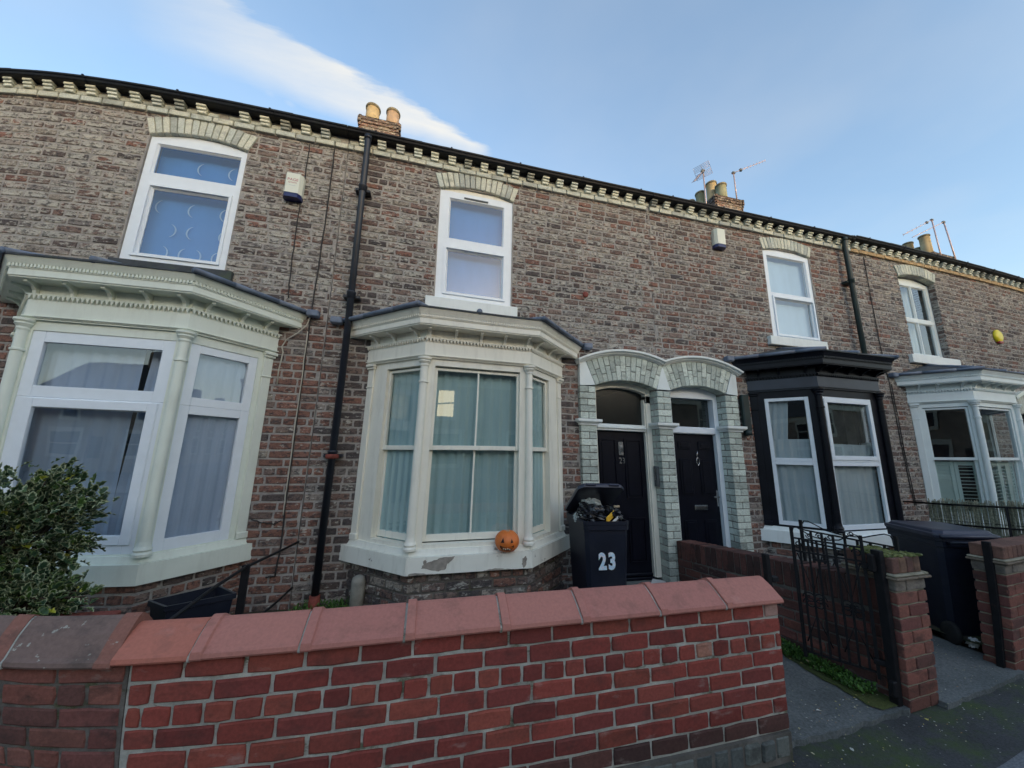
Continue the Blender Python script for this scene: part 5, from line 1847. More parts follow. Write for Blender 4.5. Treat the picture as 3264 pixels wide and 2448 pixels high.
aerial((4.215, 2.95, 8.0), (4.208, 2.95, 9.62), (3.55, 2.95 - 0.35, 8.83), 'left aerial over the tan pots, boom with crossbars drooping to the left', 9, 0.14, grid=True, box_at=0.08)
aerial((5.345, 3.0, 8.95), (5.335, 3.0, 9.86), (6.60, 3.0, 10.60), 'aerial beside the tan pots with its boom rising to the right', 9, 0.10, box_at=0.22, updown=True)
aerial((14.0, 3.0, 8.2), (13.97, 3.0, 10.06), (12.2, 3.0, 9.12), 'far right aerial whose thin boom points left, over the buff pot', 6, 0.10, box_at=0.18, updown=True, r=0.022)
aerial((14.85, 3.0, 8.2), (14.65, 3.0, 10.12), (12.66, 3.0, 9.12), 'rightmost aerial, its plain boom crossing the mast of its neighbour', 3, 0.05, box_at=0.02, r=0.024)

# ---------------------------------------------------------------- alarms, cables


def alarm(x0, x1, z0, z1, d, label, body, foot, text=None):
    t = thing('alarm_box', label, 'alarm box', ((x0 + x1) / 2, -0.002, z0))
    w_ = x1 - x0
    q = [(x0, -0.003), (x0 + 0.0, -d * 0.55), (x0 + w_ * 0.14, -d), (x1 - w_ * 0.14, -d), (x1, -d * 0.55), (x1, -0.003)]
    zf_ = z0 + (z1 - z0) * 0.17
    mb = MB(); mb.slab(q, zf_, z1)
    mb.build('cover', body, t)
    mb = MB(); mb.slab([(x * 0.98 + (x0 + x1) / 2 * 0.02, y * 0.97) for x, y in q], z0, zf_ - 0.001)
    mb.build('strobe', foot, t)
    if text:
        for s_, size, zz, mt_ in text:
            lettering(s_, size, ((x0 + x1) / 2, -d - 0.0005, zz), (1, 0), (0, -1), 0.0004, 0.0, 1.0).build('lettering', mt_, t)
    return t


alarm(-4.665, -4.475, 4.50, 4.80, 0.10, 'cream alarm box with dark blue base and red printing on its face', 'alarm_white', 'alarm_blue',
      [('PAGE', 0.047, 4.70, 'print_red'), ('systems', 0.028, 4.672, 'print_red'), ('-------', 0.03, 4.635, 'print_blue')])
alarm(1.265, 1.46, 4.89, 5.20, 0.09, 'blank cream alarm box, dark blue base, beside the window over the black bay', 'alarm_white', 'alarm_blue')
t = thing('alarm_box', 'round yellow alarm sounder with a red foot high on the right house', 'alarm box', (8.05, -0.01, 4.03))
mb = MB(); mb.lathe(0, 0, [(0.135, 0.0), (0.14, 0.01), (0.135, 0.035), (0.10, 0.055), (0.0, 0.06)], 20)
mb.xform(Matrix.Translation((8.06, -0.003, 4.15)) @ Matrix.Rotation(R(90), 4, 'X'))
mb.build('cover', 'alarm_yellow', t)
mb = MB(); mb.box(7.99, 8.13, -0.06, -0.004, 4.0, 4.045, bev=0.01)
mb.build('strobe', 'alarm_red', t)


def cable(pts, r, mat, label, clips=0):
    mb = MB(); mb.tube(pts, r, 6)
    o = mb.build('cable', mat)
    o['label'] = label; o['category'] = 'cable'


def wob(pts, amp=0.006, seed=1):
    rnd = random.Random(seed)
    out_ = []
    for a, b_ in zip(pts[:-1], pts[1:]):
        for i in range(6):
            p = Vector(a).lerp(Vector(b_), i / 6)
            out_.append((p.x + rnd.uniform(-amp, amp), p.y, p.z + rnd.uniform(-amp, amp)))
    out_.append(pts[-1])
    return out_


cable(wob([(-4.49, -0.012, 5.30), (-4.488, -0.012, 4.8), (-4.49, -0.115, 4.72)][:2] + [(-4.49, -0.012, 4.6), (-4.497, -0.012, 4.1), (-4.486, -0.012, 3.5), (-4.47, -0.012, 3.32)], 0.004), 0.006, 'cable_dark', 'dark cable dropping from the eaves past the cream alarm box')
cable(wob([(-4.215, -0.012, 5.38), (-4.21, -0.012, 4.57), (-4.217, -0.012, 3.7), (-4.232, -0.012, 3.1), (-4.226, -0.012, 2.3), (-4.218, -0.012, 1.2), (-4.208, -0.012, 0.71), (-4.225, -0.012, 0.5), (-4.30, -0.012, 0.49)], 0.004, 2), 0.0075, 'cable_dark', 'long dark cable between the alarm box and the black downpipe, hooked at its foot')
cable(wob([(-4.235, -0.026, 2.95), (-4.229, -0.026, 2.3), (-4.224, -0.026, 1.3), (-4.22, -0.026, 1.05)], 0.003, 5), 0.005, 'cable_cream', 'thin pale wire clipped beside the long dark cable')
cable([(-4.30, -0.05, 3.14), (-4.27, -0.03, 3.20), (-4.235, -0.03, 3.20), (-4.225, -0.03, 3.13), (-4.25, -0.03, 3.02), (-4.33, -0.03, 2.92), (-4.42, -0.035, 2.84), (-4.455, -0.03, 2.76), (-4.44, -0.02, 2.70), (-4.455, -0.02, 2.5), (-4.45, -0.02, 2.35)], 0.007, 'cable_cream', 'white cable looping round the lead corner of the pale green bay roof')
cable(wob([(-4.49, -0.02, 1.02), (-4.40, -0.012, 0.985), (-4.30, -0.012, 0.97), (-4.235, -0.012, 1.0)], 0.004, 4), 0.005, 'cable_dark', 'short sagging wire from the pale green bay sill to the long cable')
cable(wob([(4.545, -0.012, 5.28), (4.53, -0.012, 4.4), (4.53, -0.012, 3.7), (4.58, -0.012, 3.0), (4.60, -0.012, 1.8), (4.65, -0.012, 1.0)], 0.004, 7), 0.007, 'cable_dark', 'dark cable running down the wall left of the white bay')
cable(wob([(4.63, -0.012, 2.95), (4.64, -0.012, 1.8), (4.69, -0.012, 1.0)], 0.004, 8), 0.007, 'cable_dark', 'second dark cable below eaves height, just left of the white bay column')
# odd things on the walls
mb = MB(); mb.obox((1.50, -0.05, 2.02), (1, 0), (0, 1), -0.06, 0.06, -0.03, 0.03, 0.04, 0.56, bev=0.012); mb.tube([(1.50, -0.055, 2.07), (1.50, -0.055, 2.0)], 0.05, 10)
o = mb.build('fall_pipe_end', 'pipe_green'); o['label'] = 'short dark green pipe end hanging beside the right door pier'; o['category'] = 'pipe'
mb = MB(); mb.lathe(0, 0, [(0.04, 0), (0.042, 0.004), (0.03, 0.012), (0.0, 0.014)], 16)
mb.xform(Matrix.Translation((-0.90, -0.006, 3.86)) @ Matrix.Rotation(R(90), 4, 'X'))
o = mb.build('tie_plate', 'rust_red'); o['label'] = 'small round orange-red plate on the upper brickwork'; o['category'] = 'wall plate'

# ---------------------------------------------------------------- front walls
YW = -2.18
RED_W = [(0.275, 0.063, 0.048), (0.245, 0.055, 0.044), (0.30, 0.078, 0.055), (0.215, 0.052, 0.044), (0.26, 0.066, 0.05)]
OLD_W = [(0.22, 0.085, 0.065), (0.18, 0.07, 0.06), (0.25, 0.10, 0.075), (0.14, 0.065, 0.055), (0.21, 0.09, 0.07)]
DRK_W = [(0.115, 0.052, 0.044), (0.09, 0.044, 0.038), (0.14, 0.06, 0.05), (0.075, 0.04, 0.036)]

fw = thing('garden_wall', 'bright red brick garden wall with smooth terracotta coping in front', 'wall', (-2.4, -2.07, 0.0))
mb = MB(); mb.box(-4.012, -0.745, YW + 0.009, YW + 0.206, 0.0, 0.838)
mb.build('mortar_core', 'mortar_pale', fw)
RH = 0.0853
tops = 0.831
rows = [(-0.851, 0.2263, 'S'), (-0.740, 0.2263, 'S'), (-0.785, 0.1128, 'H'), (-0.740, 0.226, 'S'), (-0.835, 0.2262, 'S'), (-0.74, 0.2255, 'S'), (-0.85, 0.2262, 'S'), (-0.745, 0.226, 'S')]
for i, (xr, L, kind) in enumerate(rows):
    zt = tops - i * RH
    z0, z1 = zt - RH + 0.0115, zt
    edges = [-0.742]
    if xr < -0.75:
        edges.append(xr)
    x = xr
    while x > -4.0:
        x -= L * random.uniform(0.975, 1.025)
        edges.append(max(x, -4.006))
    for b_, a in zip(edges[:-1], edges[1:]):
        if b_ - a < 0.03:
            continue
        m_ = MB()
        c = random.choice(RED_W)
        k = random.uniform(0.82, 1.14) * (0.88 if i > 5 else 1.0)
        if i == 7:
            c, k = random.choice(DRK_W), 0.9
        if i == 0 and b_ > -0.75:
            c = (0.40, 0.24, 0.20)
        if i == 2 and -1.35 < b_ < -1.2:
            c = (0.36, 0.17, 0.12)
        brick(m_, (0, YW, 0), (1, 0), (0, -1), a + random.uniform(0.0035, 0.0072), b_ - random.uniform(0.0035, 0.0072), z0 + random.uniform(-.003, .002), z1 + random.uniform(-.0025, .0015), tuple(v_ * k for v_ in c), w=random.uniform(.2, .6), proud=random.uniform(-0.002, 0.004), jit=0.0022, bev=random.uniform(0.003, 0.007), bulge=0.0015)
        m_.build('brick', 'wall_brick', fw, attrs=True)
    # the end face in the gateway
    m_ = MB()
    brick(m_, (-0.742, YW, 0), (0, 1), (1, 0), 0.004, 0.205, z0, z1, random.choice(RED_W), w=0.4, proud=0.0, jit=0.0013, bev=0.0035, bulge=0.001)
    m_.build('brick', 'wall_brick', fw, attrs=True)
mb = MB(); mb.box(-4.10, -0.75, YW - 0.01, YW + 0.20, -0.05, tops - 8 * RH)
mb.build('footing', 'mortar_dark', fw)
x = -4.05
while x < -0.80:
    w_ = random.uniform(0.09, 0.135)
    m_ = MB(); m_.obox((x, YW, 0), (1, 0), (0, -1), 0.004, w_ - 0.004, -0.05, 0.018 + random.uniform(-.006, .008), 0.03 + random.uniform(-.01, .01), 0.138 + random.uniform(-.008, .004), bev=0.012, c=random.choice([(0.11, 0.12, 0.115), (0.08, 0.088, 0.085), (0.15, 0.16, 0.145)]), w=0.5)
    m_.build('stone_sett', 'old_wall_brick', fw, attrs=True)
    x += w_


def coping_tile(parent, x0, x1, zb, rise, mat, name, c, rib=True, ribw=0.045, yc=YW + 0.11, hw=0.145, w=0.4, lift=0.0):
    """saddle-back coping tile with an overlapping rib at its left end"""
    prof = [(-hw, zb - 0.004), (-hw - 0.004, zb + 0.004), (-hw, zb + 0.019), (-hw + 0.018, zb + 0.030), (-0.07, zb + 0.030 + rise * 0.56), (-0.02, zb + 0.030 + rise * 0.93), (0.0, zb + 0.03 + rise),
            (0.02, zb + 0.030 + rise * 0.93), (0.07, zb + 0.030 + rise * 0.56), (hw - 0.018, zb + 0.030), (hw, zb + 0.019), (hw, zb - 0.004), (hw - 0.03, zb - 0.006), (-hw + 0.03, zb - 0.006)]
    prof = [(yc + y, z + lift) for y, z in prof]
    mb = MB()
    xm = x0 + (ribw if rib else 0.0)
    n_ = len(prof)
    secs = [(xm, 0.0), (x1, 0.0)]
    if rib:
        secs = [(x0, 0.010), (x0 + ribw - 0.006, 0.010), (x0 + ribw, 0.0), (x1, 0.0)]
    vs = []
    for xx, up in secs:
        for (y, z) in prof:
            d = Vector((y - yc, z - (zb + 0.02)))
            k = 1 + (up / max(d.length, 0.03)) if z > zb + 0.01 else 1.0 + up * 2
            vs.append((xx, yc + (y - yc) * (1 + up * 3.0), z + (up if z > zb + lift + 0.012 else 0)))
    fs = [tuple(range(n_)), tuple(range(len(vs) - 1, len(vs) - n_ - 1, -1))]
    for i in range(len(secs) - 1):
        for j in range(n_):
            fs.append((i * n_ + j, (i + 1) * n_ + j, (i + 1) * n_ + (j + 1) % n_, i * n_ + (j + 1) % n_))
    mb.add(vs, fs, c=c, w=w)
    mb.build(name, mat, parent, attrs=True)


joints = [-4.062, -3.785, -3.375, -2.940, -2.483, -2.055, -1.590, -1.155, -0.735]
for i, (a, b_) in enumerate(zip(joints[:-1], joints[1:])):
    c = (0.47, 0.165, 0.115) if i == 0 else random.choice([(0.46, 0.19, 0.15), (0.44, 0.18, 0.145), (0.48, 0.195, 0.15)])
    coping_tile(fw, a + 0.004, b_ - 0.006, 0.842, 0.074, 'coping_tile', 'coping_tile', c, rib=i > 0, lift=random.uniform(-0.002, 0.003))
    if i:
        coping_tile(fw, a - 0.007, a + 0.005, 0.839, 0.073, 'mortar_pale', 'coping_joint', (1, 1, 1), rib=False)
m_ = MB(); m_.box(-4.01, -0.746, YW - 0.004, YW + 0.21, 0.8325, 0.8415)
m_.build('bedding_mortar', 'mortar_pale', fw)

lw = thing('garden_wall', 'older brown-red brick garden wall with a lichened coping at lower left', 'wall', (-6, -2.07, 0.0))
mb = MB(); mb.box(-9.0, -4.014, YW + 0.006, YW + 0.206, 0.0, 0.83)
mb.build('mortar_core', 'mortar_dark', lw)
rowsL = [(0.831, 0.760, -4.27 + 0.0), (0.752, 0.675, -4.154), (0.665, 0.594, -4.252), (0.586, 0.512, -4.137), (0.502, 0.428, -4.236), (0.419, 0.345, -4.13), (0.336, 0.262, -4.24), (0.253, 0.18, -4.13), (0.171, 0.10, -4.24)]
for i, (z1, z0, xj) in enumerate(rowsL):
    edges = [-4.022 + (0.10 if i in (3, 5) else 0.0) * 0, xj]
    x = xj
    while x > -5.6:
        x -= 0.224 * (0.5 if (i % 3 == 1 and random.random() < 0.5) else 1.0) * random.uniform(0.96, 1.04)
        edges.append(x)
    for b_, a in zip(edges[:-1], edges[1:]):
        m_ = MB()
        c = random.choice(OLD_W)
        k = random.uniform(0.8, 1.15)
        brick(m_, (0, YW, 0), (1, 0), (0, -1), a + 0.005, b_ - 0.005, z0, z1, tuple(v_ * k for v_ in c), w=random.uniform(.2, .6), proud=random.uniform(0.0, 0.004), jit=0.003, bev=0.006, bulge=0.002)
        m_.build('brick', 'old_wall_brick', lw, attrs=True)
for a, b_ in ((-4.455, -4.068), (-4.90, -4.475), (-5.36, -4.915)):
    coping_tile(lw, a, b_, 0.832, 0.115, 'old_coping', 'coping_tile', (0.20, 0.135, 0.115), rib=False, hw=0.140)
    coping_tile(lw, b_ - 0.05, b_ + 0.012, 0.831, 0.122, 'old_coping', 'coping_rib', (0.27, 0.12, 0.09), rib=False, hw=0.146)
coping_tile(lw, -4.474, -4.456, 0.829, 0.118, 'mortar_pale', 'coping_joint', (1, 1, 1), rib=False)
mb = MB(); mb.box(-9.0, -5.37, YW - 0.02, YW + 0.22, 0.8325, 0.90)
mb.build('coping_far', 'old_coping', lw)

# dividing wall between the two paths, leaning a little across
dw = thing('garden_wall', 'dark brick dividing wall with bricks on edge along its top, behind the iron gate', 'wall', (0.3, -1.1, 0.0))
pA, pB = Vector((0.215, -0.052)), Vector((0.395, -1.99))
t_ = (pB - pA); LD = t_.length; t_ = t_ / LD
nD = Vector((t_.y, -t_.x))       # facing the path of number 23
if nD.x > 0:
    nD = -nD
SL = 0.17 / LD                   # the top climbs towards the street
oD = (pA.x, pA.y, 0.0)
zt0 = 0.665
mb = MB()
vs = []
for a, ztop in ((0.0, zt0), (LD, zt0 + 0.17)):
    for d in (-0.006, -0.2):
        p = pA + t_ * a + nD * d
        vs += [(p.x, p.y, -0.05), (p.x, p.y, ztop - 0.01)]
mb.add(vs, [(0, 1, 5, 4), (2, 6, 7, 3), (1, 3, 7, 5), (0, 2, 3, 1), (4, 5, 7, 6)])
mb.build('mortar_core', 'mortar_dark', dw)
a = 0.0
while a < LD - 0.03:
    m_ = MB()
    k = random.uniform(0.8, 1.2)
    c = tuple(v_ * k for v_ in random.choice(DRK_W))
    z0 = zt0 - 0.205 + SL * a
    vs_ = brick(m_, oD, (t_.x, t_.y), (nD.x, nD.y), a + 0.003, a + 0.068, z0 - SL * a, z0 + 0.205 - SL * a, c, w=0.4, proud=0.004, back=-0.20, shear=SL, jit=0.0025)
    m_.build('coping_brick', 'old_wall_brick', dw, attrs=True)
    a += 0.0705
zz = zt0 - 0.207
i = 0
while zz > -0.02:
    a = -0.11 if i % 2 else 0.0
    while a < LD:
        s0, s1 = max(a, 0.0) + 0.004, min(a + 0.222, LD) - 0.004
        if s1 - s0 > 0.03:
            m_ = MB()
            k = random.uniform(0.8, 1.2)
            c = tuple(v_ * k for v_ in random.choice(DRK_W + OLD_W[:2]))
            brick(m_, oD, (t_.x, t_.y), (nD.x, nD.y), s0, s1, zz - 0.078, zz - 0.004, c, w=random.uniform(.3, .7), proud=random.uniform(-.002, .004), shear=SL * 0.8, jit=0.003)
            m_.build('brick', 'old_wall_brick', dw, attrs=True)
        a += 0.222
    zz -= 0.083
    i += 1


def pillar(label, x0, x1, y0, y1, ztop, wall_to=None):
    t = thing('gate_pillar' if not wall_to else 'garden_wall', label, 'pillar' if not wall_to else 'wall', ((x0 + x1) / 2, (y0 + y1) / 2, 0))
    zc0, zc1 = 0.862, 0.898
    mb = MB(); mb.box(x0 + 0.01, x1 - 0.01, y0 + 0.01, y1 - 0.01, -0.02, ztop - 0.01)
    mb.build('mortar_core', 'mortar_pillar', t)
    n_ = 10
    h = zc0 / n_
    for i in range(n_):
        za, zb = i * h + 0.005, (i + 1) * h - 0.005
        for (o, uu, nn, L) in (((x0, y0, 0), (1, 0), (0, -1), x1 - x0), ((x0, y1, 0), (0, -1), (-1, 0), y1 - y0)):
            a = -0.111 if (i % 2) == (1 if nn[1] else 0) else 0.0
            while a < L:
                s0, s1 = max(a, 0.0) + (0.004 if a > 0 else 0), min(a + 0.222, L) - (0.004 if a + 0.222 < L else 0)
                if s1 - s0 > 0.025:
                    m_ = MB()
                    k = random.uniform(0.85, 1.15) * (0.75 if i < 2 else 1)
                    c = tuple(v_ * k for v_ in (random.choice(OLD_W) if i < n_ - 1 else (0.22, 0.19, 0.16)))
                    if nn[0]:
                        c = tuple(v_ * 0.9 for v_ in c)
                    brick(m_, o, uu, nn, s0, s1, za, zb, c, w=random.uniform(.2, .6), proud=0.0, jit=0.0015, bev=0.004, bulge=0.001)
                    m_.build('brick', 'old_wall_brick', t, attrs=True)
                a += 0.222
    # projecting tile course
    x = x0 - 0.03
    while x < x1 + 0.02:
        m_ = MB(); e = min(x + 0.115, x1 + 0.03)
        m_.box(x + 0.002, e - 0.002, y0 - 0.03 + random.uniform(-.004, .004), y1 + 0.02, zc0, zc0 + 0.016, bev=0.004, c=(0.2, 0.16, 0.12), w=0.5)
        m_.build('creasing_tile', 'old_wall_brick', t, attrs=True)
        x += 0.115
    m_ = MB(); m_.box(x0 - 0.022, x1 + 0.022, y0 - 0.022, y1 + 0.016, zc0 + 0.0165, zc1, bev=0.008)
    m_.build('tile_mortar', 'mortar_pillar', t)
    x = x0 + 0.0
    while x < x1 - 0.02:
        e = min(x + 0.074, x1)
        m_ = MB(); m_.box(x + 0.002, e - 0.002, y0 + 0.0, y1, zc1 + 0.0005, ztop, bev=0.006, c=random.choice([(0.2, 0.105, 0.08), (0.17, 0.09, 0.07), (0.22, 0.13, 0.09), (0.15, 0.08, 0.065)]), w=0.4)
        m_.build('coping_brick', 'old_wall_brick', t, attrs=True)
        x += 0.0745
    return t


p1_ = pillar('brick gate pillar with a mossy top between the two gateways', 0.395, 0.712, -2.12, -1.80, 1.005)
p2_ = pillar('brick wall end right of the second gateway, black bar on its side', 1.762, 4.35, -2.12, -1.90, 1.0, True)
# moss cushion on the first pillar and on the other
mb = MB()
for i in range(260):
    x, y = random.uniform(0.40, 0.705), random.uniform(-2.115, -1.82)
    r = random.uniform(0.008, 0.02)
    mb.obox((x, y, 1.003), (math.cos(i), math.sin(i)), (-math.sin(i), math.cos(i)), -r, r, -r, r, 0, random.uniform(0.006, 0.02), bev=0.006, c=random.choice([(0.10, 0.12, 0.025), (0.065, 0.085, 0.02), (0.15, 0.16, 0.05)]))
mb.build('moss', 'weed', p1_, attrs=True, kind='stuff')

# ---------------------------------------------------------------- gates and posts


def scroll(mb, o, uu, cu, cz, r, turns=1.3, flip=1, up=1, tk=0.006, start=0.0):
    pts = []
    for i in range(22):
        f_ = i / 21
        an = start + flip * turns * 2 * math.pi * f_
        rr = r * (1 - 0.75 * f_)
        pts.append((o[0] + uu[0] * (cu + rr * math.cos(an)), o[1] + uu[1] * (cu + rr * math.cos(an)), o[2] + cz + up * rr * math.sin(an)))
    mb.tube(pts, tk, 5)


def gate(label, a, b_, z0, zrail, ztop, n_bars, seed=0):
    """iron gate leaf standing from hinge a to free end b_ (plan points)"""
    A, Bv = Vector(a), Vector(b_)
    t = thing('gate', label, 'gate', (A.x, A.y, z0), 'black wrought iron gate leaves')
    d = Bv - A
    L = d.length
    d = d / L
    o = (A.x, A.y, 0)
    uu = (d.x, d.y)
    nn = (d.y, -d.x)
    mb = MB()
    mb.obox(o, uu, nn, 0, 0.02, -0.01, 0.01, z0, ztop)
    mb.obox(o, uu, nn, L - 0.022, L, -0.011, 0.011, z0, ztop + 0.0, bev=0.002)
    for z in (zrail, zrail - 0.10, z0 + 0.05):
        mb.obox(o, uu, nn, 0.0205, L - 0.0225, -0.006, 0.006, z - 0.012, z)
    mb.build('gate_frame', 'iron_black', t)
    for i in range(n_bars):
        c = L * (i + 1) / (n_bars + 1)
        m_ = MB()
        m_.obox(o, uu, nn, c - 0.007, c + 0.007, -0.0075, 0.0075, z0 + 0.0505, zrail - 0.001 + (0.03 if i == n_bars // 2 else 0))
        m_.build('bar', 'iron_black', t)
    m_ = MB()
    # swan-neck sweeps over the top rail
    def P(u_, z):
        return (o[0] + uu[0] * u_, o[1] + uu[1] * u_, z)
    for s_ in (0, 1):
        f = (lambda q: q * L / 2) if s_ == 0 else (lambda q: L - q * L / 2)
        m_.tube([P(f(0.08), ztop - 0.03), P(f(0.12), ztop - 0.004), P(f(0.22), ztop), P(f(0.38), ztop - 0.02), P(f(0.62), ztop - 0.055), P(f(0.98), zrail + 0.012)], 0.005, 5)
        scroll(m_, (o[0], o[1], 0), uu, f(0.86), zrail + 0.035, 0.024, flip=1 if s_ else -1, tk=0.0045)
        scroll(m_, (o[0], o[1], 0), uu, f(0.2), zrail - 0.05, 0.03, flip=-1 if s_ else 1, tk=0.0045)
        # lattice: vees between the bars and rosettes at mid height
        zmid = (z0 + zrail) / 2
        m_.tube([P(f(0.15), zrail - 0.12), P(f(0.5), zmid + 0.05), P(f(0.85), zrail - 0.12)], 0.0055, 5)
        m_.tube([P(f(0.15), z0 + 0.12), P(f(0.5), zmid - 0.12), P(f(0.85), z0 + 0.12)], 0.0055, 5)
        for dz_ in (0.0, -0.04):
            scroll(m_, (o[0], o[1], 0), uu, f(0.36), zmid + dz_, 0.045, flip=1, tk=0.0045)
            scroll(m_, (o[0], o[1], 0), uu, f(0.64), zmid + dz_, 0.045, flip=-1, tk=0.0045, start=math.pi)
    m_.build('scrollwork', 'iron_black', t)
    m_ = MB()
    for z in (zrail - 0.15, z0 + 0.10):
        m_ = MB()
        m_.obox(o, uu, nn, -0.05, 0.03, -0.02, 0.02, z, z + 0.035, bev=0.004)
        m_.build('hinge', 'iron_black', t)
    m_ = MB()
    m_.obox(o, uu, nn, L * 0.5, L * 0.5 + 0.09, -0.016, -0.0095, zrail - 0.16, zrail - 0.14)
    m_.build('latch', 'iron_black', t)
    return t


gate('near black iron gate leaf, folded back against the dividing wall', (0.345, -1.985), (0.125, -1.60), 0.16, 1.055, 1.135, 7)
gate('rear black iron gate leaf seen above the dividing wall, scroll rising towards the bin', (0.66, -2.02), (0.62, -1.30), 0.16, 1.045, 1.125, 7)


def post(label, x, y, z0, z1, w_, d_, extra=True, twist=0.0):
    t = thing('gate_post', label, 'post', (x, y, z0))
    uu = (math.cos(twist), math.sin(twist)); nn = (math.sin(twist), -math.cos(twist))
    mb = MB(); mb.obox((x, y, 0), uu, nn, -w_ / 2, w_ / 2, -d_ / 2, d_ / 2, z0, z1, bev=0.004)
    mb.build('shaft', 'iron_black', t)
    if extra:
        mb = MB(); mb.obox((x, y, 0), uu, nn, w_ / 2, w_ / 2 + 0.05, -0.02, 0.02, z1 - 0.17, z1 - 0.14, bev=0.003)
        mb.build('latch_plate', 'iron_black', t)
    return t


post('black square gate post behind the right end of the terracotta coping', -0.655, -2.05, 0.0, 1.072, 0.035, 0.035)
t = post('thick black hinge post fixed to the left side of the mossy pillar', 0.360, -2.055, 0.03, 1.05, 0.045, 0.06, False)
for q_ in ((0.300, 0.335, -2.06, -2.02, 0.90, 1.02), (0.30, 0.34, -2.09, -2.05, 0.10, 0.20)):
    mb = MB(); mb.box(*q_, bev=0.006)
    mb.build('hinge_block', 'iron_black', t)
post('black flat bar on the left side of the right-hand wall end', 1.742, -2.03, 0.03, 1.03, 0.03, 0.055, False)

# railing on the boundary left of the downpipe
rl_ = thing('railing', 'rusty handrail and post between the left gardens, behind the coping', 'railing', (-4.055, -0.9, 0.18))
mb = MB(); mb.obox((-4.055, -1.10, 0), (1, 0), (0, 1), -0.022, 0.022, -0.012, 0.012, 0.10, 0.90)
mb.build('post', 'iron_black', rl_)
mb = MB(); mb.tube([(-4.055, -0.012, 0.797), (-4.055, -0.5, 0.835), (-4.055, -1.10, 0.888), (-4.06, -1.48, 0.885), (-4.06, -1.90, 0.862)], 0.010, 6)
mb.build('handrail', 'iron_black', rl_)
mb = MB(); mb.tube([(-4.06, -0.012, 0.385), (-4.055, -0.35, 0.40), (-4.05, -1.09, 0.46)], 0.010, 6)
mb.build('lower_rail', 'iron_black', rl_)

# railing and reed screen on the boundary by the white bay
rr2 = thing('railing', 'black two-bar railing in front of the reed screen at right', 'railing', (4.42, -1, 0.12))
for nm, z0, z1 in (('top_rail', 1.068, 1.14), ('lower_rail', 0.79, 0.88)):
    mb = MB(); mb.tube([(4.405, -0.012, z0), (4.42, -1.9, z1)], 0.013, 6)
    mb.build(nm, 'iron_black', rr2)
mb = MB(); mb.tube([(4.415, -1.11, 0.1), (4.415, -1.11, 1.11)], 0.015, 6)
mb.build('post', 'iron_black', rr2)
rs = thing('reed_screen', 'grey-green split reed screen hiding the foot of the white bay', 'screen', (4.6, -0.9, 0.12))
mb = MB()
rnd = random.Random(9)
for i in range(330):
    y = -0.28 - i * 0.005
    tilt = rnd.uniform(-0.012, 0.012)
    hh = 1.11 + (-y) * 0.055 + rnd.uniform(-0.05, 0.03)
    x = 4.47 + rnd.uniform(-0.012, 0.012)
    mb.obox((x, y, 0), (1, 0), (0, 1), -0.003, 0.003, -0.003, 0.003, 0.12, hh)
    k = len(mb.v)
    for q in range(k - 4, k):
        p = mb.v[q]; mb.v[q] = (p[0] + rnd.uniform(-.01, .01), p[1] + tilt, p[2])
mb.build('reeds', 'reed', rs, kind='stuff')
for z in (0.55, 0.85):
    mb = MB(); mb.tube([(4.462, -0.28, z), (4.462, -1.9, z + 0.06)], 0.004, 5)
    mb.build('binding_wire', 'iron_black', rs)

# ---------------------------------------------------------------- wheelie bins


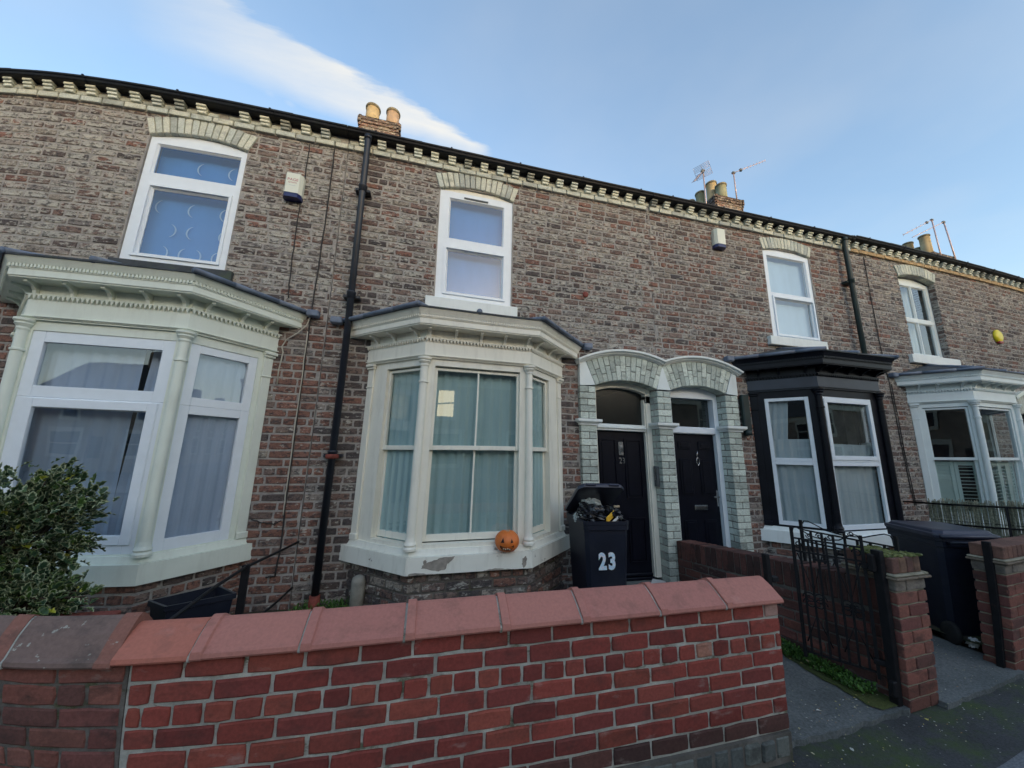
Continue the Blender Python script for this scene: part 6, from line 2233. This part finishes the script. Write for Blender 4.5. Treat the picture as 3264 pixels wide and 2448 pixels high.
def bin_parts(t, mtx, W, D, H, lid_open=None, mat='bin_plastic', lidmat='bin_lid'):
    """body opening upwards; local x width, y depth (front at -D/2), wheels at the back"""
    def put(mb, name, mt_):
        mb.xform(mtx)
        return mb.build(name, mt_, t)
    mb = MB()
    k = 0.80
    secs = [(k, 0.0, 0.03), (k * 1.005, 0.0, 0.06), (0.95, 0.0, H - 0.14), (0.955, 0.0, H - 0.06)]
    def ring_(wk, z, dk=None, ins=0.0):
        w_, d_ = W / 2 * wk - ins, D / 2 * (dk or wk) - ins
        c = 0.035
        return [(-w_ + c, -d_, z), (w_ - c, -d_, z), (w_, -d_ + c, z), (w_, d_ - c, z), (w_ - c, d_, z), (-w_ + c, d_, z), (-w_, d_ - c, z), (-w_, -d_ + c, z)]
    R_ = [ring_(k, 0.02), ring_(k * 1.01, 0.05), ring_(0.945, H - 0.13), ring_(0.945, H - 0.085), ring_(1.0, H - 0.08), ring_(1.0, H - 0.035), ring_(1.015, H - 0.03), ring_(1.015, H), ring_(0.955, H), ring_(0.93, H - 0.16), ring_(0.80, 0.08)]
    vs = [p for r in R_ for p in r]
    fs = [tuple(range(7, -1, -1)), tuple(range(len(vs) - 8, len(vs)))]
    for i in range(len(R_) - 1):
        for j in range(8):
            fs.append((i * 8 + j, i * 8 + (j + 1) % 8, (i + 1) * 8 + (j + 1) % 8, (i + 1) * 8 + j))
    mb.add(vs, fs)
    put(mb, 'body', mat)
    for s_ in (-1, 1):
        w = MB(); w.lathe(0, 0, [(0.03, -0.025), (0.09, -0.025), (0.1, -0.015), (0.1, 0.015), (0.09, 0.025), (0.03, 0.025)], 20)
        w.xform(Matrix.Translation((s_ * (W / 2 * 0.86), D / 2 * 0.84, 0.10)) @ Matrix.Rotation(R(90), 4, 'Y'))
        put(w, 'wheel', 'rubber')
    h = MB(); h.tube([(-W * 0.36, D / 2 + 0.005, H - 0.045), (-W * 0.36, D / 2 + 0.055, H - 0.03), (W * 0.36, D / 2 + 0.055, H - 0.03), (W * 0.36, D / 2 + 0.005, H - 0.045)], 0.013, 8)
    put(h, 'handle', mat)
    lid = MB()
    # shallow domed lid with turned-down rim and two grip lips
    w_, d_ = W / 2 * 1.05, D / 2 * 1.06
    def lr(ws, ds, z, c=0.05):
        a, b_ = w_ * ws, d_ * ds
        return [(-a + c, -b_, z), (a - c, -b_, z), (a, -b_ + c, z), (a, b_ - c, z), (a - c, b_, z), (-a + c, b_, z), (-a, b_ - c, z), (-a, -b_ + c, z)]
    LR = [lr(0.97, 0.97, -0.02), lr(1.0, 1.0, -0.022), lr(1.01, 1.01, 0.0), lr(1.0, 1.0, 0.012), lr(0.93, 0.93, 0.018), lr(0.88, 0.88, 0.04), lr(0.80, 0.80, 0.048)]
    vs = [p for r in LR for p in r]
    fs = [tuple(range(7, -1, -1)), tuple(range(len(vs) - 8, len(vs)))]
    for i in range(len(LR) - 1):
        for j in range(8):
            fs.append((i * 8 + j, i * 8 + (j + 1) % 8, (i + 1) * 8 + (j + 1) % 8, (i + 1) * 8 + j))
    lid.add(vs, fs)
    for q in (-0.5, 0.5):
        lid.obox((0, 0, 0), (1, 0), (0, 1), w_ * (q - 0.22), w_ * (q + 0.22), -d_ - 0.02, -d_ + 0.03, -0.012, 0.014, bev=0.008)
    lid.tube([(-w_ * 0.9, d_ * 0.98, -0.005), (w_ * 0.9, d_ * 0.98, -0.005)], 0.018, 8)
    hinge = Matrix.Translation((0, d_ * 0.98, H + 0.012))
    lm = hinge @ (Matrix.Rotation(lid_open or 0.0, 4, 'X')) @ Matrix.Translation((0, -d_ * 0.98, 0.01))
    lid.xform(lm)
    put(lid, 'lid', lidmat)


BZ = 0.055
t = thing('wheelie_bin', 'overfull dark wheelie bin marked 23 with its lid propped open, by the door', 'wheelie bin', (-1.11, -0.49, BZ), 'dark household wheelie bins')
mtx = Matrix.Translation((-1.085, -0.49, BZ)) @ Matrix.Rotation(R(-3), 4, 'Z')
bin_parts(t, mtx, 0.48, 0.55, 0.985, R(-33))
nb = lettering('2', 0.20, (-1.160, -0.747, 0.61), (0.998, -0.052), (-0.052, -0.998), 0.0008, 0.009, 0.80)
nb.build('number', 'hologram', t)
nb = lettering('3', 0.20, (-1.062, -0.752, 0.61), (0.998, -0.052), (-0.052, -0.998), 0.0008, 0.009, 0.80)
nb.build('number', 'hologram', t)


def crumple(cx, cy_, cz, rx, ry, rz, seed, amp=0.3, sub_=3, fr=3.0):
    """crumpled bag: noisy ball with knife folds"""
    mb = MB()
    n_, m_ = 26, 16
    vs = []
    for j in range(m_ + 1):
        th = math.pi * j / m_
        for i in range(n_):
            ph = 2 * math.pi * i / n_
            d = Vector((math.sin(th) * math.cos(ph), math.sin(th) * math.sin(ph), math.cos(th)))
            q = 1 + amp * (mnoise.noise(d * fr + Vector((seed, 0, 0))) + 0.6 * abs(mnoise.noise(d * fr * 2.7 + Vector((0, seed, 0)))) - 0.2)
            vs.append((cx + d.x * rx * q, cy_ + d.y * ry * q, cz + d.z * rz * q))
    fs = [(j * n_ + i, (j + 1) * n_ + i, (j + 1) * n_ + (i + 1) % n_, j * n_ + (i + 1) % n_) for j in range(m_) for i in range(n_)]
    mb.add(vs, fs, smooth=False)
    return mb


for args, label, mt_ in (((-1.16, -0.56, 1.07, 0.15, 0.15, 0.10, 3.3, 0.45), 'shiny black rubbish bag on top of the overfull bin', 'bag_plastic'),
                         ((-0.96, -0.55, 1.06, 0.12, 0.15, 0.09, 7.1, 0.5), 'second black rubbish bag at the right rim of the overfull bin', 'bag_plastic'),
                         ((-1.13, -0.44, 1.16, 0.11, 0.10, 0.07, 5.7, 0.55), 'crushed clear plastic wrapping under the raised bin lid', 'clear_plastic'),
                         ((-1.28, -0.52, 1.03, 0.06, 0.09, 0.06, 9.2, 0.5), 'clear plastic bag squeezed at the left rim of the bin', 'clear_plastic')):
    o = crumple(*args).build('rubbish_bag' if mt_ == 'bag_plastic' else 'plastic_wrapping', mt_)
    o['label'] = label; o['category'] = 'rubbish bag' if mt_ == 'bag_plastic' else 'plastic wrapping'
mb = MB(); mb.obox((-1.035, -0.70, 1.0), (0.75, 0.2), (0.2, -0.75), -0.06, 0.075, -0.012, 0.004, 0, 0.06, bev=0.004)
mb.v = [(p[0], p[1], p[2] + (p[0] + 1.09) * 0.65) for p in mb.v]
o = mb.build('food_packet', 'yellow_card'); o['label'] = 'yellow food packet lying on the bin rim'; o['category'] = 'packet'
mb = MB(); mb.obox((-1.00, -0.712, 0.985), (0.78, 0.2), (0.2, -0.78), -0.06, 0.075, -0.012, 0.004, 0, 0.028, bev=0.004)
mb.v = [(p[0], p[1], p[2] + (p[0] + 1.05) * 0.6) for p in mb.v]
o = mb.build('paper_tray', 'white_card'); o['label'] = 'white paper tray edge under the yellow packet'; o['category'] = 'packet'
mb = MB(); mb.obox((-0.93, -0.66, 1.155), (1, 0.1), (0.1, -1), -0.035, 0.03, -0.01, 0.01, 0, 0.02, bev=0.003)
o = mb.build('card_scrap', 'tan_card'); o['label'] = 'small scrap of card sticking out over the bin'; o['category'] = 'packet'

t = thing('wheelie_bin', 'closed dark wheelie bin standing between the two brick pillars', 'wheelie bin', (2.3, -1.45, BZ), 'dark household wheelie bins')
ang = math.atan2(-0.23, 0.49)
mtx = Matrix.Translation((2.235, -1.47, 0.03)) @ Matrix.Rotation(ang + math.pi, 4, 'Z')
bin_parts(t, mtx, 0.53, 0.64, 0.95, 0.0, lidmat='bin_lid')

# recycling box behind the coping
t = thing('recycling_box', 'open black plastic recycling box by the garden railing', 'box', (-4.5, -0.75, 0.2))
q0 = [(-4.72, -0.86), (-4.55, -0.985), (-4.22, -0.80), (-4.43, -0.60)]
mb = MB()
cxm = sum(p[0] for p in q0) / 4; cym = sum(p[1] for p in q0) / 4
def sc_(k): return [(cxm + (p[0] - cxm) * k, cym + (p[1] - cym) * k) for p in q0]
lay = [(sc_(0.84), 0.24), (sc_(0.97), 0.585), (sc_(1.05), 0.59), (sc_(1.05), 0.625), (sc_(0.96), 0.625), (sc_(0.82), 0.27)]
vs = [(x, y, z) for l_, z in lay for x, y in l_]
fs = [(3, 2, 1, 0), tuple(range(20, 24))]
for i in range(5):
    for j in range(4):
        fs.append((i * 4 + j, i * 4 + (j + 1) % 4, (i + 1) * 4 + (j + 1) % 4, (i + 1) * 4 + j))
mb.add(vs, fs)
mb.build('box_body', 'bin_plastic', t)
e_ = (Vector(q0[2]) - Vector(q0[1])).normalized()
lettering('~ooo~', 0.045, ((q0[1][0] + q0[2][0]) / 2 - 0.05, (q0[1][1] + q0[2][1]) / 2 - 0.012, 0.49), (e_.x, e_.y), (e_.y, -e_.x), 0.0005).build('printing', 'print_silver', t)

# ---------------------------------------------------------------- pumpkin
t = thing('pumpkin', 'small carved orange pumpkin with a grinning face on the bay sill', 'pumpkin', (-2.085, -0.60, 0.757))
mb = MB()
n_, m_ = 60, 26
vs = []
pc = Vector((-2.085, -0.602, 0.857))
for j in range(m_ + 1):
    th = math.pi * j / m_
    for i in range(n_):
        ph = 2 * math.pi * i / n_
        rib = 1 - 0.035 * abs(math.cos(ph * 6)) ** 3
        dent = 1 - 0.12 * math.exp(-((th) / 0.35) ** 2) - 0.06 * math.exp(-((math.pi - th) / 0.4) ** 2)
        rr = 0.118 * rib * dent
        vs.append((pc.x + rr * math.sin(th) * math.cos(ph), pc.y + rr * math.sin(th) * math.sin(ph), pc.z + rr * 0.86 * math.cos(th)))
fs = [(j * n_ + i, (j + 1) * n_ + i, (j + 1) * n_ + (i + 1) % n_, j * n_ + (i + 1) % n_) for j in range(m_) for i in range(n_)]
mb.add(vs, fs, smooth=True)
mb.build('shell', 'pumpkin', t)
fd = (CAM - pc); fd.z = 0; fd.normalize()
sdv = Vector((-fd.y, fd.x, 0))


def face_piece(poly, name, mat, out_=0.003):
    """cut-out laid into the curved skin"""
    mb = MB()
    v0 = []
    for dd in (out_, -0.012):
        for x, z in poly:
            r2 = 1 - (x / 0.118) ** 2 - (z / 0.101) ** 2
            d = 0.1185 * math.sqrt(max(r2, 0.02)) + dd
            p = pc + sdv * x + fd * d + Vector((0, 0, z))
            v0.append(tuple(p))
    n_ = len(poly)
    mb.add(v0, [tuple(range(n_)), tuple(range(2 * n_ - 1, n_ - 1, -1))] + [(i, i + n_, (i + 1) % n_ + n_, (i + 1) % n_) for i in range(n_)])
    mb.build(name, mat, t)


face_piece([(-0.058, 0.008), (-0.026, 0.010), (-0.036, 0.048)], 'eye', 'pumpkin_dark')
face_piece([(0.034, 0.006), (0.060, 0.010), (0.044, 0.042)], 'eye', 'pumpkin_dark')
face_piece([(-0.066, -0.018), (-0.045, -0.026), (0.0, -0.030), (0.045, -0.024), (0.066, -0.014), (0.064, -0.034), (0.04, -0.052), (0.0, -0.058), (-0.045, -0.052), (-0.062, -0.036)], 'mouth', 'pumpkin_dark')
mb = MB()
for x in (-0.03, -0.012, 0.008, 0.026):
    z = -0.05 + random.uniform(-.004, .004)
    p = pc + sdv * x + fd * 0.110 + Vector((0, 0, z))
    mb.obox(tuple(p), (sdv.x, sdv.y), (fd.x, fd.y), -0.006, 0.007, 0.0, 0.006, 0, 0.012, bev=0.002)
mb.build('teeth', 'pumpkin_mould', t)
mb = MB()
for i in range(26):
    an = random.uniform(0, 6.28); rr = random.uniform(0.006, 0.042)
    p = pc + Vector((rr * math.cos(an), rr * math.sin(an), 0.086 - rr * 0.25))
    mb.obox(tuple(p), (math.cos(i), math.sin(i)), (-math.sin(i), math.cos(i)), -0.004, 0.004, -0.003, 0.003, 0, 0.012, bev=0.001)
mb.build('stalk_scar', 'pumpkin_mould', t, kind='stuff')

# leaflet on the step, litter by the second wall
mb = MB()
x0, y0 = -0.02, 0.05
q = [(x0 - 0.10, y0 - 0.02), (x0 + 0.05, y0 - 0.08), (x0 + 0.14, y0 + 0.01), (x0 - 0.01, y0 + 0.07)]
mb.add([(q[0][0], q[0][1], 0.170), (q[1][0], q[1][1], 0.172), (q[2][0], q[2][1], 0.171), (q[3][0], q[3][1], 0.185), (q[0][0], q[0][1], 0.1685), (q[1][0], q[1][1], 0.1685), (q[2][0], q[2][1], 0.1685), (q[3][0], q[3][1], 0.18)],
       [(0, 1, 2, 3), (7, 6, 5, 4), (0, 4, 5, 1), (1, 5, 6, 2), (2, 6, 7, 3), (3, 7, 4, 0)])
o = mb.build('leaflet', 'white_card'); o['label'] = 'white leaflet lying on the doorstep of number 23'; o['category'] = 'leaflet'
o = crumple(1.98, -1.74, 0.08, 0.055, 0.045, 0.035, 2.2, 0.8).build('plastic_wrapping', 'white_card')
o['label'] = 'scrap of white litter beside the bin wheel'; o['category'] = 'litter'
o = crumple(-4.42, -1.72, 0.80, 0.13, 0.07, 0.035, 4.2, 0.3).build('plastic_sheet', 'grey_tarp')
o['label'] = 'blue-grey plastic sheet just behind the old coping'; o['category'] = 'sheet'
mb = MB(); mb.obox((-4.60, -1.60, 0.72), (1, 0.1), (-0.1, 1), -0.14, 0.14, -0.05, 0.05, 0, 0.09, bev=0.006, c=(0.22, 0.06, 0.045))
o = mb.build('loose_brick', 'old_wall_brick', attrs=True); o['label'] = 'loose dark red brick lying behind the old coping'; o['category'] = 'brick'
mb = MB(); mb.box(-4.80, -4.25, -1.80, -1.50, 0.18, 0.72)
o = mb.build('block_stack', 'mortar_dark'); o['label'] = 'low rubble stack behind the old wall that the loose brick rests on'; o['category'] = 'rubble'

# ---------------------------------------------------------------- plants


def leaf(mb, p, d, up, L, W_, c_in, c_rim, rnd, spiny=True):
    """one leaf: dark middle, pale rim, slightly cupped"""
    side = d.cross(up)
    if side.length < 1e-3:
        side = Vector((1, 0, 0))
    side.normalize()
    n_ = side.cross(d).normalized()
    prof = [(0.0, 0.06), (0.18, 0.75), (0.32, 0.62), (0.5, 1.0), (0.66, 0.72), (0.8, 0.66), (1.0, 0.0)] if spiny else [(0, 0.05), (0.3, 0.8), (0.6, 0.9), (1.0, 0.0)]
    outer, inner = [], []
    curl = rnd.uniform(-0.25, 0.35)
    for sgn in (1, -1):
        for a, w_ in (prof if sgn > 0 else prof[-2:0:-1]):
            z = curl * L * (a - 0.5) ** 2 + 0.25 * W_ * w_ * (1 + 0.6 * math.sin(a * 16))
            outer.append(p + d * (a * L) + side * (sgn * w_ * W_ / 2) + n_ * z)
            inner.append(p + d * ((0.12 + a * 0.74) * L) + side * (sgn * w_ * 0.62 * W_ / 2) + n_ * (z * 0.5))
    k = len(outer)
    vs = [tuple(v_) for v_ in outer] + [tuple(v_) for v_ in inner]
    s0 = len(mb.v)
    mb.add(vs, [(i, (i + 1) % k, (i + 1) % k + k, i + k) for i in range(k)] + [tuple(range(k, 2 * k))])
    for i in range(k):
        mb.c[s0 + i] = c_rim
        mb.c[s0 + k + i] = c_in


def holly(label, c, rad, n_, seed, low=False):
    rnd = random.Random(seed)
    t = thing('holly_bush', label, 'bush', (c[0], c[1], 0.2))
    mb = MB()
    st = MB()
    tips = []
    nb_ = 46
    for i in range(nb_):
        d = Vector((rnd.gauss(0, 1), rnd.gauss(0, 1), rnd.gauss(0.15, 0.9))).normalized()
        e = Vector((c[0] + d.x * rad[0] * rnd.uniform(.7, 1.28), c[1] + d.y * rad[1], c[2] + d.z * rad[2] * rnd.uniform(.75, 1.15)))
        b0 = Vector((c[0] + rnd.uniform(-.08, .08), c[1] + rnd.uniform(-.05, .05), c[2] - rad[2] * 0.6))
        mid = b0.lerp(e, 0.5) + Vector((0, 0, 0.06))
        st.tube([tuple(b0), tuple(mid), tuple(e)], [0.012, 0.007, 0.003], 5)
        tips.append((mid, e))
    st.tube([(c[0], c[1], 0.15), (c[0] + 0.03, c[1], c[2] - rad[2] * 0.5)], [0.035, 0.025], 8)
    for i in range(n_):
        if rnd.random() < 0.72:
            a, b_ = rnd.choice(tips)
            f = rnd.uniform(0.1, 1.05)
            p = a.lerp(b_, f) + Vector((rnd.gauss(0, .03), rnd.gauss(0, .03), rnd.gauss(0, .03)))
        else:
            d = Vector((rnd.gauss(0, 1), rnd.gauss(0, 1), rnd.gauss(0, 1))).normalized()
            p = Vector((c[0] + d.x * rad[0] * rnd.uniform(.3, .95), c[1] + d.y * rad[1] * rnd.uniform(.3, .95), c[2] + d.z * rad[2] * rnd.uniform(.3, .95)))
        outd = (p - Vector(c)); outd = Vector((outd.x / rad[0], outd.y / rad[1], outd.z / rad[2] + 0.25))
        d = (outd.normalized() + Vector((rnd.gauss(0, .55), rnd.gauss(0, .55), rnd.gauss(0, .55)))).normalized()
        up = Vector((rnd.gauss(0, .4), rnd.gauss(0, .4), 1)).normalized()
        g = rnd.random()
        cin = (0.022 + 0.02 * g, 0.05 + 0.03 * g, 0.025 + 0.01 * g)
        rim = (0.42, 0.46, 0.28) if rnd.random() < 0.75 else (0.16, 0.22, 0.08)
        if rnd.random() < 0.012:
            cin, rim = (0.5, 0.5, 0.05), (0.6, 0.6, 0.15)
        elif rnd.random() < 0.2:
            cin = (0.05, 0.10, 0.02)
        leaf(mb, p, d, up, rnd.uniform(0.045, 0.078), rnd.uniform(0.03, 0.048), cin, rim, rnd)
    mb.build('foliage', 'leaf', t, attrs=True, kind='stuff')
    st.build('stems', 'bark', t)


holly('variegated holly bush with pale leaf edges in front of the pale green bay', (-5.18, -1.45, 1.22), (0.43, 0.36, 0.36), 2700, 4)
holly('low variegated holly sprig just above the old coping', (-4.93, -1.62, 0.86), (0.30, 0.20, 0.12), 900, 6)
holly('dark leafy shrub tip at the right edge, in front of the white bay', (6.95, -1.1, 1.12), (0.38, 0.3, 0.32), 900, 8)


def weeds(name, label, cat, spots, n_, seed, hgt=0.06, cols_=((0.05, 0.12, 0.02), (0.08, 0.17, 0.03), (0.04, 0.09, 0.02))):
    rnd = random.Random(seed)
    mb = MB()
    for i in range(n_):
        x0, x1, y0, y1, zf_ = rnd.choice(spots)
        x, y = rnd.uniform(x0, x1), rnd.uniform(y0, y1)
        z = zf_(x, y) if callable(zf_) else zf_
        a = rnd.uniform(0, 6.28)
        d = Vector((math.cos(a), math.sin(a), rnd.uniform(0.4, 1.8))).normalized()
        c = rnd.choice(cols_)
        p = Vector((x, y, z + rnd.uniform(0, hgt * 0.7)))
        leaf(mb, p, d, Vector((0, 0, 1)), rnd.uniform(0.015, 0.035) * (hgt / 0.06) ** 0.5, rnd.uniform(0.01, 0.02), c, tuple(v_ * 1.3 for v_ in c), rnd, False)
    o = mb.build(name, 'weed', attrs=True, kind='stuff')
    o['label'] = label; o['category'] = cat
    return o


weeds('weeds', 'bright green weeds at the foot of the cream bay and downpipe', 'weeds', [(-4.0, -3.45, -0.42, -0.03, 0.19), (-3.4, -2.0, -0.75, -0.55, 0.19), (-4.0, -2.2, -1.5, -0.5, 0.18)], 3000, 1, 0.10)
weeds('weeds', 'green weeds and moss along the dividing wall at the gateway', 'weeds', [(0.18, 0.33, -1.75, -1.0, 0.06), (0.20, 0.36, -1.95, -1.5, 0.05), (0.12, 0.30, -1.45, -1.1, 0.07)], 2200, 2, 0.07)
weeds('weeds', 'small tuft of green at the right foot of the cream bay', 'weeds', [(-1.75, -1.55, -0.62, -0.5, 0.2)], 160, 5, 0.08)
# moss mat at the foot of the dividing wall
mb = MB()
rnd = random.Random(12)
edge = []
for i in range(17):
    f = i / 16
    y = -0.95 - f * 1.13
    edge.append((0.17 + 0.02 * f - rnd.uniform(0.0, 0.05) - (0.02 if 0.5 < f < 0.9 else 0), y))
right = [(0.40, -2.08), (0.26, -0.95)]
pz = lambda x, y: PZ(max(y, -2.0)) + 0.008
mb.add([(x, y, pz(x, y)) for x, y in edge + right], [tuple(range(len(edge) + 2))])
struct('moss_verge', mb, 'moss')


def litter(label, spots, n_, seed):
    rnd = random.Random(seed)
    mb = MB()
    for i in range(n_):
        x0, x1, y0, y1, z = rnd.choice(spots)
        x, y = rnd.uniform(x0, x1), rnd.uniform(y0, y1)
        a = rnd.uniform(0, 6.28)
        d = Vector((math.cos(a), math.sin(a), rnd.uniform(-0.05, 0.15))).normalized()
        c = rnd.choice([(0.42, 0.38, 0.22), (0.5, 0.46, 0.3), (0.3, 0.16, 0.07), (0.45, 0.4, 0.12), (0.55, 0.55, 0.5)])
        L = rnd.uniform(0.006, 0.016) if rnd.random() < 0.9 else rnd.uniform(0.022, 0.035)
        zz = z(x, y) if callable(z) else z
        leaf(mb, Vector((x, y, zz + 0.004)), d, Vector((0, 0, 1)), L, L * 0.6, c, c, rnd, False)
    o = mb.build('fallen_leaves', 'litter', attrs=True, kind='stuff')
    o['label'] = label; o['category'] = 'fallen leaves'


litter('small fallen leaves scattered on the mossy pavement edge', [(-0.9, 2.2, -2.6, -2.18, 0.008), (-0.9, 0.5, -2.32, -2.16, 0.008)], 75, 1)
litter('fallen leaves and grit on the concrete of the first gateway', [(-0.7, 0.38, -2.08, -1.75, lambda x, y: PZ(y) + 0.006), (-0.4, 0.25, -2.08, -1.9, lambda x, y: PZ(y) + 0.006)], 60, 2)
litter('brown and yellow leaves caught among the weeds by the dividing wall', [(0.05, 0.33, -1.75, -1.05, 0.10), (0.1, 0.3, -1.4, -1.1, 0.12)], 70, 3)
litter('fallen leaves on the concrete of the second gateway', [(0.75, 1.7, -2.1, -1.4, lambda x, y: PZ(y) + 0.006)], 40, 4)

# ---------------------------------------------------------------- the other side of the street, met only in reflections
def far_terrace(x0, label, lit=None, back=0.0):
    t = thing('terraced_house', label, 'house', (x0 + 9, -17, 0), 'houses across the road')
    mb = MB(); mb.box(x0, x0 + 18, -22.5, -16.0, -0.1, 5.6)
    mb.build('wall', 'opp_brick', t)
    mb = MB(); mb.extr_x([(-15.8, 5.6), (-19.2, 8.2), (-22.7, 5.6)], x0, x0 + 18)
    mb.build('roof', 'roof_tile', t)
    for k in range(4):
        cx = x0 + 2.2 + k * 4.5
        for zz, hh, ww in ((3.4, 1.6, 0.5), (0.9, 1.7, 0.9)):
            w = MB(); w.box(cx - ww, cx + ww, -16.0, -15.97, zz, zz + hh)
            wo = w.build('window', 'lit_window' if (lit == k and zz > 3) else 'opp_glass', t)
            f = MB()
            core(f, cx - ww - 0.09, cx + ww + 0.09, zz - 0.14, zz + hh + 0.2, -15.96, -15.93, [(cx - ww + 0.06, cx + ww - 0.06, zz + 0.08, zz + hh / 2 - 0.04), (cx - ww + 0.06, cx + ww - 0.06, zz + hh / 2 + 0.04, zz + hh - 0.06)])
            f.build('frame', 'opp_stone', wo)
        d = MB(); d.box(cx + 1.45, cx + 2.2, -16.0, -15.96, 0, 2.3)
        d.build('door', 'door_black', t)
    mb = MB(); mb.box(x0, x0 + 18, -16.0, -15.9, 5.2, 5.6)
    mb.build('eaves', 'opp_stone', t)
    for q in (4.3, 13.3):
        c = MB(); c.box(x0 + q, x0 + q + 1.1, -19.6, -18.8, 7.4, 9.2)
        c.build('chimney', 'opp_brick', t)
    mb = MB(); mb.box(x0, x0 + 18, -14.1, -13.9, -0.1, 0.8)
    mb.build('front_wall', 'opp_brick', t)
    t.location.y -= back


FT = ['brick terrace across the road, reflected in the middle of the cream bay', 'next brick terrace to the right across the road, met only as a reflection', 'third brick terrace to the right across the road, met only as a reflection', 'farthest brick terrace to the right across the road, met only as a reflection']
for i, lab in enumerate(FT):
    far_terrace(-8.8 + i * 18.02, lab, 1 if i == 0 else None)
far_terrace(-45.0, 'brick terrace beyond the side road at far left, met only as a reflection')
far_terrace(-29.5, 'added brick terrace set far back at left, closing off low sky glow in reflections', None, 12.0)  # added to keep the low orange glow out of the left bay's panes
mb = MB(); mb.slab([(-60, -13.6), (60, -13.6), (60, -16.0), (-60, -16.0)][::-1], -0.2, -0.05)
struct('far_pavement', mb, 'pavement_grey')
